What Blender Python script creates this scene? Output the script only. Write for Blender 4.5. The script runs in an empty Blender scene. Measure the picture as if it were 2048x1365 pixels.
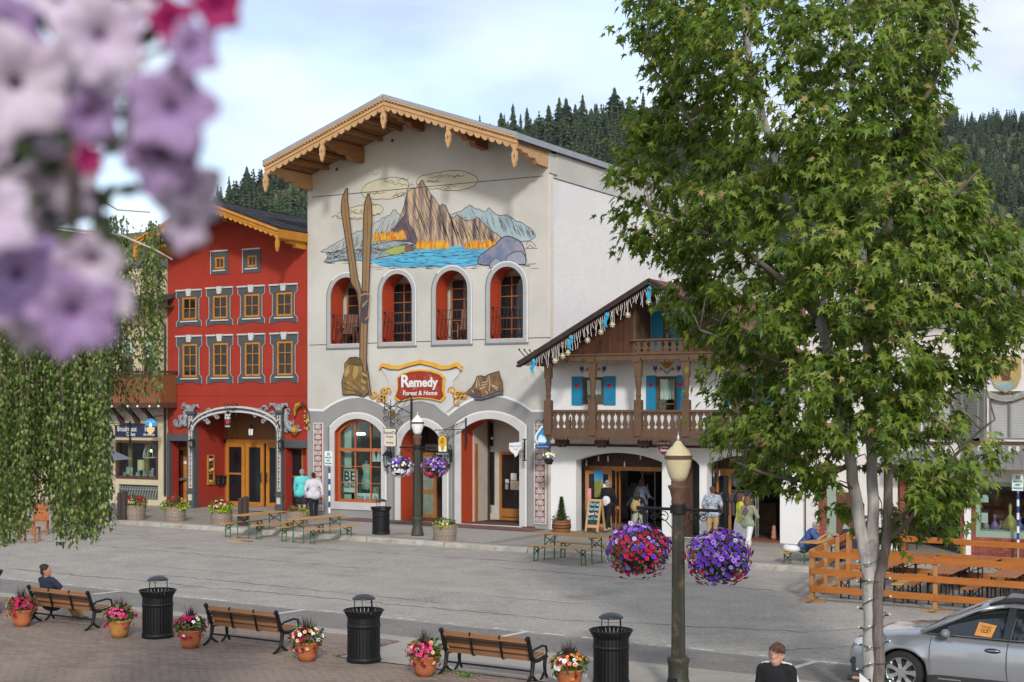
import bpy,bmesh,math,random
import numpy as np
from mathutils import Vector,Matrix,Euler
from mathutils.geometry import tessellate_polygon
R = random.Random(7)
SC = bpy.context.scene
COL = SC.collection
PI = math.pi
rad = math.radians
# ---------------------------------------------------------------- camera, world, sun, exposure
F_PX,HZ,CZ,SLOPE = 50 / 36 * 2048,818.0,4.5,0.0105
cam_data = bpy.data.cameras.new('camera')
cam_data.lens = 50; cam_data.sensor_width = 36; cam_data.shift_y = (HZ - 682.5) / 2048
cam_data.clip_start = 0.05; cam_data.clip_end = 6000
cam_data.dof.use_dof = True; cam_data.dof.focus_distance = 34.0; cam_data.dof.aperture_fstop = 4.3
cam = bpy.data.objects.new('camera',cam_data); COL.objects.link(cam)
cam.location = (0,0,CZ); cam.rotation_euler = (rad(90),0,rad(30))
SC.camera = cam
SUN_DIR = Vector((0.62,-0.9,0.58)).normalized()
SUN_EL = math.asin(SUN_DIR.z)
SUN_AZ = math.atan2(SUN_DIR.x,SUN_DIR.y)
world = bpy.data.worlds.new('World'); SC.world = world; world.use_nodes = True
nt = world.node_tree; nt.nodes.clear()
def wn(t): return nt.nodes.new(t)
out = wn('ShaderNodeOutputWorld'); bg = wn('ShaderNodeBackground'); sky = wn('ShaderNodeTexSky')
sky.sky_type = 'NISHITA'; sky.sun_disc = False; sky.sun_elevation = SUN_EL; sky.sun_rotation = SUN_AZ
tc = wn('ShaderNodeTexCoord'); mp = wn('ShaderNodeMapping'); mp.inputs['Scale'].default_value = (1.0,1.0,2.6)
n1 = wn('ShaderNodeTexNoise'); n1.inputs['Scale'].default_value = 2.3; n1.inputs['Detail'].default_value = 9; n1.inputs['Roughness'].default_value = 0.55
cr = wn('ShaderNodeValToRGB'); cr.color_ramp.elements[0].position = 0.36; cr.color_ramp.elements[1].position = 0.62
cr.color_ramp.elements[0].color = (0.28,) * 3 + (1,); cr.color_ramp.elements[1].color = (0.97,) * 3 + (1,)
n2 = wn('ShaderNodeTexNoise'); n2.inputs['Scale'].default_value = 4.2; n2.inputs['Detail'].default_value = 6
cc = wn('ShaderNodeValToRGB'); cc.color_ramp.elements[0].position = 0.40; cc.color_ramp.elements[1].position = 0.6
cc.color_ramp.elements[0].color = (6.1,6.8,8.1,1); cc.color_ramp.elements[1].color = (10.3,10.45,11.0,1)
mul = wn('ShaderNodeMix'); mul.data_type = 'RGBA'; mul.blend_type = 'MULTIPLY'; mul.inputs[0].default_value = 1
mul.inputs[7].default_value = (2.8,2.75,2.85,1)
mx = wn('ShaderNodeMix'); mx.data_type = 'RGBA'
L = nt.links.new
L(tc.outputs['Generated'],mp.inputs['Vector']); L(mp.outputs[0],n1.inputs['Vector']); L(mp.outputs[0],n2.inputs['Vector'])
L(n1.outputs['Fac'],cr.inputs[0]); L(n2.outputs['Fac'],cc.inputs[0]); L(cr.outputs[0],mx.inputs[0])
L(sky.outputs[0],mul.inputs[6]); L(mul.outputs[2],mx.inputs[6]); L(cc.outputs[0],mx.inputs[7])
L(mx.outputs[2],bg.inputs['Color']); bg.inputs['Strength'].default_value = 0.112; L(bg.outputs[0],out.inputs[0])
sun_data = bpy.data.lights.new('sun','SUN'); sun_data.energy = 3.0; sun_data.angle = rad(6); sun_data.color = (1.0,0.965,0.92)
sun = bpy.data.objects.new('sun',sun_data); COL.objects.link(sun)
sun.rotation_euler = SUN_DIR.to_track_quat('Z','Y').to_euler()
vs = SC.view_settings; vs.view_transform = 'Standard'; vs.look = 'None'; vs.gamma = 1; vs.use_curve_mapping = False; vs.exposure = -0.2
SC.cycles.use_denoising = True
SC.cycles.max_bounces = 6; SC.cycles.transparent_max_bounces = 6; SC.cycles.caustics_reflective = False; SC.cycles.caustics_refractive = False
# ---------------------------------------------------------------- measuring helpers (photo measurements -> metres in the street)
def ray(u,v):
 t = (u - 1024) / F_PX
 return -.5 + .8660254 * t,.8660254 + .5 * t,(HZ - v) / F_PX
def gz(x): return -SLOPE * x
def G(u,v,h=0.0):                       # point of the street surface (raised by h)
 d = ray(u,v); k = (h - CZ) / (d[2] + SLOPE * d[0])
 return Vector((d[0] * k,d[1] * k,CZ + d[2] * k))
def F(u,v,Y):                           # point of the vertical plane at distance Y
 d = ray(u,v); k = Y / d[1]
 return Vector((d[0] * k,Y,CZ + d[2] * k))
def FR(u0,v0,u1,v1,Y):                # rectangle on that plane: x0, x1, z0, z1
 um = (u0 + u1) / 2
 return F(u0,v0,Y).x,F(u1,v0,Y).x,F(um,v1,Y).z,F(um,v0,Y).z
def D(u,v,dep):                         # point at a depth along the view
 d = ray(u,v); return Vector((d[0] * dep,d[1] * dep,CZ + d[2] * dep))
# ---------------------------------------------------------------- materials
def lin(h):
 if isinstance(h,(tuple,list)): return tuple(h)
 h = h.lstrip('#'); r = [int(h[i:i + 2],16) / 255 for i in (0,2,4)]
 return tuple(c / 12.92 if c <= .04045 else ((c + .055) / 1.055) ** 2.4 for c in r)
MATS = {}
def mat(name,col,rough=.75,var=.12,scale=3.0,bump=0.0,bscale=40.0,metal=0.0,spec=.35,stretch=None,col2=None,coat=0.0,emit=None,alpha=None,island=0.0,trans=0.0,dirt=None):
 if name in MATS: return MATS[name]
 m = bpy.data.materials.new(name); m.use_nodes = True; MATS[name] = m
 n = m.node_tree.nodes; l = m.node_tree.links.new; b = n['Principled BSDF']
 c = lin(col); c2 = lin(col2) if col2 else tuple(x * (1 - 2 * var) for x in c)
 if not col2: c1 = tuple(min(1,x * (1 + var)) for x in c)
 else: c1 = c
 b.inputs['Roughness'].default_value = rough; b.inputs['Metallic'].default_value = metal
 b.inputs['Specular IOR Level'].default_value = spec
 if coat: b.inputs['Coat Weight'].default_value = coat; b.inputs['Coat Roughness'].default_value = .05
 t = n.new('ShaderNodeTexCoord'); mp = n.new('ShaderNodeMapping'); l(t.outputs['Object'],mp.inputs[0])
 if stretch: mp.inputs['Scale'].default_value = stretch
 if var or col2:
  nz = n.new('ShaderNodeTexNoise'); nz.inputs['Scale'].default_value = scale; nz.inputs['Detail'].default_value = 6; nz.inputs['Roughness'].default_value = .62
  l(mp.outputs[0],nz.inputs['Vector'])
  rp = n.new('ShaderNodeValToRGB'); rp.color_ramp.elements[0].position = .3; rp.color_ramp.elements[1].position = .7
  rp.color_ramp.elements[0].color = c2 + (1,); rp.color_ramp.elements[1].color = c1 + (1,)
  l(nz.outputs['Fac'],rp.inputs[0]); res = rp.outputs[0]
 else:
  rg = n.new('ShaderNodeRGB'); rg.outputs[0].default_value = c + (1,); res = rg.outputs[0]
 if dirt:                                # (colour, scale, low, high): weather stains with a shape of their own
  dn = n.new('ShaderNodeTexNoise'); dn.inputs['Scale'].default_value = dirt[1]; dn.inputs['Detail'].default_value = 8; dn.inputs['Roughness'].default_value = .7
  l(t.outputs['Object'] if len(dirt) < 5 else mp.outputs[0],dn.inputs['Vector'])
  mr = n.new('ShaderNodeMapRange'); mr.inputs[1].default_value = dirt[2]; mr.inputs[2].default_value = dirt[3]
  l(dn.outputs['Fac'],mr.inputs[0])
  mxd = n.new('ShaderNodeMix'); mxd.data_type = 'RGBA'; mxd.inputs[7].default_value = lin(dirt[0]) + (1,)
  l(mr.outputs[0],mxd.inputs[0]); l(res,mxd.inputs[6]); res = mxd.outputs[2]
 if island:
  g = n.new('ShaderNodeNewGeometry'); hs = n.new('ShaderNodeHueSaturation'); mr = n.new('ShaderNodeMapRange')
  mr.inputs[3].default_value = 1 - island; mr.inputs[4].default_value = 1 + island
  l(g.outputs['Random Per Island'],mr.inputs[0]); l(mr.outputs[0],hs.inputs['Value']); l(res,hs.inputs['Color']); res = hs.outputs[0]
 l(res,b.inputs['Base Color'])
 if bump:
  bn = n.new('ShaderNodeTexNoise'); bn.inputs['Scale'].default_value = bscale; bn.inputs['Detail'].default_value = 5
  l(mp.outputs[0],bn.inputs['Vector'])
  bp = n.new('ShaderNodeBump'); bp.inputs['Strength'].default_value = bump; bp.inputs['Distance'].default_value = .02
  l(bn.outputs['Fac'],bp.inputs['Height']); l(bp.outputs[0],b.inputs['Normal'])
 if emit:
  b.inputs['Emission Color'].default_value = lin(col) + (1,); b.inputs['Emission Strength'].default_value = emit
 if alpha is not None: b.inputs['Alpha'].default_value = alpha
 if trans: b.inputs['Transmission Weight'].default_value = trans
 return m
def leafmat(name,cols,rough=.5,transl=.25):
 """foliage: a colour per leaf picked at random from a ramp, thin and slightly translucent"""
 m = bpy.data.materials.new(name); m.use_nodes = True; MATS[name] = m
 n = m.node_tree.nodes; l = m.node_tree.links.new; b = n['Principled BSDF']; o = n['Material Output']
 g = n.new('ShaderNodeNewGeometry'); rp = n.new('ShaderNodeValToRGB'); e = rp.color_ramp.elements
 while len(e) < len(cols): e.new(.5)
 for i,(p,c) in enumerate(cols):
  e[i].position = p; e[i].color = lin(c) + (1,)
 l(g.outputs['Random Per Island'],rp.inputs[0]); l(rp.outputs[0],b.inputs['Base Color'])
 b.inputs['Roughness'].default_value = rough; b.inputs['Specular IOR Level'].default_value = .4
 tr = n.new('ShaderNodeBsdfTranslucent'); l(rp.outputs[0],tr.inputs['Color'])
 ms = n.new('ShaderNodeMixShader'); ms.inputs[0].default_value = transl
 l(b.outputs[0],ms.inputs[1]); l(tr.outputs[0],ms.inputs[2]); l(ms.outputs[0],o.inputs[0])
 return m
def glassmat(name,tint='#101418',rough=.06):
 return mat(name,tint,rough=rough,var=0,spec=.5)
def clearglass(name,mixv=.8):
 """window pane that lets the interior show and mirrors a little of the street"""
 m = bpy.data.materials.new(name); m.use_nodes = True; MATS[name] = m
 n = m.node_tree.nodes; l = m.node_tree.links.new; n.remove(n['Principled BSDF']); o = n['Material Output']
 tb = n.new('ShaderNodeBsdfTransparent'); tb.inputs[0].default_value = (.82,.9,.88,1)
 gb = n.new('ShaderNodeBsdfGlossy'); gb.inputs['Roughness'].default_value = .03
 ms = n.new('ShaderNodeMixShader'); ms.inputs[0].default_value = .07; l(tb.outputs[0],ms.inputs[1]); l(gb.outputs[0],ms.inputs[2])
 l(ms.outputs[0],o.inputs[0]); return m
# ---------------------------------------------------------------- mesh builder
class MB:
 def __init__(s): s.v = []; s.f = []; s.m = []
 def add(s,vs,fs,m=0):
  k = len(s.v); s.v += [tuple(p) for p in vs]
  for f in fs: s.f.append(tuple(i + k for i in f)); s.m.append(m)
 def box(s,x0,x1,y0,y1,z0,z1,m=0):
  s.add([(x0,y0,z0),(x1,y0,z0),(x1,y1,z0),(x0,y1,z0),(x0,y0,z1),(x1,y0,z1),(x1,y1,z1),(x0,y1,z1)],
    [(0,3,2,1),(4,5,6,7),(0,1,5,4),(1,2,6,5),(2,3,7,6),(3,0,4,7)],m)
 def rbox(s,c,size,rot=None,m=0):
  h = [x / 2 for x in size]; M3 = rot.to_matrix() if rot is not None and not isinstance(rot,Matrix) else rot
  vs = []
  for z in (-1,1):
   for x,y in ((-1,-1),(1,-1),(1,1),(-1,1)):
    p = Vector((x * h[0],y * h[1],z * h[2])); p = M3 @ p if M3 is not None else p
    vs.append(p + Vector(c))
  s.add(vs,[(0,3,2,1),(4,5,6,7),(0,1,5,4),(1,2,6,5),(2,3,7,6),(3,0,4,7)],m)
 def bar(s,p0,p1,w,h,m=0,up=(0,0,1)):          # rectangular bar between two points
  p0,p1 = Vector(p0),Vector(p1); d = p1 - p0; ln = d.length
  if ln < 1e-6: return
  z = d / ln; x = Vector(up).cross(z)
  x = x.normalized() if x.length > 1e-4 else Vector((1,0,0)).cross(z).normalized()
  y = z.cross(x); s.rbox((p0 + p1) / 2,(w,h,ln),Matrix((x,y,z)).transposed(),m)
 def cbox(s,x0,x1,y0,y1,z0,z1,b,m=0):           # box with chamfered vertical and top edges
  pr = [(x0 + b,y0),(x1 - b,y0),(x1,y0 + b),(x1,y1 - b),(x1 - b,y1),(x0 + b,y1),(x0,y1 - b),(x0,y0 + b)]
  cx,cy = (x0 + x1) / 2,(y0 + y1) / 2; kx = 1 - 2 * b / (x1 - x0); ky = 1 - 2 * b / (y1 - y0)
  vs = [(x,y,z0) for x,y in pr] + [(x,y,z1 - b) for x,y in pr] + [(cx + (x - cx) * kx,cy + (y - cy) * ky,z1) for x,y in pr]
  fs = [tuple(range(7,-1,-1)),tuple(range(16,24))]
  for r in (0,8): fs += [(r + i,r + (i + 1) % 8,r + 8 + (i + 1) % 8,r + 8 + i) for i in range(8)]
  s.add(vs,fs,m)
 def tube(s,pts,r,n=6,m=0,cap=True,closed=False):
  pts = [Vector(p) for p in pts]; N = len(pts)
  rs = r if isinstance(r,(list,tuple)) else [r] * N
  prev = None; rings = []
  for i,p in enumerate(pts):
   a = pts[(i - 1) % N] if (i > 0 or closed) else p; b = pts[(i + 1) % N] if (i < N - 1 or closed) else p
   d = (b - a); d = d.normalized() if d.length > 1e-9 else Vector((0,0,1))
   if prev is None:
    x = d.orthogonal().normalized()
   else:
    x = prev - d * prev.dot(d); x = x.normalized() if x.length > 1e-6 else d.orthogonal().normalized()
   prev = x; y = d.cross(x)
   rings.append([p + (x * math.cos(2 * PI * k / n) + y * math.sin(2 * PI * k / n)) * rs[i] for k in range(n)])
  vs = [q for rg in rings for q in rg]; fs = []
  for i in range(N if closed else N - 1):
   j = (i + 1) % N
   for k in range(n): fs.append((i * n + k,i * n + (k + 1) % n,j * n + (k + 1) % n,j * n + k))
  if cap and not closed: fs += [tuple(range(n - 1,-1,-1)),tuple(range((N - 1) * n,N * n))]
  s.add(vs,fs,m)
 def lathe(s,prof,n=16,c=(0,0,0),m=0,sx=1.0,sy=1.0,cap=True,mfun=None):
  cx,cy,cz = c; vs = [];
  for r,z in prof:
   vs += [(cx + r * sx * math.cos(2 * PI * k / n),cy + r * sy * math.sin(2 * PI * k / n),cz + z) for k in range(n)]
  base = len(s.v); s.v += vs; N = len(prof)
  for i in range(N - 1):
   for k in range(n):
    s.f.append(tuple(base + q for q in (i * n + k,i * n + (k + 1) % n,(i + 1) * n + (k + 1) % n,(i + 1) * n + k)))
    s.m.append(mfun(i,k) if mfun else m)
  if cap:
   s.f.append(tuple(base + q for q in range(n - 1,-1,-1))); s.m.append(m)
   s.f.append(tuple(base + q for q in range((N - 1) * n,N * n))); s.m.append(m)
 def ball(s,c,r,n=10,m=0,rot=None):
  rx,ry,rz = r if isinstance(r,(tuple,list)) else (r,r,r); vs = []; h = max(4,n // 2 + 1)
  for i in range(h + 1):
   th = PI * i / h
   for k in range(n):
    p = Vector((rx * math.sin(th) * math.cos(2 * PI * k / n),ry * math.sin(th) * math.sin(2 * PI * k / n),rz * math.cos(th)))
    vs.append((rot @ p if rot is not None else p) + Vector(c))
  fs = [(i * n + k,(i + 1) * n + k,(i + 1) * n + (k + 1) % n,i * n + (k + 1) % n) for i in range(h) for k in range(n)]
  s.add(vs,fs,m)
 def caps(s,p0,p1,r0,r1,n=12,m=0):                 # capsule: tapered limb with round ends
  p0,p1 = Vector(p0),Vector(p1); d = p1 - p0; ln = d.length or 1e-6; z = d / ln
  pts,rs = [],[]
  for a in (-90,-60,-30,0): pts.append(p0 + z * r0 * math.sin(rad(a))); rs.append(max(.0006,r0 * math.cos(rad(a))))
  for a in (0,30,60,90): pts.append(p1 + z * r1 * math.sin(rad(a))); rs.append(max(.0006,r1 * math.cos(rad(a))))
  s.tube(pts,rs,n,m)
 def poly(s,pts,y0,y1,m=0,holes=(),mside=None,back=True):   # polygon in x,z extruded from y0 (front) to y1, with holes
  loops = [[Vector((p[0],p[1],0)) for p in pts]] + [[Vector((p[0],p[1],0)) for p in h] for h in holes]
  tri = tessellate_polygon(loops); flat = [p for lp in loops for p in lp]; N = len(flat)
  vs = [(p.x,y0,p.y) for p in flat] + [(p.x,y1,p.y) for p in flat]
  s.add(vs,[tuple(t) for t in tri] + ([tuple(i + N for i in t) for t in tri] if back else []),m)
  base = len(s.v) - 2 * N; o = 0
  for li,lp in enumerate(loops):
   n = len(lp)
   for i in range(n):
    j = (i + 1) % n
    s.f.append((base + o + i,base + o + j,base + N + o + j,base + N + o + i))
    s.m.append(m if mside is None else (mside[li] if isinstance(mside,(list,tuple)) else mside))
   o += n
 def ribbon(s,pts,w,y,m=0,closed=False,yt=None):     # flat painted line of width w on a facade, points (x, z)
  pts = [Vector((p[0],p[1])) for p in pts]; N = len(pts); vs = []; ws = w if isinstance(w,(list,tuple)) else [w] * N
  for i,p in enumerate(pts):
   a = pts[i - 1] if (i > 0 or closed) else p; b = pts[(i + 1) % N] if (i < N - 1 or closed) else p
   d = (b - a); d = d.normalized() if d.length > 1e-9 else Vector((1,0)); q = Vector((-d.y,d.x)) * ws[i] / 2
   vs += [(p.x + q.x,y,p.y + q.y),(p.x - q.x,y,p.y - q.y)]
  k = N if closed else N - 1
  s.add(vs,[(2 * i,2 * i + 1,2 * ((i + 1) % N) + 1,2 * ((i + 1) % N)) for i in range(k)],m)
 def mesh(s,name,mats,smooth=False):
  me = bpy.data.meshes.new(name); me.from_pydata(s.v,[],s.f)
  for q in (mats if isinstance(mats,(list,tuple)) else [mats]): me.materials.append(q)
  me.polygons.foreach_set('material_index',np.array(s.m,dtype=np.int32))
  if smooth: me.polygons.foreach_set('use_smooth',np.ones(len(s.f),dtype=bool))
  me.update(); return me
 def build(s,name,mats,parent=None,smooth=False,loc=None,rot=None,kind=None,label=None):
  return put(name,s.mesh(name,mats,smooth),parent,loc,rot,kind,label)
def put(name,me,parent=None,loc=None,rot=None,kind=None,label=None):
 o = bpy.data.objects.new(name,me); COL.objects.link(o)
 if parent is not None:
  o.parent = parent
  if parent.get('_w'): o.matrix_parent_inverse = Matrix.Translation(parent.location).inverted()
 if loc is not None: o.location = loc
 if rot is not None: o.rotation_euler = rot
 if kind: o['kind'] = kind
 if label: o['label'] = label
 return o
def thing(name,label,cat,loc=(0,0,0),rz=0.0,group=None,world_coords=False):
 o = bpy.data.objects.new(name,None); COL.objects.link(o); o.empty_display_size = .2
 o.location = loc; o.rotation_euler = (0,0,rz); o['label'] = label; o['category'] = cat
 if group: o['group'] = group
 if world_coords: o['_w'] = 1              # parts of this thing are modelled in street coordinates
 return o
def tag(o,label,cat,group=None):
 o['label'] = label; o['category'] = cat
 if group: o['group'] = group
 return o
def struct(name,mb,m,smooth=False): return mb.build(name,m,None,smooth,kind='structure')
def kids(o): return list(o.children)
def dup(root,loc,rz=None,label=None,scale=None):
 r = root.copy(); COL.objects.link(r); r.location = loc
 if rz is not None: r.rotation_euler = (0,0,rz)
 if scale: r.scale = scale
 if label: r['label'] = label
 for ch in kids(root):
  c = ch.copy(); COL.objects.link(c); c.parent = r
  for g in kids(ch):
   d = g.copy(); COL.objects.link(d); d.parent = c
 return r
DEFER = []
def text(body,size,mt,parent,M4,name='lettering',ext=.004,bold=0.0,align='CENTER',sx=1.0,shear=0.0,space=1.0):
 cu = bpy.data.curves.new(name,'FONT'); cu.body = body; cu.size = size; cu.extrude = ext; cu.align_x = align; cu.align_y = 'CENTER'
 cu.offset = bold; cu.shear = shear; cu.space_character = space; cu.resolution_u = 3
 t = bpy.data.objects.new(name,cu); COL.objects.link(t)
 DEFER.append((t,mt,parent,M4 @ Matrix.Diagonal((sx,1,1,1)),name,None))
def facade_m(p,rz=0.0): return Matrix.Translation(p) @ Matrix.Rotation(rz,4,'Z') @ Matrix.Rotation(PI / 2,4,'X')
def soft(mb,name,mt,parent,voxel=.016,it=4,extra=None,M4=None):
 """fuse overlapping volumes of a body or garment into one continuous skin"""
 me = mb.mesh(name,mt); o = bpy.data.objects.new(name,me); COL.objects.link(o)
 r = o.modifiers.new('r','REMESH'); r.mode = 'VOXEL'; r.voxel_size = voxel; r.use_smooth_shade = True
 s = o.modifiers.new('s','SMOOTH'); s.factor = .5; s.iterations = it
 DEFER.append((o,mt,parent,M4,name,extra))
def flush():
 if not DEFER: return
 bpy.context.view_layer.update(); dg = bpy.context.evaluated_depsgraph_get()
 for t,mt,parent,M4,name,extra in DEFER:
  me = bpy.data.meshes.new_from_object(t.evaluated_get(dg),depsgraph=dg)
  if M4 is not None: me.transform(M4)
  if extra is not None:
   bm = bmesh.new(); bm.from_mesh(me)
   e2 = extra.mesh('x',mt,True); bm.from_mesh(e2); bm.to_mesh(me); bm.free(); bpy.data.meshes.remove(e2)
  me.materials.clear()
  for q in (mt if isinstance(mt,(list,tuple)) else [mt]): me.materials.append(q)
  bpy.data.objects.remove(t,do_unlink=True)
  me.name = name; put(name,me,parent)
 DEFER.clear()
def arch(x0,x1,z0,zs,zt,n=14,p=2.0):              # opening outline: straight sides to zs, arch up to zt
 cx,a,b = (x0 + x1) / 2,(x1 - x0) / 2,zt - zs; pts = [(x0,z0)]
 for i in range(n + 1):
  th = PI - PI * i / n; c,s_ = math.cos(th),math.sin(th)
  pts.append((cx + a * math.copysign(abs(c) ** (2 / p),c),zs + b * abs(s_) ** (2 / p)))
 return pts + [(x1,z0)]
def rect(x0,x1,z0,z1): return [(x0,z0),(x0,z1),(x1,z1),(x1,z0)]
def seg(x0,x1,z0,zs,zt,n=12):                      # flat segmental arch
 cx,a,h = (x0 + x1) / 2,(x1 - x0) / 2,max(.01,zt - zs); r = (a * a + h * h) / (2 * h); pts = [(x0,z0)]
 for i in range(n + 1):
  x = -a + 2 * a * i / n; pts.append((cx + x,zs + math.sqrt(r * r - x * x) - (r - h)))
 return pts + [(x1,z0)]
# ---------------------------------------------------------------- ground, road, pavements, hills
SH = Vector((0,0,0))
def sheet(mb,x0,x1,y0,y1,h,m=0,nx=1):
 for i in range(nx):
  a = x0 + (x1 - x0) * i / nx; b = x0 + (x1 - x0) * (i + 1) / nx
  mb.add([(a,y0,gz(a) + h),(b,y0,gz(b) + h),(b,y1,gz(b) + h),(a,y1,gz(a) + h)],[(0,1,2,3)],m)
asph = mat('asphalt_worn',(.38,.348,.295),rough=.9,var=0,col2=(.295,.27,.23),scale=1.1,bump=.5,bscale=55,spec=.2,dirt=((.15,.142,.13),.35,.56,.78))
def speckle(m,amt=.35,sc=55):
 n = m.node_tree.nodes; l = m.node_tree.links; b = n['Principled BSDF']; lk = b.inputs['Base Color'].links[0].from_socket
 t = n.new('ShaderNodeTexCoord'); z = n.new('ShaderNodeTexNoise'); z.inputs['Scale'].default_value = sc; z.inputs['Detail'].default_value = 3; z.inputs['Roughness'].default_value = .8
 l.new(t.outputs['Object'],z.inputs['Vector']); mr = n.new('ShaderNodeMapRange'); mr.inputs[1].default_value = .3; mr.inputs[2].default_value = .7
 mr.inputs[3].default_value = 1 - amt; mr.inputs[4].default_value = 1 + amt; l.new(z.outputs['Fac'],mr.inputs[0])
 h = n.new('ShaderNodeHueSaturation'); l.new(lk,h.inputs['Color']); l.new(mr.outputs[0],h.inputs['Value']); l.new(h.outputs[0],b.inputs['Base Color'])
speckle(asph,.3,15)
asph2 = mat('asphalt_patched',(.23,.21,.185),rough=.9,col2=(.185,.17,.15),scale=1.6,bump=.4,bscale=60,spec=.2); speckle(asph2,.3,16)
conc = mat('concrete_walk',(.37,.335,.28),rough=.9,col2=(.30,.27,.23),scale=1.3,bump=.25,bscale=45,dirt=((.16,.15,.135),1.2,.58,.8)); speckle(conc,.12,30)
kerbm = mat('kerb_concrete',(.40,.37,.31),rough=.9,col2=(.27,.25,.21),scale=2.5,bump=.5,bscale=14,dirt=((.17,.16,.14),4,.55,.72))
aggr = mat('exposed_aggregate',(.42,.385,.33),rough=.95,col2=(.27,.25,.22),scale=22,bump=.5,bscale=50); speckle(aggr,.4,26)
walkd = mat('walk_dark_concrete',(.30,.265,.22),rough=.9,col2=(.24,.215,.18),scale=1.2,bump=.25,bscale=45)
brickf = mat('paver_red',(.27,.13,.095),rough=.9,col2=(.18,.105,.085),scale=1.5,bump=.3,bscale=20,island=.2)
g = MB(); sheet(g,-900,900,-60,1500,-.12,nx=1)
struct('ground',g,mat('ground_soil',(.16,.15,.12),var=.2,scale=.1))
g = MB(); sheet(g,-140,90,21.95,36.85,0,nx=4)
road = struct('road',g,asph)
g = MB(); sheet(g,-140,-6,22.42,24.05,.004,nx=3); sheet(g,-6,90,22.42,24.05,.004)
g.build('repaved_strip',asph2,road)
# worn paint
wp = mat('road_paint',(.56,.54,.5),rough=.85,var=.05)
def paint(name,x0,x1,y0,y1,rough_edge=.35,dens=1.0,along=True,parent=road):
 b = MB(); n = max(2,int((x1 - x0) / .16)) if along else 1
 for i in range(n):
  if R.random() > dens: continue
  a = x0 + (x1 - x0) * i / n; c = a + (x1 - x0) / n * R.uniform(.75,1.05)
  w = (y1 - y0) * R.uniform(1 - rough_edge,1); o = R.uniform(0,(y1 - y0) - w)
  b.add([(a,y0 + o,gz(a) + .008),(c,y0 + o * .6,gz(c) + .008),(c,y0 + o + w,gz(c) + .008),(a,y0 + o * .8 + w,gz(a) + .008)],[(0,1,2,3)])
 return b.build(name,wp,parent)
x = -60.0
while x < 20: paint('parking_line',x,x + 5.9,24.12,24.27,.7,.6 if R.random() < .7 else .3); x += 6.0
for px,py in ((1036,1272),(225,1187),(601,1224),(1640,1325)):
 p = G(px,py); b = MB()
 b.add([(p.x - .28,23.35,gz(p.x) + .009),(p.x - .15,23.35,gz(p.x) + .009),(p.x - .02,24.13,gz(p.x) + .009),(p.x - .15,24.13,gz(p.x) + .009)],[(0,1,2,3)])
 b.build('parking_tick',wp,road)
fw = mat('road_paint_faded',(.42,.4,.36),rough=.9,var=.12)
for x0 in (-36.5,-27.2,-16.9,-6.6,3.6):
 o = paint('lane_dash',x0,x0 + 2.9,28.17,28.27,.4,.9); o.data.materials[0] = fw
b = MB()
rc = random.Random(5)                                             # cracks and sealed joints
def crack(x0,y0,x1,y1,w=.018):
 n = int(math.hypot(x1 - x0,y1 - y0) / .25) + 2; pts = []
 for i in range(n + 1):
  t = i / n; pts.append((x0 + (x1 - x0) * t + rc.uniform(-.06,.06),y0 + (y1 - y0) * t + rc.uniform(-.09,.09)))
 for i in range(n):
  (a,c),(d,e) = pts[i],pts[i + 1]; k = w * rc.uniform(.3,1.3)
  b.add([(a,c - k,gz(a) + .005),(d,e - k,gz(d) + .005),(d,e + k,gz(d) + .005),(a,c + k,gz(a) + .005)],[(0,1,2,3)])
for q in ((-30,25.6,-14,25.9),(-14,25.9,-9,27.2),(-9,27.2,-6.6,30),(-9.5,24.3,-6,27.6),(-44,34.4,-29,34.0),(-29,34.0,-13,35.1),(-24,36.4,-23,31.5),(-35,31.2,-22,30.9),(-20,33.2,-8,32.6),(-26,26.9,-17,26.6),(-31,36,-30.4,33.2)):
 crack(*q)
b.build('crack',mat('crack_dark',(.1,.088,.072),var=.3,scale=8),road,kind='stuff')
# near pavement: gutter, kerb edge, concrete band and brick plaza
g = MB(); sheet(g,-140,90,21.93,22.42,.006,nx=3)
struct('gutter',g,conc)
g = MB(); sheet(g,-14.9,90,19.86,21.86,.046,nx=2)
walk = struct('near_pavement',g,conc)
kb = MB()
for i in range(60):
 x0 = -75 + i * 1.8; x1 = x0 + 1.78
 vs = [(x0,21.78,gz(x0) - .1),(x1,21.78,gz(x1) - .1),(x1,21.97,gz(x1) - .1),(x0,21.97,gz(x0) - .1),(x0,21.79,gz(x0) + .055),(x1,21.79,gz(x1) + .055),(x1,21.94,gz(x1) + .05),(x0,21.94,gz(x0) + .05)]
 kb.add(vs,[(0,3,2,1),(4,5,6,7),(0,1,5,4),(1,2,6,5),(2,3,7,6),(3,0,4,7)])
kerb_near = struct('near_kerb',kb,conc)
g = MB(); sheet(g,-140,90,-20,21.85,.028,nx=2)
plaza = struct('brick_plaza',g,mat('plaza_sand',(.12,.1,.08),var=.25,scale=8))
pav = mat('plaza_brick',(.262,.196,.150),rough=.92,col2=(.195,.148,.116),scale=.6,bump=.35,bscale=18,island=.13,dirt=((.13,.105,.088),.5,.56,.8))
spots = []
def bricks_rows():
 y = 14.6; r = 0
 while y < 21.78:
  x = -34 + (r % 2) * .105
  while x < -3:
   if not (x > -15.0 and y > 19.78): spots.append((x,y))
   x += .21
  y += .105; r += 1
bricks_rows()
vis = []
for (x,y) in spots:
 dp = -.5 * x + .866 * y; u = 1024 + F_PX * (.866 * x + .5 * y) / dp; v = HZ - F_PX * (gz(x) - CZ) / dp
 if -40 < u < 2100 and v < 1400: vis.append((dp if v < 1366 and u > 0 else 99,x,y))
vis.sort(); pvar = []
for k in range(4):
 b = MB(); b.cbox(-.1,.1,-.0485,.0485,-.03,.004 + .002 * k,.006); pvar.append(b.mesh('brick',pav))
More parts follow.
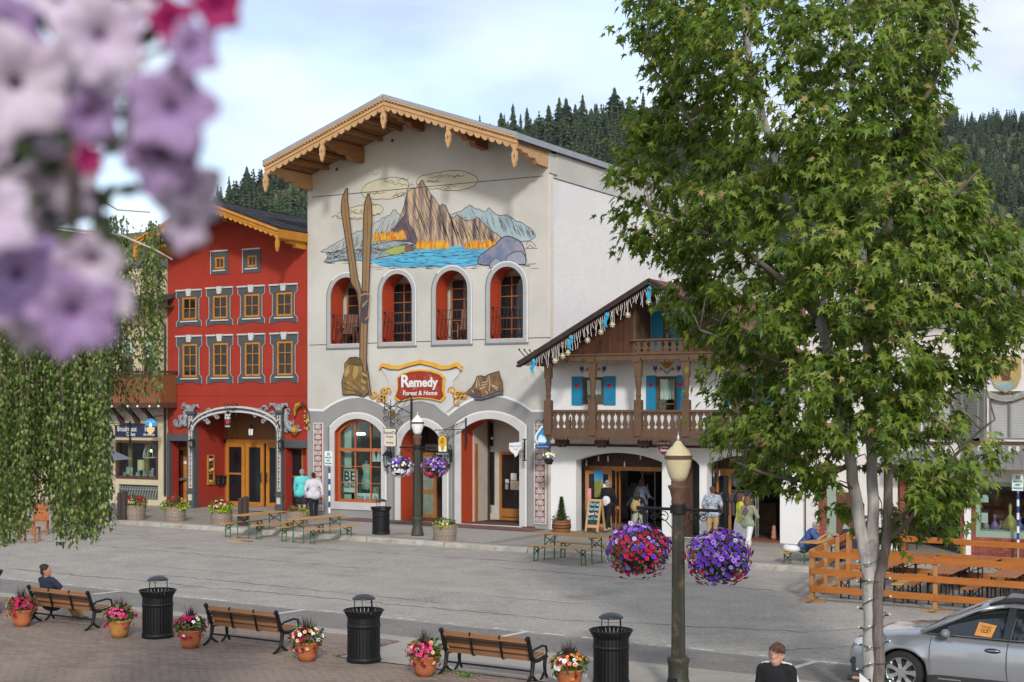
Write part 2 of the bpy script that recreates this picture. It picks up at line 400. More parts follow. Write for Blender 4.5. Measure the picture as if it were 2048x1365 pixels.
for d,x,y in vis[:300]:
 o = put('brick',pvar[R.randrange(4)],plaza,(x,y,gz(x) + .042),(R.uniform(-.012,.012),R.uniform(-.02,.02),R.uniform(-.02,.02)))
b = MB()
for d,x,y in vis[300:]:
 z = gz(x) + .045 + R.uniform(-.003,.004); a = R.uniform(-.004,.004)
 b.add([(x - .1,y - .0485 + a,z),(x + .1,y - .0485 - a,z),(x + .1,y + .0485 - a,z),(x - .1,y + .0485 + a,z),
   (x - .105,y - .0525,z - .02),(x + .105,y - .0525,z - .02),(x + .105,y + .0525,z - .02),(x - .105,y + .0525,z - .02)],
   [(0,1,2,3),(4,5,1,0),(5,6,2,1),(6,7,3,2),(7,4,0,3)])
b.build('brick',pav,plaza,kind='stuff')
# far kerb and sidewalk
g = MB(); sheet(g,-140,90,37.02,70,.15,nx=3)
side = struct('sidewalk',g,walkd)
ks = []
for k in range(3):
 b = MB(); n = 7; rr = random.Random(k)
 for i in range(n):
  a0,a1 = -1.45 + 2.9 * i / n,-1.45 + 2.9 * (i + 1) / n
  def ring(a): q = random.Random(int(a * 100) + k * 77); j = lambda s: q.uniform(-s,s); return [(a,.14,-.1),(a,-.17,-.1),(a,-.165 + j(.012),.02),(a,-.15 + j(.02),.10 + j(.012)),(a,-.10 + j(.015),.150 + j(.01)),(a,.14,.156 + j(.004))]
  b.add(ring(a0) + ring(a1),[(t,t + 1,t + 7,t + 6) for t in range(5)] + ([(0,1,2,3,4,5)] if i == 0 else []) + ([(6,7,8,9,10,11)] if i == n - 1 else []))
 ks.append(b.mesh('kerb_stone',kerbm))
for i in range(36):
 x = -72 + i * 2.93; put('kerb_stone',ks[i % 3],side,(x,36.95,gz(x)),(0,SLOPE,R.uniform(-.004,.004)))
def slab(name,x0,x1,y0,y1,m,h=.156):
 b = MB(); sheet(b,x0,x1,y0,y1,h); return b.build(name,m,side)
xs = [-46,-37.5,-30.2,-26.2,-22.3,-17.6,-13.2,-8.6,-4,0.5,5]
for i in range(len(xs) - 1):
 m_ = (walkd,walkd,aggr,aggr,conc,conc,conc,walkd,conc,conc)[i]
 if m_ is walkd: continue
 slab('paving_slab',xs[i] + .22,xs[i + 1] - .22,37.35,41.15,m_)
slab('lamp_footing',-27.5,-25.4,38.4,40.1,conc,.161)
bb = []
for k in range(2):
 b = MB(); b.cbox(-.1,.1,-.048,.048,-.02,.004,.005); bb.append(b.mesh('brick',brickf))
b = MB(); sheet(b,-31.2,-23.3,41.35,42.55,.158); b.build('brick_border',mat('mortar_red',(.2,.12,.1),var=.2),side)
n = 0; b = MB()
for r in range(11):
 for c in range(38):
  x,y = -31.1 + c * .21 + (r % 2) * .1,41.41 + r * .105; n += 1
  z = gz(x) + .164
  b.add([(x - .1,y - .046,z),(x + .1,y - .046,z),(x + .1,y + .046,z),(x - .1,y + .046,z)],[(0,1,2,3)])
b.build('brick',brickf,side,kind='stuff')
# weeds growing from the joints
wd = MB()
for (px,py,k) in ((910,1352,40),(930,1360,50),(875,1355,20),(945,1358,20),(590,1322,26),(832,1090,14),(1535,1126,22),(680,1318,14),(757,1325,12)):
 p = G(px,py)
 for i in range(k):
  q = p + Vector((R.gauss(0,.09),R.gauss(0,.03),R.uniform(.02,.05))); a = R.uniform(0,6.3); l_ = R.uniform(.03,.08)
  d = Vector((math.cos(a),math.sin(a),R.uniform(.2,1))) * l_; s_ = Vector((-math.sin(a),math.cos(a),0)) * l_ * .25
  wd.add([q,q + d * .5 + s_,q + d,q + d * .5 - s_],[(0,1,2,3)])
w = wd.build('weeds',leafmat('weed_leaf',[(0,'#4a6a22'),(1,'#7d9a3a')])); w['kind'] = 'stuff'; w['label'] = 'small green weeds sprouting in pavement joints'; w['category'] = 'weeds'
# hills: ridge line given as (photo column, row, distance) -> real terrain with a forest on it
RIDGE = [(-400,470,700),(0,470,700),(300,470,700),(440,425,720),(530,395,740),(620,365,760),(760,320,760),(900,292,740),(960,288,720),(1060,278,700),(1130,268,690),(1200,258,700),(1300,262,720),(1420,300,800),(1540,330,900),(1680,300,950),(1790,262,930),(1880,248,900),(1960,255,900),(2060,262,920),(2300,300,900),(2700,420,900)]
def ridge_at(u):
 for (a,va,da),(b_,vb,db) in zip(RIDGE,RIDGE[1:]):
  if a <= u <= b_:
   t = (u - a) / (b_ - a); t2 = t * t * (3 - 2 * t); return va + (vb - va) * t2,da + (db - da) * t
def hill_pt(u,t):                         # t 0 = foot, 1 = ridge, >1 beyond
 v,d = ridge_at(u); rp = D(u,v,d); ft = D(u,HZ,d * .34); ft.z = -2
 if t <= 1:
  p = ft.lerp(rp,t); p.z = -2 + (rp.z + 2) * (t ** 1.25)
 else:
  p = rp + (rp - ft) * (t - 1); p.z = rp.z * (1 - .5 * (t - 1))
 w = math.sin(p.x * .031) * math.cos(p.y * .027) * 5 + math.sin(p.x * .083 + 2) * math.sin(p.y * .07) * 2.5
 p.z += w * min(1,t * 1.5) * (1 if t < .97 else max(.25,1 - (t - .85))); return p
us = list(range(-400,2701,25)); ts = [i / 22 for i in range(30)]
b = MB(); b.add([hill_pt(min(2699,u),t) for u in us for t in ts],[(i * len(ts) + j,i * len(ts) + j + 1,(i + 1) * len(ts) + j + 1,(i + 1) * len(ts) + j) for i in range(len(us) - 1) for j in range(len(ts) - 1)])
struct('hills',b,mat('hill_grass',(.115,.12,.055),rough=1,col2=(.055,.07,.03),scale=.02,spec=.05,dirt=((.26,.2,.1),.03,.55,.7)),True)
def conifer(seed,tiers,k,wid=.17,lean=0):
 rr = random.Random(seed); b = MB()
 for i in range(tiers):
  t = i / tiers; z = .1 + .9 * t; w = wid * (1 - t) ** .8 * rr.uniform(.75,1.15) + .012
  a0 = rr.uniform(0,6)
  for j in range(k):
   if rr.random() < .12: continue
   a = a0 + 2 * PI * j / k + rr.uniform(-.25,.25); l_ = w * rr.uniform(.6,1.2); c,s_ = math.cos(a),math.sin(a); hw = .38 * w
   dz = .055 + .05 * (1 - t)
   b.add([(0,0,z + .045),(c * l_ * .55 - s_ * hw,s_ * l_ * .55 + c * hw,z - dz * .3),(c * l_,s_ * l_,z - dz),(c * l_ * .55 + s_ * hw,s_ * l_ * .55 - c * hw,z - dz * .3)],[(0,1,2),(0,2,3)])
 return b
need = leafmat('conifer_needles',[(0,(.016,.034,.013)),(.4,(.028,.054,.018)),(.75,(.042,.072,.022)),(1,(.07,.092,.028))],rough=.9,transl=.1)
barkm = mat('conifer_bark',(.09,.06,.045),var=.2,scale=8)
protos = [conifer(s,8 + s % 3,6,(.13,.2,.26,.17,.3,.22,.15,.34)[s]) for s in range(8)]
pv = [np.array(p.v,dtype=np.float32) for p in protos]; pf = [np.array([list(f) for f in p.f],dtype=np.int64) for p in protos]
rng = np.random.default_rng(3); V,FA,off = [],[],0
for i in range(8600):
 u = R.uniform(400,2120); t = R.random() ** .55 * 1.04
 if u > 1330 and R.random() < .25 and t < .5: continue
 p = hill_pt(u,t); q = math.sin(p.x * .05 + 1.3) * math.sin(p.y * .043) + .5 * math.sin(p.x * .12 + p.y * .09)
 if q > .75 and u < 1450 and R.random() < .85: continue
 h = R.uniform(5,16) if u < 1500 else R.uniform(5,14); k = R.randrange(8); a = R.uniform(0,6.3); c,s_ = math.cos(a),math.sin(a)
 v = pv[k] * np.array([h * R.uniform(.85,1.35)] * 2 + [h],dtype=np.float32)
 V.append(v @ np.array([[c,s_,0],[-s_,c,0],[0,0,1]],dtype=np.float32) + np.array([p.x,p.y,p.z - .3],dtype=np.float32))
 FA.append(pf[k] + off); off += len(v)
V = np.concatenate(V); FA = np.concatenate(FA)
me = bpy.data.meshes.new('forest'); me.vertices.add(len(V)); me.vertices.foreach_set('co',V.ravel())
me.loops.add(FA.size); me.loops.foreach_set('vertex_index',FA.ravel().astype(np.int32))
me.polygons.add(len(FA)); me.polygons.foreach_set('loop_start',np.arange(0,FA.size,3,dtype=np.int32)); me.polygons.foreach_set('loop_total',np.full(len(FA),3,dtype=np.int32))
me.materials.append(need); me.update(calc_edges=True)
fo = put('forest',me,kind='stuff'); fo['label'] = 'dense dark conifer forest covering the hills behind town'; fo['category'] = 'forest'
big = [conifer(20 + s,13 + 2 * (s % 4),8,(.15,.27,.2,.33,.17,.24)[s]).mesh('crown',need) for s in range(6)]
tb = MB(); tb.lathe([(.016,-.05),(.012,.4),(.003,.98)],6); trunkm = tb.mesh('trunk',barkm)
rt = random.Random(11)
for (a,b_,n,h0,h1) in ((452,612,12,8,19),(958,1330,46,9,23),(1880,2046,20,7,15)):
 for i in range(n):
  u = a + (b_ - a) * (i + rt.uniform(.1,.9)) / n; p = hill_pt(u,rt.uniform(.95,1.005)); h = rt.uniform(h0,h1)
  t = thing('conifer','tall dark conifer standing on the ' + ('left' if a < 900 else 'middle' if a < 1800 else 'right') + ' ridge line against the sky','tree',(p.x,p.y,p.z - .4),rt.uniform(0,6),'conifers along the ' + ('left' if a < 900 else 'middle' if a < 1800 else 'right') + ' ridge')
  t.scale = (h * rt.uniform(.85,1.3),) * 2 + (h,)
  put('crown',big[i % 6],t); put('trunk',trunkm,t)
# ---------------------------------------------------------------- shared building materials
beige = mat('stucco_beige',(.50,.488,.435),rough=.9,var=.07,scale=.5,bump=.12,bscale=60,spec=.15,dirt=((.41,.39,.335),.55,.55,.85))
greyp = mat('stucco_grey',(.27,.266,.255),rough=.9,var=.06,scale=.8,bump=.12,bscale=60,spec=.15)
trimw = mat('trim_pale_grey',(.50,.49,.465),rough=.85,var=.05,scale=1.5,bump=.08)
white = mat('white_paint',(.72,.72,.70),rough=.8,var=.03,scale=1.2,bump=.06,bscale=50,dirt=((.66,.65,.61),.9,.58,.85))
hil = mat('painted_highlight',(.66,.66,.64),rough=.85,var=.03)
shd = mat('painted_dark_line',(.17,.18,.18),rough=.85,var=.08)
orange = mat('reveal_orange_red',(.43,.055,.016),rough=.85,var=.06,scale=1.2)
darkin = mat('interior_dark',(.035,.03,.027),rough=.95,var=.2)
woodd = mat('door_wood',(.40,.165,.04),rough=.5,var=0,col2=(.26,.095,.022),scale=2.5,stretch=(6,6,.6),spec=.4)
woodl = mat('fascia_wood',(.52,.325,.155),rough=.6,var=0,col2=(.42,.24,.10),scale=2,stretch=(1,3,3),bump=.1)
woodb = mat('beam_wood',(.34,.155,.05),rough=.65,var=0,col2=(.21,.085,.028),scale=2,stretch=(1,1,5),bump=.15)
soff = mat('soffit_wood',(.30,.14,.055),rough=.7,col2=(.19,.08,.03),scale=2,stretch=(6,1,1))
iron = mat('wrought_iron',(.012,.012,.013),rough=.5,var=.1,spec=.5)
roofd = mat('roof_dark',(.055,.056,.062),rough=.9,col2=(.035,.036,.04),scale=3,bump=.4,bscale=30)
metalg = mat('roof_edge_metal',(.35,.36,.37),rough=.45,var=.06,metal=.5)
gls = glassmat('window_glass_dark',(.012,.014,.016)); gclear = clearglass('window_glass_clear')
brown = mat('brown_paint',(.115,.066,.038),rough=.75,var=.1,scale=3,bump=.06)
brickw = mat('brick_white_painted',(.76,.75,.72),rough=.85,var=.02,scale=2,bump=.08,bscale=30,island=.015)
ink = mat('ink_line',(.045,.042,.045),rough=.9,var=0)
def pm(n,c,c2=None,sc=3,st=None,var=.12): return mat(n,c,rough=.9,col2=c2,scale=sc,stretch=st,var=var,spec=.15,dirt=((.50,.48,.43),3.5,.56,.95))
def px_poly(pts,Y): return [(F(u,v,Y).x,F(u,v,Y).z) for u,v in pts]
def oblong(x0,x1,z0,z1,w): return rect(x0,x1,z0,z1),rect(x0 + w,x1 - w,z0 + w,z1 - w)
def frame(name,parent,x0,x1,z0,z1,y,w,d,m,zh=(),xv=(),mw=.025,glass=None,gname='pane',label=None):
 """window or door sash: outer frame, glazing bars, and each pane of glass as its own sub-part"""
 b = MB(); o,i = oblong(x0,x1,z0,z1,w); b.poly(o,y,y + d,0,[i])
 for z in zh: b.box(x0 + w,x1 - w,y + .012,y + d - .01,z - mw / 2,z + mw / 2)
 for x in xv: b.box(x - mw / 2,x + mw / 2,y + .009,y + d - .013,z0 + w,z1 - w)
 f = b.build(name,m,parent,label=label)
 if glass:
  X = [x0 + w] + list(xv) + [x1 - w]; Z = [z0 + w] + list(zh) + [z1 - w]
  for a in range(len(X) - 1):
   for c in range(len(Z) - 1):
    p = MB(); p.box(X[a] + .004,X[a + 1] - .004,y + d * .55,y + d * .55 + .012,Z[c] + .004,Z[c + 1] - .004); p.build(gname,glass,f)
 return f
def pendant_profile(s=1.0):                # carved drop hanging from a barge board, outline (x, z) with z down from 0
 h = [(.06,0),(.065,-.06),(.045,-.1),(.075,-.16),(.105,-.24),(.085,-.33),(.10,-.40),(.075,-.48),(.045,-.54),(.05,-.58),(.0,-.66)]
 return [(x * s,z * s) for x,z in h] + [(-x * s,z * s) for x,z in reversed(h[:-1])]
def barge(parent,p0,p1,y,th,hgt,m,lobes,name='barge_board',deep=.13):
 """fretwork barge board between two roof points (x, z): straight top edge, scalloped lower edge, with a raised rope moulding"""
 (x0,z0),(x1,z1) = p0,p1; n = lobes * 6; top,bot = [],[]
 for i in range(n + 1):
  t = i / n; x = x0 + (x1 - x0) * t; z = z0 + (z1 - z0) * t; ph = (i % 6) / 6
  top.append((x,z)); bot.append((x,z - hgt - deep * (math.sin(PI * ph) ** .6 if ph else 0)))
 b = MB()
 for i in range(n): b.add([(top[i][0],y,top[i][1]),(top[i + 1][0],y,top[i + 1][1]),(bot[i + 1][0],y,bot[i + 1][1]),(bot[i][0],y,bot[i][1]),
        (top[i][0],y + th,top[i][1]),(top[i + 1][0],y + th,top[i + 1][1]),(bot[i + 1][0],y + th,bot[i + 1][1]),(bot[i][0],y + th,bot[i][1])],[(0,1,2,3),(4,7,6,5),(3,2,6,7)])
 o = b.build(name,m,parent)
 b = MB(); k = max(1,int(lobes * 2.2))
 b.bar((x0,y - .035,z0 - .05),(x1,y - .035,z1 - .05),.09,.07,up=(0,1,0)); b.bar((x0,y - .02,z0 - hgt * .72),(x1,y - .02,z1 - hgt * .72),.05,.035,up=(0,1,0))
 for i in range(k):
  t = (i + .5) / k; b.ball((x0 + (x1 - x0) * t,y - .02,z0 + (z1 - z0) * t - hgt * .3),(.06,.035,.05),6)
 b.build('moulding',m,o); return o
def bracket(parent,x,z,y0,y1,w,m,h=.42):     # carved beam end projecting from the wall (y1) to y0
 L_ = y1 - y0; pr = [(y1,z),(y0,z),(y0,z - h * .45),(y0 + L_ * .08,z - h * .62),(y0 + L_ * .18,z - h * .55),(y0 + L_ * .24,z - h * .8),(y0 + L_ * .36,z - h * .72),(y0 + L_ * .42,z - h * 1.02),(y0 + L_ * .6,z - h * .95),(y0 + L_ * .66,z - h * 1.35),(y1,z - h * 1.4)]
 b = MB(); n = len(pr); b.add([(x - w / 2,y,q) for y,q in pr] + [(x + w / 2,y,q) for y,q in pr],[tuple(range(n)),tuple(range(2 * n - 1,n - 1,-1))] + [(i,i + n,(i + 1) % n + n,(i + 1) % n) for i in range(n)])
 return b.build('bracket',m,parent)
def scroll(mb,cx,cz,r,y,turns=1.4,flip=1,a0=0.0,w=.018,m=0,n=14,tube=False):
 pts = []
 for i in range(n + 1):
  t = i / n; a = a0 + flip * turns * 2 * PI * t; q = r * (1 - .82 * t); pts.append((cx + q * math.cos(a),cz + q * math.sin(a)))
 if tube: mb.tube([(x,y,z) for x,z in pts],w,5,m)
 else: mb.ribbon(pts,w * 2,y,m)
 return pts
def wall_lantern(parent,p,s=1.0,lit=True,side=0):
 b = MB(); x,y,z = p
 b.box(x - .05 * s,x + .05 * s,y + .20 * s,y + .24 * s,z - .18 * s,z + .22 * s); b.tube([(x,y + .22 * s,z + .15 * s),(x,y + .15 * s,z + .36 * s),(x,y + .03 * s,z + .36 * s),(x,y,z + .24 * s)],.014 * s,5)
 b.lathe([(.02 * s,.26 * s),(.06 * s,.22 * s),(.16 * s,.12 * s),(.165 * s,.10 * s),(.12 * s,.09 * s)],8,(x,y,z)); b.lathe([(.03 * s,-.36 * s),(.05 * s,-.28 * s),(.1 * s,-.24 * s),(.1 * s,-.22 * s)],8,(x,y,z))
 for k in range(6):
  a = k * PI / 3; b.tube([(x + .1 * s * math.cos(a),y + .1 * s * math.sin(a),z - .24 * s),(x + .13 * s * math.cos(a),y + .13 * s * math.sin(a),z + .1 * s)],.008 * s,4)
 o = b.build('wall_lantern',iron,parent)
 c = MB(); c.lathe([(.085 * s,-.22 * s),(.115 * s,.09 * s)],8,(x,y,z),cap=False); c.build('glass_shade',gclear,o)
 c = MB(); c.ball((x,y,z - .07 * s),(.022 * s,.022 * s,.06 * s),8); c.build('bulb',mat('lamp_glow',(1,.78,.45),emit=2.5 if lit else .4,var=0),o)
 return o
# ---------------------------------------------------------------- the gabled shop with the mountain mural
Y = 42.6
A = thing('mural_building','tall cream gabled shop building with painted mountain mural and arched grey ground floor','building',(-28.3,Y,gz(-28.3) + .15),world_coords=True)
XL,XR = -33.5,-23.16; XC = (XL + XR) / 2; EZ,RZ = 13.25,15.05; BASE = .3
def RP(u0,v0,u1,v1): return FR(u0,v0,u1,v1,Y)
ups = []                                      # upper arched openings
for u0,u1,vt,vb in ((661.7,723,555,688),(764.5,824.7,548,684.5),(872,935.7,541,681),(980.4,1046.9,533.6,677.6)):
 x0,x1,z0,z1 = RP(u0,vt,u1,vb); ups.append((x0,x1,z0,z1))
w0 = RP(670,838,763.5,1005); d2 = RP(802,851,886,1044); d3 = RP(923,838,1040,1052)
opn = [arch(a,b,c,d - (b - a) * .52,d) for a,b,c,d in ups]
GB = gz(XC) + .15
o_w = seg(w0[0],w0[1],w0[2],w0[3] - .5,w0[3]); o_2 = arch(d2[0],d2[1],GB,d2[3] - (d2[1] - d2[0]) * .5,d2[3]); o_3 = seg(d3[0],d3[1],GB,d3[3] - .45,d3[3],14)
outer = [(XL,BASE),(XL,EZ),(XC,RZ - .02),(XR,EZ),(XR,BASE)]
b = MB(); b.poly(outer,Y,Y + .75,0,opn + [o_w,o_2,o_3],mside=[0,1,1,1,1,1,1,1],back=False)
b.build('wall',[beige,orange],A)
# rest of the shell
b = MB(); b.box(XL,XL + .3,Y + .75,58,BASE,EZ); b.box(XL,XR,57.7,58,BASE,EZ); b.box(XL + 2,XR,58,66.5,BASE,11.9); b.box(XR - .3,XR - .02,Y + .75,58,BASE,EZ)
b.build('rear_wall',beige,A)
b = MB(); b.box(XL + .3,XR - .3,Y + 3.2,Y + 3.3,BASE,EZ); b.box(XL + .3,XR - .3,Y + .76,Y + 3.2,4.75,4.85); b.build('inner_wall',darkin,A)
# white painted bricks of the side wall: the top courses one by one, the rest joined
side_top = 12.4
bm_ = MB(); bm_.box(-.0,.008,-.1,.1,-.031,.031); bkm = [bm_.mesh('brick',brickw)]
rows = int((side_top - 5.6) / .072); cnt = 0; jb = MB(); sidew = MB(); sidew.box(XR - .02,XR,Y + .3,57.7,5.5,side_top); sw = sidew.build('brick_side_wall',mat('mortar_white',(.7,.69,.66),var=.05),A)
sw2 = MB(); sw2.box(XR - .02,XR + .028,Y + .02,Y + .3,BASE,side_top + .12); sw2.build('corner_strip',mat('stucco_corner',(.66,.6,.5),var=.03),sw)
for r in range(rows):
 z = side_top - .04 - r * .072; y = Y + .41 + (r % 2) * .105
 if r % 2: jb.add([(XR + .008,Y + .31,z - .031),(XR + .008,Y + .41,z - .031),(XR + .008,Y + .41,z + .031),(XR + .008,Y + .31,z + .031)],[(0,1,2,3)])
 while y < 57.5:
  dx = R.uniform(0,.0025)
  if cnt < 296 and y < Y + 3.6: put('brick',bkm[0],sw,(XR + dx,y,z)); cnt += 1
  elif z > 7.2 or y < Y + 1.5:
   a = XR + .008 + dx
   jb.add([(a,y - .1,z - .031),(a,y + .1,z - .031),(a,y + .1,z + .031),(a,y - .1,z + .031),(XR,y - .1,z - .036),(XR,y + .1,z - .036),(XR,y + .1,z + .036),(XR,y - .1,z + .036)],[(0,1,2,3),(4,5,1,0),(7,6,2,3),(4,0,3,7),(5,1,2,6)])
  y += .21
jb.build('brick',brickw,sw,kind='stuff')
b = MB(); b.box(XR - .01,XR + .03,Y + .55,57.7,side_top + .02,EZ + .1); b.box(XR,XR + .06,Y,Y + .55,side_top + .14,side_top + .5); b.build('parapet_band',beige,A)
b = MB(); b.box(XR - .02,XR + .035,Y + .31,57.7,side_top,side_top + .02); b.build('flashing',iron,A)
b = MB(); b.box(XL + 2,XR + .05,58,66.5,11.9,12.1); b.build('rear_coping',trimw,A)
# roof
OV = 2.35; YF = Y - OV; HW = (XR - XL) / 2 + .12; sl = (RZ - EZ) / HW
b = MB()
for s in (-1,1):
 e,r_ = (XC + s * HW,EZ + .02),(XC,RZ + .05)
 vs = [(e[0],YF,e[1]),(r_[0],YF,r_[1]),(r_[0],58,r_[1]),(e[0],58,e[1])]; vs += [(x,y,z + .2) for x,y,z in vs]
 b.add(vs,[(0,1,2,3),(7,6,5,4),(0,4,5,1),(1,5,6,2),(2,6,7,3),(3,7,4,0)])
rf = b.build('roof',roofd,A)
b = MB()
for s in (-1,1):
 b.bar((XC + s * (HW + .03),YF - .03,EZ + .2),(XC,YF - .03,RZ + .23),.12,.1,up=(0,1,0)); b.bar((XC + s * (HW + .02),YF - .05,EZ + .14),(XC + s * (HW + .02),58,EZ + .14),.06,.2)
b.build('metal_edge',metalg,rf)
n = 17
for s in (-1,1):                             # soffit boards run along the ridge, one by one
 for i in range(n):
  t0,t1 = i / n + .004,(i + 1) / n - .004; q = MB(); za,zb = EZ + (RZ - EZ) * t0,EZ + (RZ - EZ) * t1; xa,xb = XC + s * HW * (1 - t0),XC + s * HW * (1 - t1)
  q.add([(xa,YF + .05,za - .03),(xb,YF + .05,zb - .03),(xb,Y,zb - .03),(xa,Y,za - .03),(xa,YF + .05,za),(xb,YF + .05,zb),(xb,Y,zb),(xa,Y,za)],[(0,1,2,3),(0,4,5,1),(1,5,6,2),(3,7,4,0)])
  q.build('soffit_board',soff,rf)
for s in (-1,1): barge(A,(XC + s * HW,EZ + .17),(XC,RZ + .2),YF,.06,.34,woodl,19)
for t in (-.985,-.5,0,.5,.985):
 x = XC + HW * t; z = RZ + .2 - (RZ - EZ) * abs(t) - .42
 b = MB(); pr = [(x + a * 1.05,z + c * 1.05) for a,c in pendant_profile(1.0)]
 hl = [(x + .03 * math.cos(k * PI / 4),z - .33 + .07 * math.sin(k * PI / 4)) for k in range(8)]
 b.poly(pr,YF - .07,YF + .02,0,[hl]); b.build('pendant',woodl,A)
for x in (XL + .12,XC - 2.65,XC,XC + 2.65,XR - .12):
 z = RZ - abs(x - XC) * sl - .05; bracket(A,x,z,YF + .07,Y,.24,woodl if x > XR - 1 or x < XL + 1 else woodb,.40)
for x in (XC - 4.2,XC - 3.4,XC - 1.75,XC - .9,XC + .9,XC + 1.75,XC + 3.4,XC + 4.2):
 z = RZ - abs(x - XC) * sl - .03; b = MB(); b.box(x - .06,x + .06,YF + .08,Y,z - .17,z - .04); b.build('purlin',woodb,rf)
# cables and small fittings on the front
for (a,b_) in (((624,395),(1087,352.5)),((619,690.5),(1103,675))):
 p,q = F(*a,Y),F(*b_,Y); m_ = MB(); m_.tube([(p.x,Y - .012,p.z),(q.x,Y - .012,q.z)],.011,4); m_.build('cable',iron,A)
for u,v in ((675,340),(786,283)):
 p = F(u,v,Y); m_ = MB(); m_.ball((p.x,Y - .06,p.z),.045,8); m_.box(p.x - .02,p.x + .02,Y - .05,Y,p.z + .02,p.z + .07); m_.build('spotlight',iron,A)
p = F(753,343,Y); m_ = MB(); m_.lathe([(.11,0),(.11,.05),(.06,.05),(.06,.02)],14); m_.build('vent_cap',trimw,A,loc=None).data.transform(Matrix.Translation((p.x,Y,p.z)) @ Matrix.Rotation(PI / 2,4,'X'))
# upper niches: surround, French window, bowed railing
chairw = mat('chair_wood',(.19,.075,.035),rough=.6,var=.15,stretch=(8,8,1))
for i,(x0,x1,z0,z1) in enumerate(ups):
 zs = z1 - (x1 - x0) * .52; w = .19
 oo = arch(x0 - w,x1 + w,z0 - .20,zs,z1 + w,16); ii = arch(x0,x1,z0 + .002,zs,z1,14)
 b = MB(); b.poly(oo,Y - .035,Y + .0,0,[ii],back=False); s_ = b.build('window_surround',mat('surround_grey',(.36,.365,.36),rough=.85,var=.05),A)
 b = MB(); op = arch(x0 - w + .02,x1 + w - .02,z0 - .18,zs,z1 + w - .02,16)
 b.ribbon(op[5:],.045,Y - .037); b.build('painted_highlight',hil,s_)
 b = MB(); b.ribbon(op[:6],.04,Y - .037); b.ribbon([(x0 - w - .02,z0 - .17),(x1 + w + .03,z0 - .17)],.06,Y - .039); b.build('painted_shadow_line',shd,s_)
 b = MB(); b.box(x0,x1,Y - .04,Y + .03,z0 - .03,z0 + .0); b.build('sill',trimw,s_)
 # back of the niche with the window
 b = MB(); b.box(x0 - .4,x1 + .9,Y + .95,Y + 1.0,z0 - .3,z1 + .3); b.box(x0 - .4,x1 + .9,Y + .75,Y + .95,z0 - .3,z0 - .02); b.build('niche_back',beige,s_)
 xo = F((693,782,901,995)[i],620,Y + .87).x; zt = z1 - (.25,.22,.2,.18)[i]
 f = frame('french_window',A,xo,xo + 1.15,z0,zt,Y + .87,.07,.07,woodd,zh=[z0 + (zt - z0) * k / 6 for k in range(1,6)],xv=[xo + .575],mw=.03,glass=gls)
 rl = MB()                               # bowed railing
 zr = z0 + (z1 - z0) * .44
 for zz,yy in ((z0 + .1,.12),(zr,.12),(z0 + .3 * (z1 - z0),.1)): rl.bar((x0 - .02,Y + yy,zz),(x1 + .02,Y + yy,zz),.02,.02)
 nb = 9
 for k in range(nb):
  xx = x0 + .06 + (x1 - x0 - .12) * k / (nb - 1)
  rl.tube([(xx,Y + .12,zr),(xx,Y + .10,zr - .12),(xx,Y + .06,zr - .3),(xx,Y - .03,z0 + .3),(xx,Y - .02,z0 + .18),(xx,Y + .12,z0 + .08)],.012,4)
 for zz in (z0 + .1,zr): rl.ball((x0 + .01,Y + .12,zz),.05,6)
 rl.build('railing',iron,A)
 if i in (0,2):                         # wooden chair on the loggia
  c = thing('deck_chair',('slatted brown wooden chair behind the railing of the leftmost upper arch','','slatted brown wooden chair in the third upper arch from left')[i],'chair',(x0 + (.45,0,.98)[i],Y + .5,z0 + .0),rad(18),'wooden chairs in the upper arches')
  q = MB(); q.rbox((0,0,.4),(.52,.5,.03)); q.build('seat',chairw,c)
  for k in range(6):
   q = MB(); q.rbox((-.22 + k * .088,.25,.75 + .04 * math.sin(k / 5 * PI)),(.075,.02,.75),Euler((rad(-10),0,0))); q.build('slat',chairw,c)
  for s in (-1,1):
   q = MB(); q.rbox((s * .3,0,.62),(.1,.6,.025)); q.build('armrest',chairw,c)
   for yy in (-.22,.22): q = MB(); q.rbox((s * .27,yy,.31),(.05,.06,.62)); q.build('leg',chairw,c)
# grey ground-floor paint with its three humps
def hump(u0,v0,up,vp,u1,v1,n=10):
 pts = []
 for k in range(n + 1):
  t = k / n; u = u0 + (u1 - u0) * t; s_ = math.sin(PI * t) ** .85; v = v0 + (v1 - v0) * t; pk = vp - (v0 + v1) / 2; pts.append((u,v + pk * s_))
 return pts
topl = [(616,820),(647,821)] + hump(648,820,715,794,789,828) + hump(790,827,845,801,897,830)[1:] + hump(898,829,985,791,1064,822)[1:] + [(1098,822)]
tp = px_poly(topl,Y); tp[0] = (XL,tp[0][1]); tp[-1] = (XR,tp[-1][1])
gp = [(XL,BASE)] + tp + [(XR,BASE)]
b = MB(); b.poly(gp,Y - .006,Y,0,[o_w,o_2,o_3],back=False); gpl = b.build('painted_base',greyp,A)
b = MB(); b.ribbon(tp,.085,Y - .012); b.build('painted_highlight',hil,gpl)
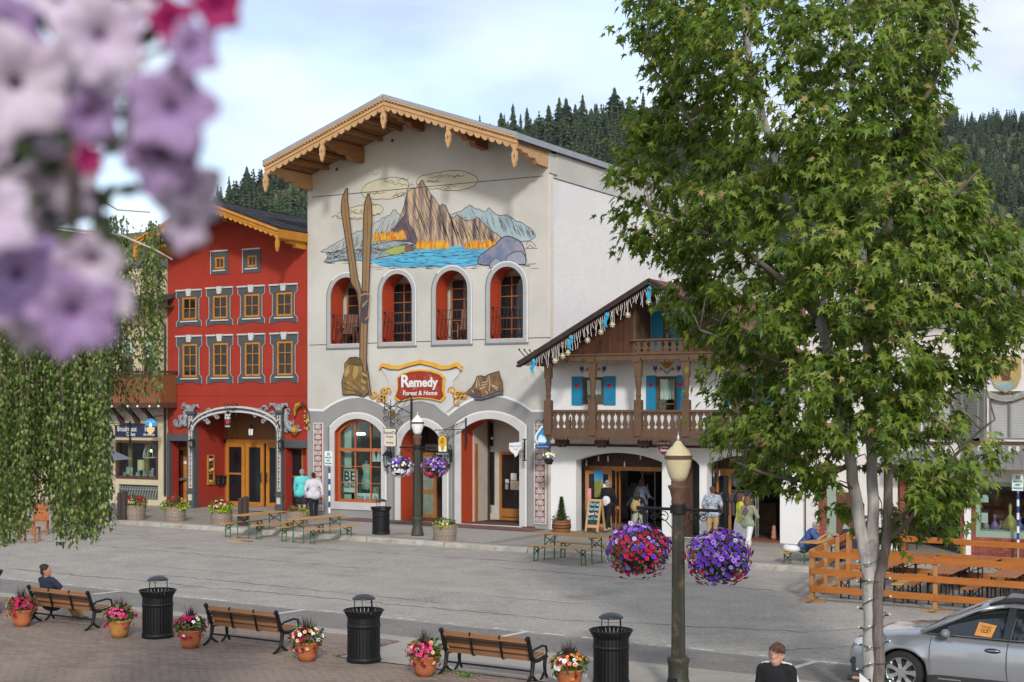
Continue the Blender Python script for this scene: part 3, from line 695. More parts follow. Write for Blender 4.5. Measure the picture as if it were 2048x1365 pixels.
# pale surrounds of the ground-floor openings
def surround(o,wd,nm,bottom=None):
 x0,x1 = o[0][0],o[-1][0]; cx = (x0 + x1) / 2; z0 = o[0][1]; zt = max(p[1] for p in o); k = (x1 - x0 + 2 * wd) / (x1 - x0)
 oo = [(cx + (x - cx) * k,z if z == z0 else zb_(z,z0,zt,wd)) for x,z in o]
 ob = [(p[0],p[1] - (bottom or .0)) if p[1] == z0 else p for p in oo]
 b = MB(); b.poly(ob,Y - .05,Y - .002,0,[o] if bottom else (),back=False) if bottom else ring(b,o,oo,Y - .05,Y - .002)
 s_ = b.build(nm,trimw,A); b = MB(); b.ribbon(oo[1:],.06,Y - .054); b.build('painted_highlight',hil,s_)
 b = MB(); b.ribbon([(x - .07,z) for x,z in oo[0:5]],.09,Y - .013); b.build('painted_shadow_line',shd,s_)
 return s_
def zb_(z,z0,zt,wd): return z + wd * (z - z0) / (zt - z0)
def ring(b,i,o,y0,y1):
 for k in range(len(i) - 1):
  a,c,d,e = i[k],i[k + 1],o[k + 1],o[k]
  b.add([(q[0],y0,q[1]) for q in (a,c,d,e)] + [(q[0],y1,q[1]) for q in (a,c,d,e)],[(0,1,2,3),(0,4,5,1),(2,6,7,3)])
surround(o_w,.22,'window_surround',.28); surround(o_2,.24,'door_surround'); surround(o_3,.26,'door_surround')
# display window on the left
x0,x1,z0,z1 = w0
b = MB(); wf = arch(x0,x1,z0,0,0)
ins = seg(x0 + .09,x1 - .09,z0 + .09,z1 - .55,z1 - .1); b.poly(o_w,Y + .18,Y + .28,0,[ins],back=False)
zt_ = z0 + (z1 - z0) * .63
b.box(x0,x1,Y + .15,Y + .26,zt_ - .07,zt_ + .05)
for xx in (x0 + (x1 - x0) * .37,x0 + (x1 - x0) * .70): b.box(xx - .025,xx + .025,Y + .19,Y + .25,z0,z1 - .12)
for zz in (.225,.425): b.box(x0,x1,Y + .2,Y + .24,z0 + (z1 - z0) * zz - .014,z0 + (z1 - z0) * zz + .014)
dw = b.build('display_window',mat('window_wood_red',(.40,.12,.035),rough=.6,var=.1),A)
b = MB(); b.box(x0,x1,Y + .235,Y + .245,z0,z1); b.build('pane',gclear,dw)
b = MB(); b.box(x0 - .5,x1 + 1,Y + 2.4,Y + 2.45,z0 - .3,z1 + .3); b.box(x0 - .1,x0 + .03,Y + .3,Y + 2.4,z0,z1); b.build('backdrop_panel',mat('shop_backdrop',(.10,.105,.1),var=.25,scale=2),dw)
b = MB(); b.box(x0 + .03,x0 + .33,Y + .55,Y + .6,z0,z1); b.box(x0 - .3,x1 + .8,Y + .3,Y + 2.2,z0 - .1,z0 - .02); b.build('window_ledge',mat('pale_green_wall',(.55,.68,.6),var=.06),dw)
shop_white = mat('sign_white',(.82,.86,.82),var=.03)
sg = thing('framed_sign','framed BE KIND sign leaning in the arched shop window','sign',(0,0,0),world_coords=True)
a = FR(683,938,716,985,Y + .5); b = MB(); b.box(a[0],a[1],Y + .5,Y + .53,a[2],a[3]); b.build('board',shop_white,sg)
b = MB(); o,i = oblong(a[0] - .03,a[1] + .03,a[2] - .03,a[3] + .03,.03); b.poly(o,Y + .47,Y + .54,0,[i]); b.build('frame',mat('dark_frame',(.06,.05,.045),var=.1),sg)
cx = (a[0] + a[1]) / 2; hh = a[3] - a[2]
text('BE',.52,ink,sg,facade_m((cx,Y + .49,a[2] + hh * .66)),bold=.008); text('KIND',.27,ink,sg,facade_m((cx,Y + .49,a[2] + hh * .33)))
sg = thing('lettered_board','white board lettered this is Us lying in the arched shop window','sign',(0,0,0),world_coords=True)
a = FR(709,987,756,1004,Y + .42); b = MB(); b.box(a[0],a[1],Y + .42,Y + .45,a[2],a[3]); b.build('board',shop_white,sg)
text('this is Us',.27,ink,sg,facade_m(((a[0] + a[1]) / 2,Y + .41,(a[2] + a[3]) / 2)),shear=.25)
mq = thing('mannequin','pale dress form in a mint dress inside the arched shop window','mannequin',(F(733,1000,Y + 1).x,Y + 1.0,z0),rz=0)
b = MB(); b.lathe([(.02,1.5),(.06,1.46),(.05,1.4),(.17,1.33),(.16,1.2),(.11,1.0),(.17,.82),(.16,.78)],14,sx=1.2,sy=.7); b.build('torso',mat('form_cream',(.6,.57,.48),var=.05),mq,True)
b = MB(); b.lathe([(.10,1.12),(.13,1.0),(.2,.75),(.24,.42),(.22,.42)],16,sx=1.1,sy=.75,cap=False); b.build('dress',mat('mint_cloth',(.35,.6,.52),var=.12,scale=9),mq,True)
b = MB(); b.tube([(0,0,0),(0,0,.8)],.02,6); b.lathe([(.16,0),(.15,.03),(.03,.05)],12); b.build('stand',iron,mq)
for k,(u,v0_,v1_,du,m_,nm,lb) in enumerate(((728,972,988,18,(.5,.5,.36),'gift_box','patterned pale box behind the lettered board in the shop window'),(748,975,988,10,(.42,.42,.3),'gift_box','small pale box below the mannequin in the shop window'),(700,990,1002,10,(.33,.12,.06),'wooden_crate','reddish wooden crate in the lower left of the arched shop window'),(735,865,870,22,(.75,.78,.75),'ceiling_lamp','long white lamp high inside the arched shop window'),(697,900,917,12,(.3,.28,.2),'wall_plaque','carved tan plaque hanging inside the arched shop window'))):
 a = FR(u - du,v0_,u + du * .6,v1_,Y + (1.3 if nm != 'ceiling_lamp' else 2)); b = MB(); b.cbox(a[0],a[1],Y + 1.2,Y + 1.45,a[2],a[3],.02)
 tag(b.build(nm,mat('goods_%d' % k,m_,var=.3,scale=14,**({'emit': 7} if nm == 'ceiling_lamp' else {})),None),lb,nm.split('_')[-1])
for k,u in enumerate((696,747,758)):
 a = F(u,927 - 14 * (k > 0),Y + 1.5); b = MB()
 b.lathe([(.13,-.2),(.02,.25),(0,.3)],7,a); tag(b.build('white_ornament',shop_white,None,loc=None),('small white cone ornament above the BE KIND sign','white cone ornament left of the pair in the window','white cone ornament right of the pair in the window')[k],'ornament')
# door recesses
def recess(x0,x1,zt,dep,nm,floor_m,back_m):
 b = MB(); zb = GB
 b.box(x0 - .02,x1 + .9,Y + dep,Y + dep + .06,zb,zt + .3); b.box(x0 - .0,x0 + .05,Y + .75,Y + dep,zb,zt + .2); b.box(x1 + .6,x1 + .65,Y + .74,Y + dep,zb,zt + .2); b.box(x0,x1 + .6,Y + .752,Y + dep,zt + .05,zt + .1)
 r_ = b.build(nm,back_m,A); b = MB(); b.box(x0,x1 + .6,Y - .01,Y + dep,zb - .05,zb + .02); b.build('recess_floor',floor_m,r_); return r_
porch = mat('porch_brick',(.135,.062,.045),rough=.85,col2=(.09,.045,.036),scale=9,bump=.2)
inw = mat('recess_beige',(.50,.455,.39),var=.05)
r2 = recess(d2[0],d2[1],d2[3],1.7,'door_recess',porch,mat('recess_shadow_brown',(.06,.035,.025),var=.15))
r3 = recess(d3[0],d3[1],d3[3],1.9,'door_recess',porch,inw)
# open timber door in the middle arch
a = FR(838,905,873,1030,Y + 1.35); f = frame('shop_door',A,a[0],a[1],GB + .03,a[3],Y + 1.35,.13,.05,woodd,zh=[GB + 1.0],mw=.14,glass=mat('pane_pale_green',(.22,.27,.22),rough=.1,var=.2,spec=.5))
b = MB(); b.box(a[0] + .06,a[0] + .09,Y + 1.28,Y + 1.35,GB + .95,GB + 1.2); b.build('handle',iron,f)
b = MB(); b.box(d2[0] + .05,d2[1] + .5,Y + 1.5,Y + 1.56,a[3] + .05,a[3] + .3); b.build('door_header',mat('grey_header',(.25,.24,.22),var=.1),A)
# right recess: two windows, a glazed door and a mat
a = FR(946,904,988,1008,Y + 1.84); f = frame('tall_window',A,a[0],a[1],a[2],a[3],Y + 1.82,.05,.06,iron,glass=gls)
b = MB(); b.box(a[0] + .28,a[0] + .75,Y + 1.79,Y + 1.81,a[2] + .05,a[2] + .78); b.build('menu_sheet',mat('paper_green',(.45,.52,.44),var=.05),f)
a2 = FR(944,845,986,892,Y + 1.84); frame('upper_window',A,a2[0],a2[1],a2[2],a2[3],Y + 1.82,.04,.06,iron,glass=gls)
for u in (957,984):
 p = F(u,877,Y + 1.8); b = MB(); b.ball(p,.05,8); b.build('light_reflection_ball',mat('lamp_glow',(1,.78,.45)),A)  # warm balls standing in for light reflected in the upper window
a = FR(1000,905,1058,1032,Y + 1.84); f = frame('glazed_door',A,a[0],a[1],GB + .03,a[3],Y + 1.8,.09,.07,woodd,zh=[GB + .3],mw=.3,glass=gls)
pap = mat('paper_cream',(.55,.49,.36),var=.12,scale=10)
for u0,v0_,u1,v1_,m_ in ((1022,947,1034,961,mat('paper_white',(.62,.58,.56),var=.04)),(1021,962,1042,980,pap),(1011,969,1017,979,mat('paper_green',(.45,.52,.44))),(1011,959,1018,967,mat('paper_white',(.6,.58,.56)))):
 q = FR(u0,v0_,u1,v1_,Y + 1.79); b = MB(); b.box(q[0],q[1],Y + 1.775,Y + 1.785,q[2],q[3]); b.build('notice',m_,f)
b = MB(); b.box(a[0] - .1,a[1],Y + 1.0,Y + 1.7,GB + .02,GB + .04); tag(b.build('doormat',mat('mat_black',(.02,.02,.02),var=.2),None),'black doormat in front of the glazed door of the right arch','doormat')
b = MB(); b.box(d3[0] + .02,d3[0] + .1,Y + .8,Y + .95,GB,d3[3] - .9); b.build('door_edge',woodd,A)
p = F(980,1018,Y + 1.89); b = MB(); b.box(p.x - .07,p.x + .07,Y + 1.86,Y + 1.89,p.z - .13,p.z + .1); b.build('outlet_box',mat('grey_box',(.2,.2,.2),var=.05),A)
b = MB(); b.box(d3[0] - .1,d3[1] + .1,Y - .06,Y + .05,GB - .12,GB + .005); b.box(d2[0] - .1,d2[1] + .1,Y - .06,Y + .05,GB - .1,GB + .008); b.build('threshold',trimw,A)
# two red panels with white scrollwork
redp = mat('panel_red',(.27,.045,.025),var=.1)
for u0,v0_,u1,v1_ in ((628,845,648,1021),(1069,847,1094,1049)):
 x0,x1,z0,z1 = RP(u0,v0_,u1,v1_); b = MB(); b.cbox(x0,x1,Y - .05,Y - .005,z0,z1,.04); pn = b.build('scroll_panel',trimw,A)
 b = MB(); b.box(x0 + .06,x1 - .06,Y - .056,Y - .04,z0 + .06,z1 - .06); b.build('red_ground',redp,pn)
 b = MB(); n = int((z1 - z0) / .2); cx = (x0 + x1) / 2; wq = (x1 - x0) / 2 - .07
 for k in range(n):
  zc = z0 + .06 + (z1 - z0 - .12) * (k + .5) / n; hq = (z1 - z0 - .12) / n / 2
  for s in (-1,1): scroll(b,cx + s * wq * .47,zc,min(wq * .5,hq * .95),Y - .062,1.5,s if k % 2 else -s,PI / 2,.019)
  b.ribbon([(cx,zc - hq),(cx + wq * .25,zc),(cx,zc + hq),(cx - wq * .25,zc)],.028,Y - .0615,0,True)
 b.build('scrollwork',trimw,pn)
for u,v in ((774,918),(895.5,914)): wall_lantern(A,(F(u,v,Y - .24).x,Y - .24,F(u,v,Y - .24).z),1.15)
# ---------------------------------------------------------------- painted mural, sign board and hanging signs
MU = 0.004
def painted(name,pts,m,layer,parent,line=True,lw=.02,lm=None,closed=True):
 q = px_poly(pts,Y); b = MB(); y = Y - MU * layer
 b.poly(q,y,y + .002,0,back=False)
 if line: b.ribbon(q,lw,y - .0015,1,closed)
 return b.build(name,[m,lm or ink],parent)
def inkline(b,pts,lw,layer): b.ribbon(px_poly(pts,Y),lw,Y - MU * layer,0)
rm = random.Random(21)
def jag(pts,amp=3,n=4):                   # roughen a photo-space outline
 o = []
 for (a,c),(d,e) in zip(pts,pts[1:]):
  for k in range(n): t = k / n; o.append((a + (d - a) * t + rm.uniform(-amp,amp) * .6,c + (e - c) * t + rm.uniform(-amp,amp)))
 return o + [pts[-1]]
def bumpy(pts,amp,n=5):
 o = []
 for i in range(len(pts)):
  (a,c),(d,e) = pts[i],pts[(i + 1) % len(pts)]; L_ = math.hypot(d - a,e - c) or 1; nx,ny = (e - c) / L_,-(d - a) / L_
  for k in range(n): t = k / n; q = amp * abs(math.sin(PI * t * 1)) ** .7 * rm.uniform(.6,1.2); o.append((a + (d - a) * t + nx * q,c + (e - c) * t + ny * q))
 return o
mural = thing('mountain_mural','painted mountain and lake mural on the tall cream gable wall','mural',(-28.3,Y,8),world_coords=True)
cloudp = pm('mural_cloud',(.56,.51,.36),(.47,.45,.34),1.2)
far1 = pm('mural_far_peaks',(.36,.44,.45),(.27,.36,.39),1.6)
far2 = pm('mural_pale_slope',(.44,.45,.40),(.30,.34,.34),1.5)
rockp = mat('mural_rock',(.50,.37,.23),rough=.9,var=0,col2=(.10,.085,.10),scale=2.4,stretch=(1,1,1),spec=.1)
n_ = rockp.node_tree.nodes                   # slanting strata
mpn = [q for q in n_ if q.type == 'MAPPING'][0]; mpn.inputs['Rotation'].default_value = (0,rad(25),0); mpn.inputs['Scale'].default_value = (2.6,1,.22)
rr_ = [q for q in n_ if q.type == 'VALTORGB'][0].color_ramp
rr_.elements[0].position = .36; rr_.elements[1].position = .56; e = rr_.elements.new(.46); e.color = (.27,.20,.155,1)
darkrock = pm('mural_dark_rock',(.16,.115,.115),(.07,.06,.085),3)
stonep = pm('mural_stones',(.34,.385,.385),(.16,.20,.22),5)
waterp = mat('mural_water',(.13,.50,.70),rough=.9,var=0,col2=(.05,.20,.34),scale=3.2,stretch=(.4,1,6),spec=.1)
skiw0 = pm('mural_hut',(.22,.13,.07),(.14,.08,.05),5)
meadow = pm('mural_meadow',(.34,.40,.10),(.26,.30,.10),3)
bould = pm('mural_boulder',(.33,.30,.33),(.10,.14,.25),1.5)
bould2 = pm('mural_boulder_small',(.33,.33,.36),(.20,.24,.32),1.4)
larch = [pm('mural_larch_%d' % k,c,var=.1) for k,c in enumerate(((.62,.30,.03),(.56,.17,.02),(.66,.38,.06),(.38,.16,.05)))]
for pts in ([(724,389),(726,377),(745,364),(770,358),(796,356),(815,363),(816,378),(805,388),(790,396),(765,398),(738,397)],
   [(833,368),(838,356),(858,350),(880,346),(912,342),(938,347),(955,358),(952,368),(932,378),(900,381),(875,377),(850,376)],
   [(675,433),(680,425),(705,416),(730,411),(757,410),(767,419),(758,428),(740,431),(722,438),(700,436),(678,437)]):
 o = painted('cloud',bumpy(pts,2.2,4),cloudp,1,mural,lw=.02); b = MB()
 for k in range(9):
  (a,c) = pts[rm.randrange(len(pts))]; (d,e2) = pts[rm.randrange(len(pts))]; mxu,mv = (a + d) / 2,(c + e2) / 2
  inkline(b,[(mxu + t * 4 - 12,mv + 2.5 * math.sin(t * 1.9 + k)) for t in range(7)],.018,1.6)
 b.build('cloud_curl',ink,o)
def striated(o,xs0,ytop,ybot,n,slant,lw,layer,nm='ink_stroke'):
 b = MB()
 for k in range(n):
  u = rm.uniform(*xs0); a,c = ytop(u),ybot(u)
  if c - a < 6: continue
  s_ = a + (c - a) * rm.uniform(0,.55); t_ = s_ + (c - s_) * rm.uniform(.3,.95); pts = [(u + slant * (v - a) / 100 * 1.0 + rm.uniform(-.8,.8),v) for v in np.linspace(s_,t_,5)]
  b.ribbon(px_poly(pts,Y),[lw * rm.uniform(.4,1.2) * q for q in (.3,1,.8,1,.3)],Y - MU * layer,0)
 return b.build(nm,ink,o)
def ylin(pts):
 def f(u):
  for (a,c),(d,e2) in zip(pts,pts[1:]):
   if a <= u <= d: return c + (e2 - c) * (u - a) / (d - a or 1)
  return pts[-1][1] if u > pts[-1][0] else pts[0][1]
 return f
ridge = jag([(642,503),(665,490),(700,472),(720,462),(745,452),(762,438),(778,432),(783,424),(789,418),(797,428),(806,436),(810,500),(700,512),(642,505)][:11],2.2) + [(812,500),(700,512),(642,504)]
o = painted('pale_range',ridge,far2,1,mural,lw=.022); striated(o,(665,800),ylin([(642,503),(720,462),(789,424),(810,436)]),lambda u: 505,46,-45,.022,1.6)
rg2 = [(900,430),(922,424),(930,416),(940,411),(955,419),(970,424),(978,415),(988,427),(1003,432),(1015,430),(1030,440),(1047,448),(1062,457),(1072,473)]
o = painted('blue_range',jag(rg2,1.5) + [(1060,482),(1020,486),(960,476),(905,452)],far1,1,mural,lw=.024); striated(o,(905,1066),ylin(rg2),ylin([(900,450),(960,470),(1075,482)]),60,42,.022,1.6)
pk = [(776,470),(790,455),(800,437),(806,418),(812,395),(816,383),(820,381),(827,378),(833,375),(840,365),(845,361),(850,370),(860,385),(870,399),(880,412),(886,408),(891,411),(900,430),(908,438),(914,428),(922,434),(932,442),(945,441),(956,435),(966,446),(980,460),(1000,473),(1008,484)]
o = painted('main_peak',jag(pk,1.3,3) + [(1003,497),(960,499),(905,496),(880,494),(840,498),(800,480)],rockp,2,mural,lw=.026); striated(o,(800,985),ylin(pk),lambda u: 495,120,34,.022,2.6)
painted('dark_flank',[(772,474),(790,456),(803,437),(812,428),(818,446),(828,462),(836,480),(842,496),(815,490),(795,482)],darkrock,2.5,mural,lw=.015)
st = [(648,524),(662,507),(690,498),(720,500),(745,492),(775,484),(810,483),(840,490),(862,498),(850,510),(800,508),(762,516),(735,522),(700,518),(660,524)]
o = painted('stone_shore',jag(st + [st[0]],1.6,3)[:-1],stonep,3,mural,lw=.024); b = MB()
for k in range(120):
 t = rm.random(); u = 655 + 190 * t; v = 516 - 18 * t + rm.uniform(-11,5); r_ = rm.uniform(2,5)
 inkline(b,[(u + r_ * math.cos(a),v + r_ * .7 * math.sin(a)) for a in np.linspace(2.4,6.2,6)],.017,3.6)
b.build('ink_stroke',ink,o)
painted('meadow',[(768,503),(790,494),(812,491),(815,496),(810,503),(798,510),(780,510)],meadow,4,mural,lw=.015)
painted('painted_hut',[(810,500),(812,493),(824,492),(829,497),(828,502),(812,504)],skiw0,5,mural,lw=.015)
wt = [(705,516),(760,518),(800,510),(840,500),(905,493),(960,495),(990,499),(975,512),(955,530),(930,534),(870,535),(800,535),(760,532),(745,524)]
o = painted('lake',wt,waterp,3.45,mural,line=False); b = MB()
for k in range(130):
 u = rm.uniform(725,1000); v = rm.uniform(502,538); l_ = rm.uniform(5,20)
 if v < 524 - (u - 730) * .2: continue
 b.ribbon(px_poly([(u,v),(u + l_ * .5,v - .4),(u + l_,v)],Y),[.004,.022,.004],Y - MU * 3.6)
b.build('ink_stroke',ink,o)
for k in range(46):
 u = rm.uniform(645,700) if k < 16 else rm.uniform(700,1080); v = rm.uniform(520,530) if k < 16 else rm.uniform(533,540)
 if k % 8 == 0: b = MB()
 b.ribbon(px_poly([(u,v),(u + 10,v - .5),(u + 20,v)],Y),[.004,.016,.004],Y - MU * 1)
 if k % 8 == 7: b.build('ink_stroke',ink,mural)
def larches(u0,v0,u1,v1,n,hgt,nm):
 bs = [MB() for _ in larch]
 for k in range(n):
  t = rm.random(); u = u0 + (u1 - u0) * t; v = v0 + (v1 - v0) * t + rm.uniform(-2,2); h = hgt * rm.uniform(.5,1.15); w = rm.uniform(1.2,3)
  b = bs[rm.choice((0,0,1,1,2,2,3))]; q = px_poly([(u - w,v),(u - w * .6,v - h * .6),(u,v - h),(u + w * .6,v - h * .6),(u + w,v)],Y); y = Y - MU * (4 + .9 * rm.random())
  b.add([(a,y,c) for a,c in q],[(0,1,2,3,4)])
 o = bs[0].build(nm,larch[0],mural)
 for k in (1,2,3): bs[k].build('larch_tone',larch[k],o)
larches(748,482,812,478,170,17,'larch_row'); larches(835,497,897,497,170,16,'larch_row'); larches(930,497,992,496,150,15,'larch_row')
painted('boulder',bumpy([(956,528),(960,512),(975,502),(992,490),(1005,476),(1015,473),(1030,477),(1043,486),(1049,500),(1052,515),(1052,529),(1000,530),(975,531)],1,3),bould,5,mural,lw=.035)
painted('boulder',bumpy([(1012,528),(1015,513),(1030,505),(1044,504),(1052,516),(1052,529)],1,3),bould2,6,mural,lw=.03)
painted('boulder',[(979,535),(983,524),(992,516),(1001,520),(1004,527),(996,531),(984,537)],bould2,6.5,mural,lw=.025)
b = MB()
for pts in ([(1052,490),(1058,482),(1066,486),(1072,494)],[(1050,500),(1060,490),(1068,497)],[(1052,497),(1075,497)],[(1055,529),(1072,528)],[(1040,530),(1060,532)]): inkline(b,pts,.02,1.2)
b.build('ink_stroke',ink,mural)
skiw = mat('mural_ski',(.30,.185,.085),rough=.9,var=0,col2=(.21,.12,.055),scale=3,stretch=(9,1,.5),spec=.1)
ski = thing('painted_skis','pair of painted wooden skis crossing the mural beside the leftmost arch','painting',(-30,Y,6),world_coords=True)
def skipaint(nm,L_,R_,lay):
 o = painted(nm,L_ + R_[::-1],skiw,lay,ski,lw=.045); mid = [((a + d) / 2,(c + e2) / 2) for (a,c),(d,e2) in zip(L_,R_)]
 b = MB(); b.ribbon(px_poly(mid[1:],Y),.018,Y - MU * lay - .003); b.build('groove_line',ink,o)
skipaint('ski',[(694,378),(686,396),(684,420),(690,460),(699,520),(704,566),(716,585),(719,610),(721,660),(724,700),(728,750),(733,790)],[(697,377),(697,400),(700,430),(706,480),(716,550),(723,580),(727,600),(728,640),(730,690),(735,722),(739,750),(744,790)],14)
skipaint('ski',[(738,388),(731,408),(729,440),(728,500),(727,560),(724,620),(722,680),(721,745)],[(740,388),(745,408),(746,440),(743,500),(741,560),(738,620),(736,680),(735,745)],16)
painted('binding',[(726,583),(736,583),(739,640),(736,648),(724,645)],pm('binding_brown',(.10,.07,.075),(.05,.045,.06)),18,ski,lw=.03)
b = MB(); b.ribbon(px_poly([(725,592),(732,588),(742,590),(741,610),(739,634),(733,640)],Y),.05,Y - MU * 18.6); b.ribbon(px_poly([(726,615),(733,606),(739,601)],Y),.04,Y - MU * 18.6); b.build('strap',pm('strap_tan',(.36,.25,.13)),ski)
bag = thing('painted_rucksack','painted tan leather rucksack at the foot of the painted skis','painting',(-30.5,Y,5),world_coords=True)
leath = pm('mural_leather',(.30,.185,.06),(.15,.09,.035),2.2); leath2 = pm('mural_leather_light',(.42,.28,.09),(.30,.19,.06),3)
painted('sack',[(688,790),(686,765),(692,742),(692,728),(702,716),(716,715),(724,720),(728,735),(731,755),(736,770),(740,785),(730,794),(712,789)],leath,19,bag,lw=.045)
painted('flap',[(697,728),(704,716),(718,716),(726,724),(727,732),(712,730)],pm('mural_leather_dark',(.17,.10,.04),(.10,.06,.03)),20,bag,lw=.03)
for q in ([(690,752),(692,738),(701,728),(703,745),(696,757)],[(706,752),(710,731),(722,733),(718,752),(711,763)],[(725,742),(737,750),(739,757),(728,752)],[(724,756),(736,763),(734,771),(725,766)],[(726,770),(734,776),(731,785),(726,781)]):
 painted('pocket',q,leath2,20,bag,lw=.025)
b = MB()
for q in ([(688,765),(705,775),(728,789)],[(690,778),(712,783),(726,791)],[(705,762),(720,775),(730,784)]): inkline(b,q,.03,20.5)
b.build('crease',ink,bag)
boot = thing('painted_boot','painted brown laced hiking boot right of the shop sign','painting',(-26,Y,5),world_coords=True)
painted('upper',[(932,786),(945,776),(952,765),(955,754),(962,752),(972,754),(978,750),(990,746),(1000,743),(1001,752),(1006,765),(1008,782),(998,786),(985,790),(968,796),(950,795)],pm('mural_boot',(.25,.145,.065),(.085,.055,.045),4),14,boot,lw=.04)
painted('sole',[(948,794),(965,796),(985,790),(995,784),(1008,782),(1008,790),(996,791),(980,796),(965,800),(952,800)],pm('mural_sole',(.10,.12,.13)),15,boot,lw=.03)
painted('toe',[(948,795),(950,786),(960,782),(965,790),(961,796)],pm('mural_toe',(.12,.07,.07)),15.5,boot,lw=.03)
b = MB()
for q in ([(955,776),(956,753),(961,772)],[(976,760),(979,750),(982,770),(980,782)],[(962,778),(974,774)],[(964,772),(976,768)],[(966,766),(978,763)],[(985,770),(998,776),(996,780),(986,772)],[(945,780),(950,786)],[(973,782),(977,788)]): b.ribbon(px_poly(q,Y),.035,Y - MU * 16.2)
b.build('lace',pm('lace_cream',(.5,.40,.24)),boot)
# decorative chain-like scrolls beside the sign
orn = pm('scroll_gold',(.46,.24,.06),(.33,.13,.04),6)
for pts,fl in ((((748,790),(760,796),(766,785),(770,800),(776,783)),1),(((905,783),(912,792),(920,790),(928,793),(915,803)),-1)):
 sc_ = thing('painted_scroll','orange painted scroll ornament %s of the shop sign' % ('left' if fl > 0 else 'right'),'painting',(0,Y,5),world_coords=True); b = MB()
 for (u,v) in pts:
  p = F(u,v,Y); scroll(b,p.x,p.z,.17,Y - MU * 10,1.2,fl,rm.uniform(0,6),.035)
 b.build('curl',orn,sc_); b = MB()
 for (u,v) in pts: p = F(u + 3,v - 3,Y); scroll(b,p.x,p.z,.12,Y - MU * 11.5,1.1,-fl,rm.uniform(0,6),.02)
 b.build('curl_highlight',pm('scroll_yellow',(.62,.40,.08)),sc_)
# the shop sign: painted cartouche with a red name board
sign = thing('shop_sign','red Remedy Forest & Home name board in a painted white cartouche with yellow cornice','sign',(F(843,770,Y).x,Y,5),world_coords=True)
cart = [(762,735),(778,742),(800,742),(820,735),(843,730),(862,734),(885,741),(905,741),(924,737),(918,750),(908,762),(907,778),(914,792),(925,803),(908,812),(890,828),(870,810),(843,803),(815,808),(795,826),(778,812),(768,803),(777,790),(780,770),(776,757)]
cw = pm('cartouche_white',(.58,.58,.56),(.42,.42,.41),.9); painted('cartouche',cart,cw,9,sign,line=False)
b = MB(); tl = [(761,733),(768,726),(785,731),(800,732),(818,726),(843,720),(866,725),(885,732),(900,731),(916,725),(926,734)]
q = px_poly(tl,Y); b.add([(x,Y - .09,z) for x,z in q] + [(x,Y - .12,z - .14) for x,z in q] + [(x,Y,z) for x,z in q] + [(x,Y,z - .14) for x,z in q],[t for i in range(len(q) - 1) for n in [len(q)] for t in ((i,i + 1,n + i + 1,n + i),(i,i + 1,2 * n + i + 1,2 * n + i),(n + i,n + i + 1,3 * n + i + 1,3 * n + i))])
b.build('cornice',pm('cornice_yellow',(.62,.37,.05),(.5,.26,.04),2),sign)
plq = [(797,756),(806,747),(825,741),(843,739),(866,741),(884,747),(892,756),(891,768),(890,780),(894,795),(886,804),(866,799),(843,797),(822,799),(802,804),(792,796),(797,782),(798,768)]
pq = px_poly(plq,Y); b = MB(); b.poly(pq,Y - .12,Y,0); b.build('board',pm('board_yellow',(.62,.38,.05)),sign)
cx,cz = sum(p[0] for p in pq) / len(pq),sum(p[1] for p in pq) / len(pq); b = MB(); b.poly([(cx + (x - cx) * .945,cz + (z - cz) * .9) for x,z in pq],Y - .13,Y - .11,0); b.build('red_field',pm('board_red',(.30,.045,.025),(.235,.032,.02),1.5),sign)
b = MB()
for s in (-1,1):
 for dx,dz,r_ in ((.35,.33,.16),(.62,.2,.13),(.78,-.15,.12),(.55,-.35,.12)): scroll(b,cx + s * dx,cz + dz,r_,Y - .132,1.3,s,1,.012)
b.build('faint_scroll',pm('board_red_light',(.40,.085,.05)),sign)
p1,p2 = F(841,766,Y),F(841,787,Y)
text('R',.62,hil,sign,facade_m((F(814,766,Y).x,Y - .135,p1.z + .04)),bold=.018); text('emedy',.46,hil,sign,facade_m((F(850,767,Y).x,Y - .135,p1.z)),bold=.016,sx=1.0)
text('Forest & Home',.235,hil,sign,facade_m((cx,Y - .135,p2.z)),bold=.004,shear=.15)
# hanging signs
def flatsign(name,label,c,w,h,m,corner=.05,parent_m=None):
 t = thing(name,label,'sign',c,0)
 pts = []
 for sx,sz,a0 in ((1,1,0),(-1,1,90),(-1,-1,180),(1,-1,270)):
  for k in range(4): a = rad(a0 + k * 30); pts.append((sx * (w / 2 - corner) + corner * math.cos(a),sz * (h / 2 - corner) + corner * math.sin(a)))
 return t,pts
creamb = mat('sign_cream',(.62,.565,.44),var=.05,scale=4)
p = F(780.5,875.5,Y - 1.0); t,pts = flatsign('hanging_sign','cream hanging sign reading Remedy Forest + Home over the arched shop window',p,.50,.62,creamb)
b = MB(); b.poly([(x * 1.05,z * 1.04) for x,z in pts],-.015,.02); b.build('edge',iron,t); b = MB(); b.poly(pts,-.024,.03); b.build('board',creamb,t)
for s_,z,q in (('RemeDy',.17,.155),('Forest',.03,.115),('+',-.07,.1),('Home',-.18,.125)): text(s_,q,ink,t,facade_m((0,-.027,z)),ext=.002,bold=.001)
b = MB(); hx = F(784,828,Y - .1).x - p.x                       # ornate iron bracket with lantern and grape vine
zt,zb = F(784,783,Y).z - p.z,F(784,862,Y).z - p.z
b.bar((.30,.9,zt),(.30,.9,zb),.07,.05); b.bar((.30,.85,zt - .12),(-.28,.1,zt - .72),.03,.03); b.bar((.3,.9,zt - .06),(.2,.9,zt - .06),.03,.03)
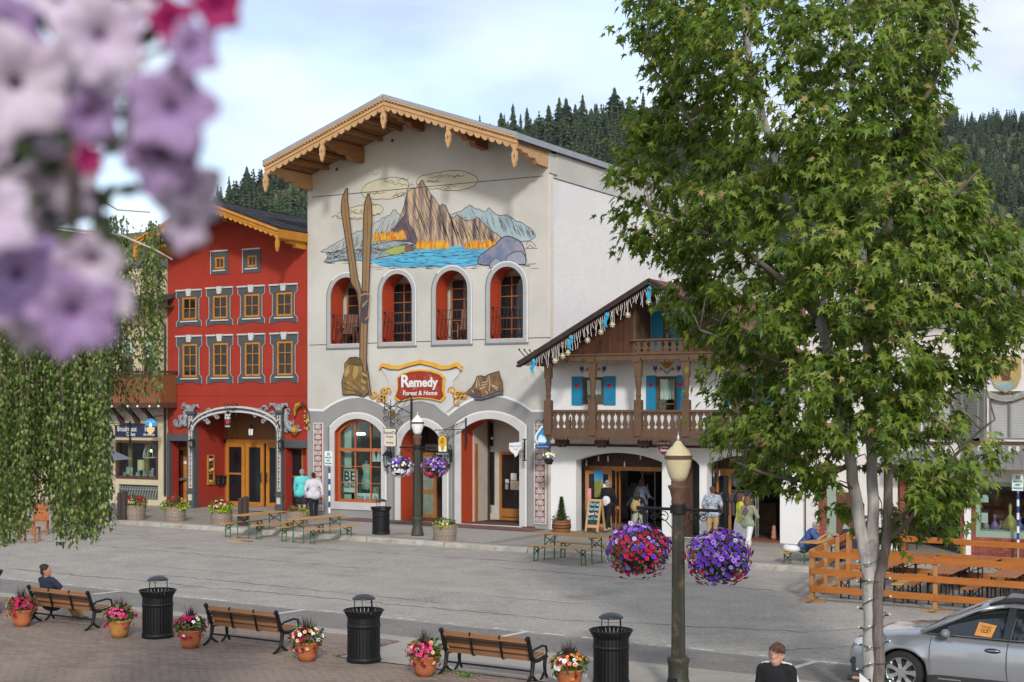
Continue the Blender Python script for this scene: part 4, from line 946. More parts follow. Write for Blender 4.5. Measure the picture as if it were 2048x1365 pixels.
for (cx_,cz_,r_,fl) in ((.12,zt - .75,.19,1),(-.15,zt - .82,.2,-1),(-.4,zt - .7,.18,1),(.2,zt - 1.1,.13,-1),(-.42,zt - 1.0,.12,1),(-.05,zt - 1.1,.15,1),(-.3,zt - .5,.12,-1),(.1,zt - .45,.11,1)):
 pts_ = []
 for i in range(13): q = i / 12; a = fl * q * 8; rq = r_ * (1 - .7 * q); pts_.append((cx_ + rq * math.cos(a),.3,cz_ + rq * math.sin(a)))
 b.tube(pts_,.012,4)
b.tube([(-.45,.3,zt - .45),(-.2,.3,zt - .55),(.1,.3,zt - .55),(.3,.85,zt - .8)],.016,5); b.tube([(-.45,.3,zt - .25),(-.45,.3,zt - .75)],.016,5); b.tube([(-.12,.2,zt - .3),(-.12,.2,.36)],.012,4); b.ball((-.45,.3,zt - .22),.035,6)
b.build('iron_bracket',iron,t)
b = MB()
for k in range(14): b.ball((rm.uniform(-.5,.3),.27,zt - rm.uniform(.5,1.35)),(.035,.02,.03),6)
b.build('gilt_leaf',mat('gilt_dull',(.34,.29,.18),var=.2),t); b = MB(); b.lathe([(.05,-.12),(.1,.05),(.11,.06),(.02,.16)],8,(-.1,.28,zt - .82)); b.build('lantern_ornament',mat('brass_dull',(.25,.18,.05),rough=.4,metal=.6),t)
p = F(886,888,Y - .9); t = thing('hanging_sign','arched hanging sign with a yellow tree over white animals by the middle door','sign',p)
b = MB(); o = arch(-.20,.20,-.30,.12,.33,12); b.poly(o,-.02,.02); b.build('board',mat('sign_frame_dark',(.09,.075,.07),var=.1),t)
b = MB(); b.poly(arch(-.165,.165,-.27,.12,.295,12),-.03,.0); b.build('yellow_field',pm('sign_yellow',(.66,.44,.06),(.60,.33,.03),7),t)
b = MB(); b.tube([(0,-.035,-.2),(0,-.035,0)],.02,5)
for k in range(16): a = rm.uniform(0,6.3); b.ribbon([(0,-.1 + .02 * k),(.11 * math.cos(a),.1 + .11 * math.sin(a))],.012,-.034)
b.build('painted_tree',pm('sign_ochre',(.36,.2,.03)),t); b = MB()
for s in (-1,1): b.poly([(s * .15,-.27),(s * .17,-.1),(s * .12,-.06),(s * .05,-.22),(s * .02,-.27)],-.036,-.03)
b.build('painted_goat',white,t)
b = MB(); b.box(-.21,.21,-.03,.02,-.40,-.30); b.build('name_strip',mat('sign_dark_green',(.03,.05,.045)),t); text('Oregon Home Store',.062,hil,t,facade_m((0,-.033,-.35)),ext=.002)
b = MB(); b.bar((.42,.85,.9),(.42,.85,-.1 + .05),.06,.05); b.bar((.42,.85,.5),(-.36,.05,.47),.03,.03); b.bar((.42,.85,.82),(-.1,.3,.49),.022,.022); b.ball((-.36,.05,.47),.03,6)
for cx_,cz_,r_,fl in ((.28,.63,.09,1),(.12,.56,.06,-1),(.36,.38,.07,1),(0,.42,.06,1),(-.07,.40,.05,-1),(.07,.40,.05,1)):
 b.tube([(cx_ + r_ * (1 - .7 * i / 10) * math.cos(fl * i * .75),.4 if cx_ > .1 else 0,cz_ + r_ * (1 - .7 * i / 10) * math.sin(fl * i * .75)) for i in range(11)],.009,4)
b.tube([(-.22,0,.1),(-.25,0,.25),(-.16,0,.34),(0,0,.37),(.16,0,.34),(.25,0,.25),(.22,0,.1)],.012,4); b.tube([(-.18,0,.36),(-.18,.1,.47)],.008,4); b.tube([(.18,0,.36),(.18,.2,.48)],.008,4)
b.build('iron_bracket',iron,t)
p = F(1032,899,Y - .55); t = thing('hanging_sign','white irregular hanging sign with blue script beside the right arch','sign',p)
b = MB(); b.poly([(-.26,.21),(.20,.25),(.24,.05),(.12,-.05),(.06,-.2),(.0,-.25),(-.03,-.27),(-.06,-.16),(-.17,-.1),(-.26,.0)],-.02,.02); b.build('board',white,t)
bl = mat('sign_blue_script',(.10,.22,.45)); text('Alpen Dorf',.10,bl,t,facade_m((-.02,-.025,.11)),ext=.002,shear=.2); text('Trails',.085,bl,t,facade_m((.0,-.025,.0)),ext=.002,shear=.2)
b = MB(); b.bar((.28,.1,.34),(.28,.1,-.38),.06,.04); b.bar((.28,.1,.2),(-.0,.0,.2),.02,.02); b.bar((.35,.1,.34),(.2,.1,.34),.03,.03); b.bar((.35,.1,-.38),(.2,.1,-.38),.03,.03)
for cz_ in (-.1,-.25): b.tube([(.20 + .07 * (1 - .6 * i / 10) * math.cos(i * .8),.05,cz_ + .07 * (1 - .6 * i / 10) * math.sin(i * .8)) for i in range(11)],.01,4)
b.build('iron_bracket',iron,t)
p = F(1086,876,Y - 1.2); t = thing('hanging_sign','blue drop shaped hanging sign with white mountain above a blue name strip','sign',p)
def drop(s,n=14):
 pts = [(0,.36 * s)]
 for k in range(n + 1): a = rad(35 - 250 * k / n); pts.append((.24 * s * math.cos(a),-.02 + .24 * s * math.sin(a)))
 return pts
b = MB(); b.poly([(x - .04,z + .02) for x,z in drop(1.12)],-.005,.06); b.build('white_edge',white,t); b = MB(); b.poly(drop(.97),-.02,.0); b.build('dark_drop',mat('sign_blue_dark',(.01,.06,.16)),t)
b = MB(); b.poly(drop(.85),-.03,-.02); b.build('blue_drop',mat('sign_blue',(.02,.27,.62),var=.05),t); b = MB(); b.poly([(-.2,-.15),(-.13,.05),(-.05,.12),(.0,.05),(.06,.1),(.16,-.08),(.1,-.16)],-.036,-.03); b.build('white_mountain',mat('sign_pale_blue',(.6,.74,.85)),t)
b = MB(); b.box(-.27,.27,-.04,.05,-.36,-.22); b.build('name_strip',mat('sign_navy',(.015,.07,.2)),t); text('Rustic Creek Clothing',.062,hil,t,facade_m((0,-.043,-.29)),ext=.002,sx=.8)
b = MB(); b.box(-.33,-.27,-.02,.05,-.36,-.18); b.build('white_edge',white,t)
b = MB(); b.tube([(-.3,.05,.34),(-.3,.05,.52),(-.2,.05,.6),(-.1,.05,.5),(0,.05,.62),(.12,.05,.62),(.3,.1,.5),(.5,.6,.5)],.016,5); b.tube([(0,0,.36),(0,.05,.62)],.01,4); b.bar((.5,1.0,.7),(.5,1.0,.2),.04,.04); b.build('iron_bracket',iron,t)
# ---------------------------------------------------------------- red gabled building
Y = 42.65
redw = mat('stucco_red',(.315,.036,.022),rough=.9,var=.07,scale=.7,bump=.1,bscale=60,spec=.15,dirt=((.26,.045,.028),.8,.55,.8))
slate = mat('trim_slate',(.07,.075,.08),rough=.85,var=.08)
ochw = mat('fascia_ochre',(.52,.235,.025),rough=.6,var=0,col2=(.40,.16,.015),scale=3,bump=.1)
ochd = mat('window_ochre',(.48,.20,.025),rough=.55,var=0,col2=(.36,.135,.018),scale=4)
carve = mat('carved_grey',(.30,.31,.33),rough=.8,var=.25,scale=5)
Bd = thing('red_building','red gabled building with grey trimmed windows, ochre barge boards and arched porch','building',(-37,Y,gz(-37) + .15),world_coords=True)
XL,XR = -40.62,-33.54; XC = -37.1; EZ,RZ = 11.0,12.3; BASE = .4; GB = gz(XC) + .16
def RP(u0,v0,u1,v1): return FR(u0,v0,u1,v1,Y)
wins = [((421.8,502.5,457,549),(430,513.8,450,538.6),0),((485.6,498.6,521.8,546),(495,510.6,514.3,534.7),0),
  ((353.8,580,404,654),(364.4,594.4,394,640.5),1),((413.7,575,466.6,651.5),(425.7,591,456,638),1),((476.6,572,530.4,648),(488.5,588,520,635),1),((540.4,568.6,595.6,646),(552.7,584.7,585.3,633),1),
  ((353.8,671.8,404.7,768.5),(365,688,395,755),2),((414.4,670,467,768),(426,686,457,754),2),((477,668,531,767),(489.5,684.7,521,753),2),((541.7,666,597,766),(554,682.4,586,751.7),2)]
wr = [RP(*w[1]) for w in wins]
pr_ = RP(392,826,557,1016); zsp = F(392,861,Y).z
pa = arch(pr_[0],pr_[1],GB,zsp,pr_[3],16)
lb = RP(340,882,379,1010); rb = RP(571,896,616,1020); rb = (rb[0],XR - .08,rb[2],rb[3])
b = MB(); b.poly([(XL,BASE),(XL,EZ),(XC,RZ),(XR,EZ),(XR,BASE)],Y,Y + .3,0,[rect(*w) for w in wr] + [pa,rect(lb[0],lb[1],GB,lb[3]),rect(rb[0],rb[1],GB,rb[3])],back=False); b.build('wall',redw,Bd)
b = MB(); b.box(XL,XL + .3,Y + 2,56,BASE,EZ); b.build('rear_wall',redw,Bd)
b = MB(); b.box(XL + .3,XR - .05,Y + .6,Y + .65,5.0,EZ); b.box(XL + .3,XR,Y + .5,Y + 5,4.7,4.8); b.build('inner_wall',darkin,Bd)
for (so,wi,kind),r_ in zip(wins,wr):
 x0,x1,z0,z1 = RP(*so); b = MB(); i_ = rect(r_[0],r_[1],r_[2],r_[3])
 if kind == 0: o = rect(x0,x1,z0,z1)
 else:
  w,h = x1 - x0,z1 - z0
  o = [(x0,z0),(x0,z0 + h * .13),(x0 + w * .1,z0 + h * .2),(x0 + w * .1,z0 + h * .74),(x0,z0 + h * .8),(x0,z1),(x1,z1),(x1,z0 + h * .8),(x1 - w * .1,z0 + h * .74),(x1 - w * .1,z0 + h * .2),(x1,z0 + h * .13),(x1,z0),(x1 - w * .22,z0),(x1 - w * .28,z0 + h * .04),(x0 + w * .28,z0 + h * .04),(x0 + w * .22,z0)]
 b.poly(o,Y - .03,Y - .001,0,[i_],back=False); s_ = b.build('window_surround',slate,Bd)
 b = MB()
 if kind == 0: b.bar((x0,Y - .045,z1),(x1,Y - .045,z1),.05,.05); b.bar((r_[0] - .08,Y - .04,r_[2] - .06),(r_[1] + .04,Y - .04,r_[2] - .06),.05,.05); b.bar((x0 + .02,Y - .036,z0),(x0 + .02,Y - .036,z1),.03,.02)
 else:
  for a,c in ((x0 - .02,x0 + w * .36),(x1 - w * .36,x1 + .02)): b.bar((a,Y - .05,z1 - .02),(c,Y - .05,z1 - .02),.07,.06)
  b.add([((x0 + x1) / 2 + q * k,yy,zz) for yy in (Y - .08,Y - .01) for q,k,zz in ((-1,.15,z1 + .03),(1,.15,z1 + .03),(1,.09,z1 - .26),(-1,.09,z1 - .26))],[(0,1,2,3),(0,1,5,4),(1,2,6,5),(3,0,4,7),(2,3,7,6)])
  b.bar((r_[0] - .06,Y - .045,r_[2] - .06),(r_[1] + .06,Y - .045,r_[2] - .06),.06,.05)
  b.ribbon([o[k] for k in (5,4,3,2,1,0)],.022,Y - .033); b.ribbon([o[k] for k in (6,7,8,9,10,11)],.022,Y - .033)
 b.build('white_moulding',trimw,s_)
 zz = [] if kind == 0 else [r_[2] + (r_[3] - r_[2]) * k / (kind + 1) for k in range(1,kind + 1)]
 f = frame('window',Bd,r_[0] + .01,r_[1] - .01,r_[2] + .01,r_[3] - .01,Y - .015,.075,.08,ochd,zz,[(r_[0] + r_[1]) / 2],.028,gls)
# roof
OV = 1.75; YF = Y - OV; HW = 3.62; EZr,RZr = 10.98,12.28
b = MB()
for s in (-1,1):
 e,r_ = (XC + s * (HW - .05),EZr),(XC,RZr); vs = [(e[0],YF,e[1]),(r_[0],YF,r_[1]),(r_[0],56,r_[1]),(e[0],56,e[1])]; vs += [(x,y,z + .16) for x,y,z in vs]
 b.add(vs,[(0,1,2,3),(7,6,5,4),(0,4,5,1),(1,5,6,2),(2,6,7,3),(3,7,4,0)])
rf = b.build('roof',mat('roof_shingle',(.05,.052,.06),rough=.95,col2=(.03,.032,.038),scale=9,bump=.6,bscale=25),Bd)
sm = []
for k in range(2):
 b = MB(); b.rbox((0,0,0),(.36,.02 + .97,.012)); sm.append(b.mesh('shingle',MATS['roof_shingle']))
b = MB(); nrow = 16
for s in (-1,1):
 for i in range(nrow):
  t = i / nrow; xa = XC + s * HW * (1 - t); xb = XC + s * HW * (1 - t - 1.15 / nrow); za = EZr + (RZr - EZr) * t + .175; zb = EZr + (RZr - EZr) * (t + 1.15 / nrow) + .165; y = YF - (i % 2) * .2
  while y < 52:
   j = R.uniform(0,.02); y0,y1 = max(YF - .03,y + .01),y + .39
   b.add([(xa,y0,za + j),(xa,y1,za + j),(xb,y1,zb),(xb,y0,zb),(xa,y0,za - .02),(xa,y1,za - .02)],[(0,1,2,3),(0,4,5,1)]); y += .4
b.build('shingle',MATS['roof_shingle'],rf,kind='stuff')
for s in (-1,1): barge(Bd,(XC + s * HW,EZr + .12),(XC,RZr + .12),YF - .04,.05,.26,ochw,15,deep=.10)
b = MB(); n = 26
for k in range(n):                            # scalloped board along the right eave
 y0,y1 = YF + (Y - YF) * k / n,YF + (Y - YF) * (k + 1) / n; x = XC + HW + .0; zt = EZr + .12; ym = (y0 + y1) / 2
 b.add([(x,y0,zt),(x,y1,zt),(x,y1,zt - .28),(x,ym,zt - .34),(x,y0,zt - .28),(x - .05,y0,zt),(x - .05,y1,zt),(x - .05,y1,zt - .28),(x - .05,ym,zt - .34),(x - .05,y0,zt - .28)],[(0,1,2,3,4),(2,7,8,3),(3,8,9,4)])
b.build('eave_board',ochw,Bd)
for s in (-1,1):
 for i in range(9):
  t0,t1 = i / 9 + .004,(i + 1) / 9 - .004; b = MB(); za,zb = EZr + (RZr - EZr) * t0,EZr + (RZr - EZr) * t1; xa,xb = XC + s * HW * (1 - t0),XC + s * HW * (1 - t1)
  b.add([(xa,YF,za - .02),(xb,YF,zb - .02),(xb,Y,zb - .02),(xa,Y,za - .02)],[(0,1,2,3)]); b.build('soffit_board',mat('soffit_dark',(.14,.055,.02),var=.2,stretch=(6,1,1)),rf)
for t in (-.98,0,.985):
 x = XC + HW * t; z = RZr + .12 - (RZr - EZr) * abs(t) - .3; b = MB(); b.poly([(x + a * .75,z + c * .85) for a,c in pendant_profile()],YF - .08,YF + .02); b.build('pendant',ochw,Bd)
for x in (XL + .15,XC,XR - .15): bracket(Bd,x,RZr - abs(x - XC) * .36 - .04,YF + .06,Y,.2,ochw if abs(x - XC) > 1 else woodb,.36)
p,q = F(336,793,Y),F(616,793,Y); b = MB(); b.tube([(XL,Y - .008,p.z),(XR,Y - .008,p.z)],.008,4); b.build('wall_joint',mat('joint_red',(.2,.03,.02)),Bd)
# porch: arch mouldings, columns, side bays
for (wd,y0,m_,off) in ((.26,-.10,slate,.0),(.075,-.15,trimw,.02),(.075,-.15,trimw,.19)):
 o = [(pr_[0],zsp)] + pa[1:-1] + [(pr_[1],zsp)]; cx = XC_p = (pr_[0] + pr_[1]) / 2
 def off_(d): return [(cx + (x - cx) * (1 + d / ((pr_[1] - pr_[0]) / 2)),zsp + (z - zsp) * (1 + d / (pr_[3] - zsp))) for x,z in o]
 b = MB(); ring(b,off_(off),off_(off + wd),Y + y0,Y + .02); b.build('arch_moulding',m_,Bd)
creamg = mat('column_panel',(.52,.46,.39),var=.05)
for u0,u1,vt,vb in ((379,392.7,823,1014),(555.8,569,821,1022)):
 x0,x1,z0,z1 = RP(u0,vt,u1,vb); z0 = GB - .02; b = MB(); b.box(x0,x1,Y - .14,Y + .1,z0,z1); b.box(x0 - .05,x1 + .05,Y - .19,Y + .1,z1 - .1,z1); b.box(x0 - .03,x1 + .03,Y - .17,Y + .1,z0,z0 + .28); b.box(x0 - .03,x1 + .03,Y - .17,Y,z0 + .62,z0 + .7)
 c = b.build('column',slate,Bd); cx = (x0 + x1) / 2; w = (x1 - x0) * .26
 b = MB(); b.box(cx - w,cx + w,Y - .15,Y - .12,z0 + .82,z1 - .2); b.box(cx - w,cx + w,Y - .18,Y - .12,z0 + .33,z0 + .58); b.build('panel',creamg,c)
 b = MB(); n = 15
 for k in range(n):
  zc = z0 + .95 + (z1 - z0 - 1.2) * k / (n - 1); s = w * .62
  for q in ([(-s,.07),(0,-.05),(s,.07)],[(0,.08),(0,-.08)],[(-s * .7,-.08),(s * .7,-.08)])[: 2 + k % 2]: b.ribbon([(cx + a,zc + d * (1 if k % 2 else -1)) for a,d in q],.03,Y - .153)
 b.build('carved_glyph',slate,c)
 b = MB()                                  # carved foliage capital
 for a in (-.26,-.13,0,.13,.26):
  pts = [(cx + a * .3,Y - .12,z1),(cx + a * .8,Y - .14,z1 + .2),(cx + a * 1.5,Y - .16,z1 + .24),(cx + a * 1.75,Y - .16,z1 + .12)]; b.tube(pts,[.05,.06,.05,.02],6)
 b.build('capital',carve,c)
def carved(cx,cz,fl,sc):                    # grey carved acanthus ornament
 b = MB()
 for (dx,dz,r_,ln) in ((0,.95,.2,.05),(.12,.55,.18,.05),(-.05,.1,.28,.075),(-.45,-.12,.2,.06),(-.75,-.05,.15,.045),(-.35,.25,.12,.04),(.15,-.2,.14,.06)):
  pts = []
  for i in range(13): q = i / 12; a = fl * (1.2 + q * 7); rq = r_ * sc * (1 - .72 * q); pts.append((cx + fl * dx * sc + rq * math.cos(a),Y - .06 - .04 * math.sin(q * 3),cz + dz * sc + rq * math.sin(a)))
  b.tube(pts,[ln * sc * (1.25 - .6 * i / 12) for i in range(13)],6)
 b.tube([(cx + fl * .25 * sc,Y - .05,cz + 1.05 * sc),(cx + fl * .2 * sc,Y - .08,cz + .4 * sc),(cx + fl * .05 * sc,Y - .08,cz - .1 * sc),(cx - fl * .5 * sc,Y - .06,cz - .32 * sc),(cx - fl * .95 * sc,Y - .05,cz - .22 * sc)],[.05,.09,.12,.09,.03],7)
 b.build('carved_ornament',carve,Bd)
for u,v,fl in ((371,843,1),(580,853,-1)): p = F(u,v,Y); carved(p.x,p.z,fl,.62)
for u,v,fl in ((402,832,-1),(546,832,1),(420,822,-1),(530,820,1)):
 p = F(u,v,Y); b = MB()
 for dx,dz,r_ in ((0,0,.17),(.25 * -fl,-.08,.13),(.42 * -fl,-.22,.1)):
  b.tube([(p.x + dx + r_ * (1 - .7 * i / 12) * math.cos(fl * i * .6),Y - .07,p.z + dz + r_ * (1 - .7 * i / 12) * math.sin(fl * i * .6)) for i in range(13)],[.05 - .03 * i / 12 for i in range(13)],6)
 b.build('carved_ornament',carve,Bd)
for q in (RP(336,868,379,882),RP(569.5,881,617,896)): b = MB(); b.box(q[0],q[1],Y - .06,Y + .05,q[2],q[3]); b.build('lintel',slate,Bd)
b = MB(); b.box(XL - .02,XL + .12,Y - .05,Y + .1,BASE,lb[3]); b.build('corner_post',slate,Bd)
PD = 1.75; xb0 = F(450,950,Y + PD).x
b = MB(); b.add([(pr_[0],Y + .29,GB),(xb0,Y + PD,GB),(xb0,Y + PD,pr_[3] + .3),(pr_[0],Y + .29,pr_[3] + .3)],[(0,1,2,3)]); b.build('porch_side_wall',redw,Bd); b = MB(); b.box(pr_[1] + .04,pr_[1] + .1,Y + .3,Y + PD,GB,5.0); b.build('porch_side_wall',redw,Bd)
bd = mat('porch_boards',(.24,.115,.035),rough=.6,col2=(.15,.065,.02),scale=2,stretch=(5,5,.6))
xd = xb0
while xd < pr_[1] + .3:
 b = MB(); b.box(xd + .004,xd + .126,Y + PD,Y + PD + .05,F(480,882,Y + PD).z,4.9); b.build('porch_board',bd,Bd); xd += .13
b = MB(); b.box(pr_[0],pr_[1] + .3,Y + .31,Y + PD,pr_[3] + .25,pr_[3] + .3); b.build('porch_ceiling',bd,Bd)
b = MB(); b.add([(pr_[0],Y - .1,GB + .01),(pr_[1],Y - .1,GB + .01),(pr_[1] + .3,Y + PD,GB + .03),(xb0,Y + PD,GB + .03)],[(0,1,2,3)]); b.build('porch_floor',conc,Bd)
zT = F(480,886.6,Y + PD).z
for (u0,u1,zh) in ((453,491,(.48,)),(493,529,()),(534,572,())):
 a,c = F(u0,900,Y + PD).x,F(u1,900,Y + PD).x; hgt = zT - GB
 f = frame('porch_door' if u0 > 460 else 'sidelight',Bd,a,c,GB + .04,zT,Y + PD - .06,.16,.06,ochd,[GB + .04 + hgt * .5] if zh else (),(),.07,gls)
 if u0 > 460: b = MB(); hx = c - .08 if u0 < 520 else a + .08; b.tube([(hx,Y + PD - .1,GB + 1.0),(hx,Y + PD - .14,GB + 1.15),(hx,Y + PD - .1,GB + 1.4)],.022,6); b.build('handle',iron,f)
 else:
  for k,zz in enumerate((.35,.62,1.25,1.5)):
   for j in range(3): b = MB(); b.box(a + .24 + j * .15,a + .35 + j * .15,Y + PD - .005,Y + PD + .03,GB + zz,GB + zz + .2); b.build('display_goods',mat('goods_pale',(.45,.42,.38),var=.5,scale=14),f)
b = MB(); b.box(xb0,pr_[1] + .3,Y + PD - .05,Y + PD + .02,zT + .005,zT + .15); b.build('door_header',ochd,Bd)
# display case and letter boxes on the splayed porch wall
dv = Vector((xb0 - pr_[0],PD - .29,0)).normalized(); nv = Vector((dv.y,-dv.x,0)); yaw = math.atan2(dv.y,dv.x)
def onw(t,z): return Vector((pr_[0],Y + .29,0)) + dv * t + Vector((0,0,z))
t = thing('display_case','small ochre framed display case with cups on the red porch wall','display case',onw(.55,GB + 1.35),yaw)
b = MB(); b.poly(rect(-.2,.2,-.45,.75),-.07,0,0,[rect(-.15,.15,-.4,.7)]); b.box(-.15,.15,-.06,0,-.02,.02); b.box(-.15,.15,-.06,0,.36,.39); b.build('frame',ochd,t); b = MB(); b.box(-.16,.16,-.015,0,-.41,.71); b.build('back',darkin,t)
for x,z,c_ in ((-.07,.53,(.6,.55,.5)),(.07,.53,(.5,.3,.4)),(-.05,.1,(.5,.35,.05)),(.08,.14,(.6,.6,.55)),(-.03,-.33,(.5,.4,.1)),(.08,-.35,(.25,.3,.1))): b = MB(); b.lathe([(.05,-.05),(.065,.06),(.05,.07)],10,(x,-.04,z)); b.build('cup',mat('cup_%g' % (x + z),c_,var=.2),t,True)
for k in range(2):
 t = thing('letter_box',('black letter box nearer the display case on the porch wall','black letter box nearer the porch doors')[k],'letter box',onw(.98 + k * .27,GB + 1.05),yaw); b = MB(); b.cbox(-.11,.11,-.16,0,-.16,.16,.02); b.build('body',iron,t); b = MB(); b.rbox((0,-.09,.17),(.24,.2,.02),Euler((rad(12),0,0))); b.build('lid',iron,t)
b = MB(); b.tube([(0,0,1.1),(0,0,.22)],.008,4); b.lathe([(.02,.24),(.13,.1),(.14,.08)],8); b.lathe([(.1,-.2),(.1,-.17)],8)
for k in range(6): a = k * PI / 3; b.tube([(.1 * math.cos(a),.1 * math.sin(a),-.18),(.12 * math.cos(a),.12 * math.sin(a),.09)],.01,4)
t = thing('pendant_lamp','black lantern hanging from the red porch ceiling','lamp',F(502,862,Y + .7)); b.build('cage',iron,t); b = MB(); b.lathe([(.085,-.17),(.1,.08)],8); b.build('glass_shade',mat('lamp_frost',(.7,.7,.66),emit=.35,var=0),t)
for u,v in ((381.6,887),(560,889)): p = F(u,v,Y - .38); wall_lantern(Bd,(p.x,Y - .38,p.z),.72)
# left and right bays
inred = mat('bay_red',(.30,.045,.025),var=.08)
b = MB(); b.box(lb[0] - .02,lb[0],Y + .3,Y + .5,GB,5); b.build('bay_wall',redw,Bd); b = MB(); b.box(lb[0] - 2,lb[1] + .4,Y + 1.7,Y + 1.75,GB,5); b.build('bay_wall',inred,Bd)
p0 = Vector((F(346,950,Y + .6).x,Y + .6,GB)); p1 = Vector((F(374,950,Y + 1.1).x,Y + 1.1,GB)); q = (p1 - p0); t_ = math.atan2(q.y,q.x); Ld = q.length
f = frame('side_door',Bd,0,Ld,.02,2.4,0,.14,.05,ochd,glass=mat('pane_dark_red',(.09,.02,.014),rough=.15,var=.2)); M_ = Matrix.Translation(p0) @ Matrix.Rotation(t_,4,'Z')
for o in [f] + kids(f): o.data.transform(M_)
b = MB(); b.lathe([(.07,0),(.07,.01)],12); o = b.build('notice',white,f); o.data.transform(M_ @ Matrix.Translation((.5,-.01,1.75)) @ Matrix.Rotation(PI / 2,4,'X'))
b = MB(); b.tube([(.07,-.05,.95),(.07,-.05,1.25)],.02,5); o = b.build('handle',iron,f); o.data.transform(M_)
frame('bay_window',Bd,F(577,950,Y + .42).x,F(606,950,Y + .42).x,GB + .1,rb[3],Y + .42,.07,.06,woodd,[GB + 1.35],(),.06,gls); b = MB(); b.box(rb[0] - .02,rb[0],Y + .3,Y + .42,GB,rb[3] + .1); b.build('bay_wall',redw,Bd); b = MB(); b.box(F(606,950,Y + .42).x,rb[1] + .3,Y + .42,Y + .5,GB,rb[3] + .1); b.build('bay_wall',redw,Bd)
# black tea cup sign and its iron bracket
p = F(456,840,Y - .6); t = thing('hanging_sign','small black oval hanging sign with a red cup in the red porch arch','sign',p)
b = MB(); b.lathe([(.27,-.02),(.27,.02)],20,sx=.62); o = b.build('board',iron,t); o.data.transform(Matrix.Rotation(PI / 2,4,'X') @ Matrix.Diagonal((1,1.25,1,1)))
text('Cup of',.13,hil,t,facade_m((0,-.026,.19)),ext=.002,bold=.006,sx=.75); text('Kettle',.15,hil,t,facade_m((0,-.026,.07)),ext=.002,bold=.008,sx=.72); text('Tea & Spice',.075,hil,t,facade_m((0,-.026,-.25)),ext=.002,bold=.003,sx=.72)
b = MB(); b.poly([(-.1,-.02),(-.085,-.1),(-.03,-.17),(.03,-.17),(.085,-.1),(.1,-.02)],-.03,-.02); b.build('red_cup',mat('cup_red',(.6,.02,.015)),t)
b = MB(); bx = F(473,812,Y - .1).x - p.x; b.bar((bx,.5,.62),(bx,.5,.1),.05,.04); b.bar((bx,.5,.42),(-.42,0,.40),.025,.025)
for cx_,cz_,r_,fl in ((-.3,.55,.11,1),(-.12,.6,.09,-1),(.08,.58,.1,1),(.1,.38,.07,-1)): b.tube([(cx_ + r_ * (1 - .7 * i / 12) * math.cos(fl * i * .7),.2,cz_ + r_ * (1 - .7 * i / 12) * math.sin(fl * i * .7)) for i in range(13)],.011,4)
b.tube([(0,0,.30),(0,0,.4)],.01,4); b.build('iron_bracket',iron,t)
# gilded iron bracket at the right corner
gold = mat('gilding',(.55,.36,.06),rough=.35,metal=.65,var=.1); p = F(603,845,Y - .15); t = thing('gilded_bracket','gilded horn shaped iron sign bracket at the right corner of the red wall','bracket',p)
b = MB(); b.tube([(-.28,0,.35),(-.22,0,.62),(-.02,0,.72),(.2,.05,.6),(.32,.1,.2),(.33,.12,-.3)],[.025,.03,.025,.02,.02,.02],6); b.tube([(.0,0,.68),(.12,0,.4),(.2,.05,0),(.3,.1,-.3)],.015,5); b.bar((.34,.14,.2),(.34,.14,-.5),.06,.04); b.build('iron_bracket',iron,t)
b = MB(); b.tube([(-.3,-.02,.25),(-.3,-.02,.45),(-.2,-.02,.62),(-.03,-.02,.70)],[.03,.06,.1,.08],8); b.build('gilt_horn',gold,t); b = MB(); b.lathe([(.02,-.5),(.16,-.35),(.13,-.2),(.02,-.1)],7,(-.3,-.02,0)); b.build('gilt_flower',gold,t); b = MB()
for k in range(16): b.ball((.22 + R.uniform(-.1,.1),.02,-.1 + R.uniform(-.22,.2)),(.035,.02,.035),6)
for z in (.4,.26,.18): b.ball((.14,0,z),(.05,.03,.04),6)
b.build('gilt_ornament',gold,t)
# ---------------------------------------------------------------- cream building on the left
Y = 42.6
creamw = mat('stucco_cream',(.52,.44,.29),rough=.9,var=.05,scale=.8,bump=.1,bscale=50,dirt=((.70,.68,.62),1.1,.66,.70)); drkw = mat('stained_brown',(.085,.04,.028),rough=.7,var=.2,stretch=(5,5,1))
redb = mat('balcony_board',(.25,.085,.03),rough=.65,col2=(.15,.05,.02),scale=3,stretch=(6,6,.8)); navy = mat('sign_navy_board',(.018,.032,.075),rough=.6,var=.08)
Cb = thing('cream_building','cream rendered shop with brown balcony and navy sign left of the red building','building',(-46,Y,gz(-46) + .15),world_coords=True)
XL,XR = -60.0,-40.66; GB = gz(-43) + .16; BASE = .4; TZ = 10.2
def RP(u0,v0,u1,v1): return FR(u0,v0,u1,v1,Y)
sw_ = RP(231.6,881,316.5,958.6); gr = RP(237,970,316,999); up = [RP(238,676,264,752),RP(285,672,311,752)]
dr = RP(150,870,216,1000)
b = MB(); b.poly([(XL,BASE),(XL,TZ),(XR,TZ),(XR,BASE)],Y,Y + .25,0,[rect(*sw_),rect(*gr),rect(dr[0],dr[1],GB,dr[3])] + [arch(a,c,d,e_ - .25,e_,8) for a,c,d,e_ in up],back=False); b.build('wall',creamw,Cb)
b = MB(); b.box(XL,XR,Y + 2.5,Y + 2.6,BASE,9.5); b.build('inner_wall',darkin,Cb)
b = MB(); q = RP(200,822,333,846); b.poly(rect(XL,XR - .45,q[2],q[3] + .1),Y - .02,Y,0,back=False); b.build('plaster_band',mat('plaster_grey',(.5,.48,.46),var=.06),Cb)
q = RP(232,847,315,874); b = MB(); b.poly(seg(q[0] - .0,q[1],q[2],q[3] - .12,q[3]),Y - .06,Y); o = b.build('name_board',navy,Cb); b = MB(); b.ribbon([(x * 1,z + .07) for x,z in seg(q[0] - .05,q[1] + .05,q[2],q[3] - .1,q[3] + .02)[1:-1]],.15,Y - .05); b.build('arched_trim',creamw,o)
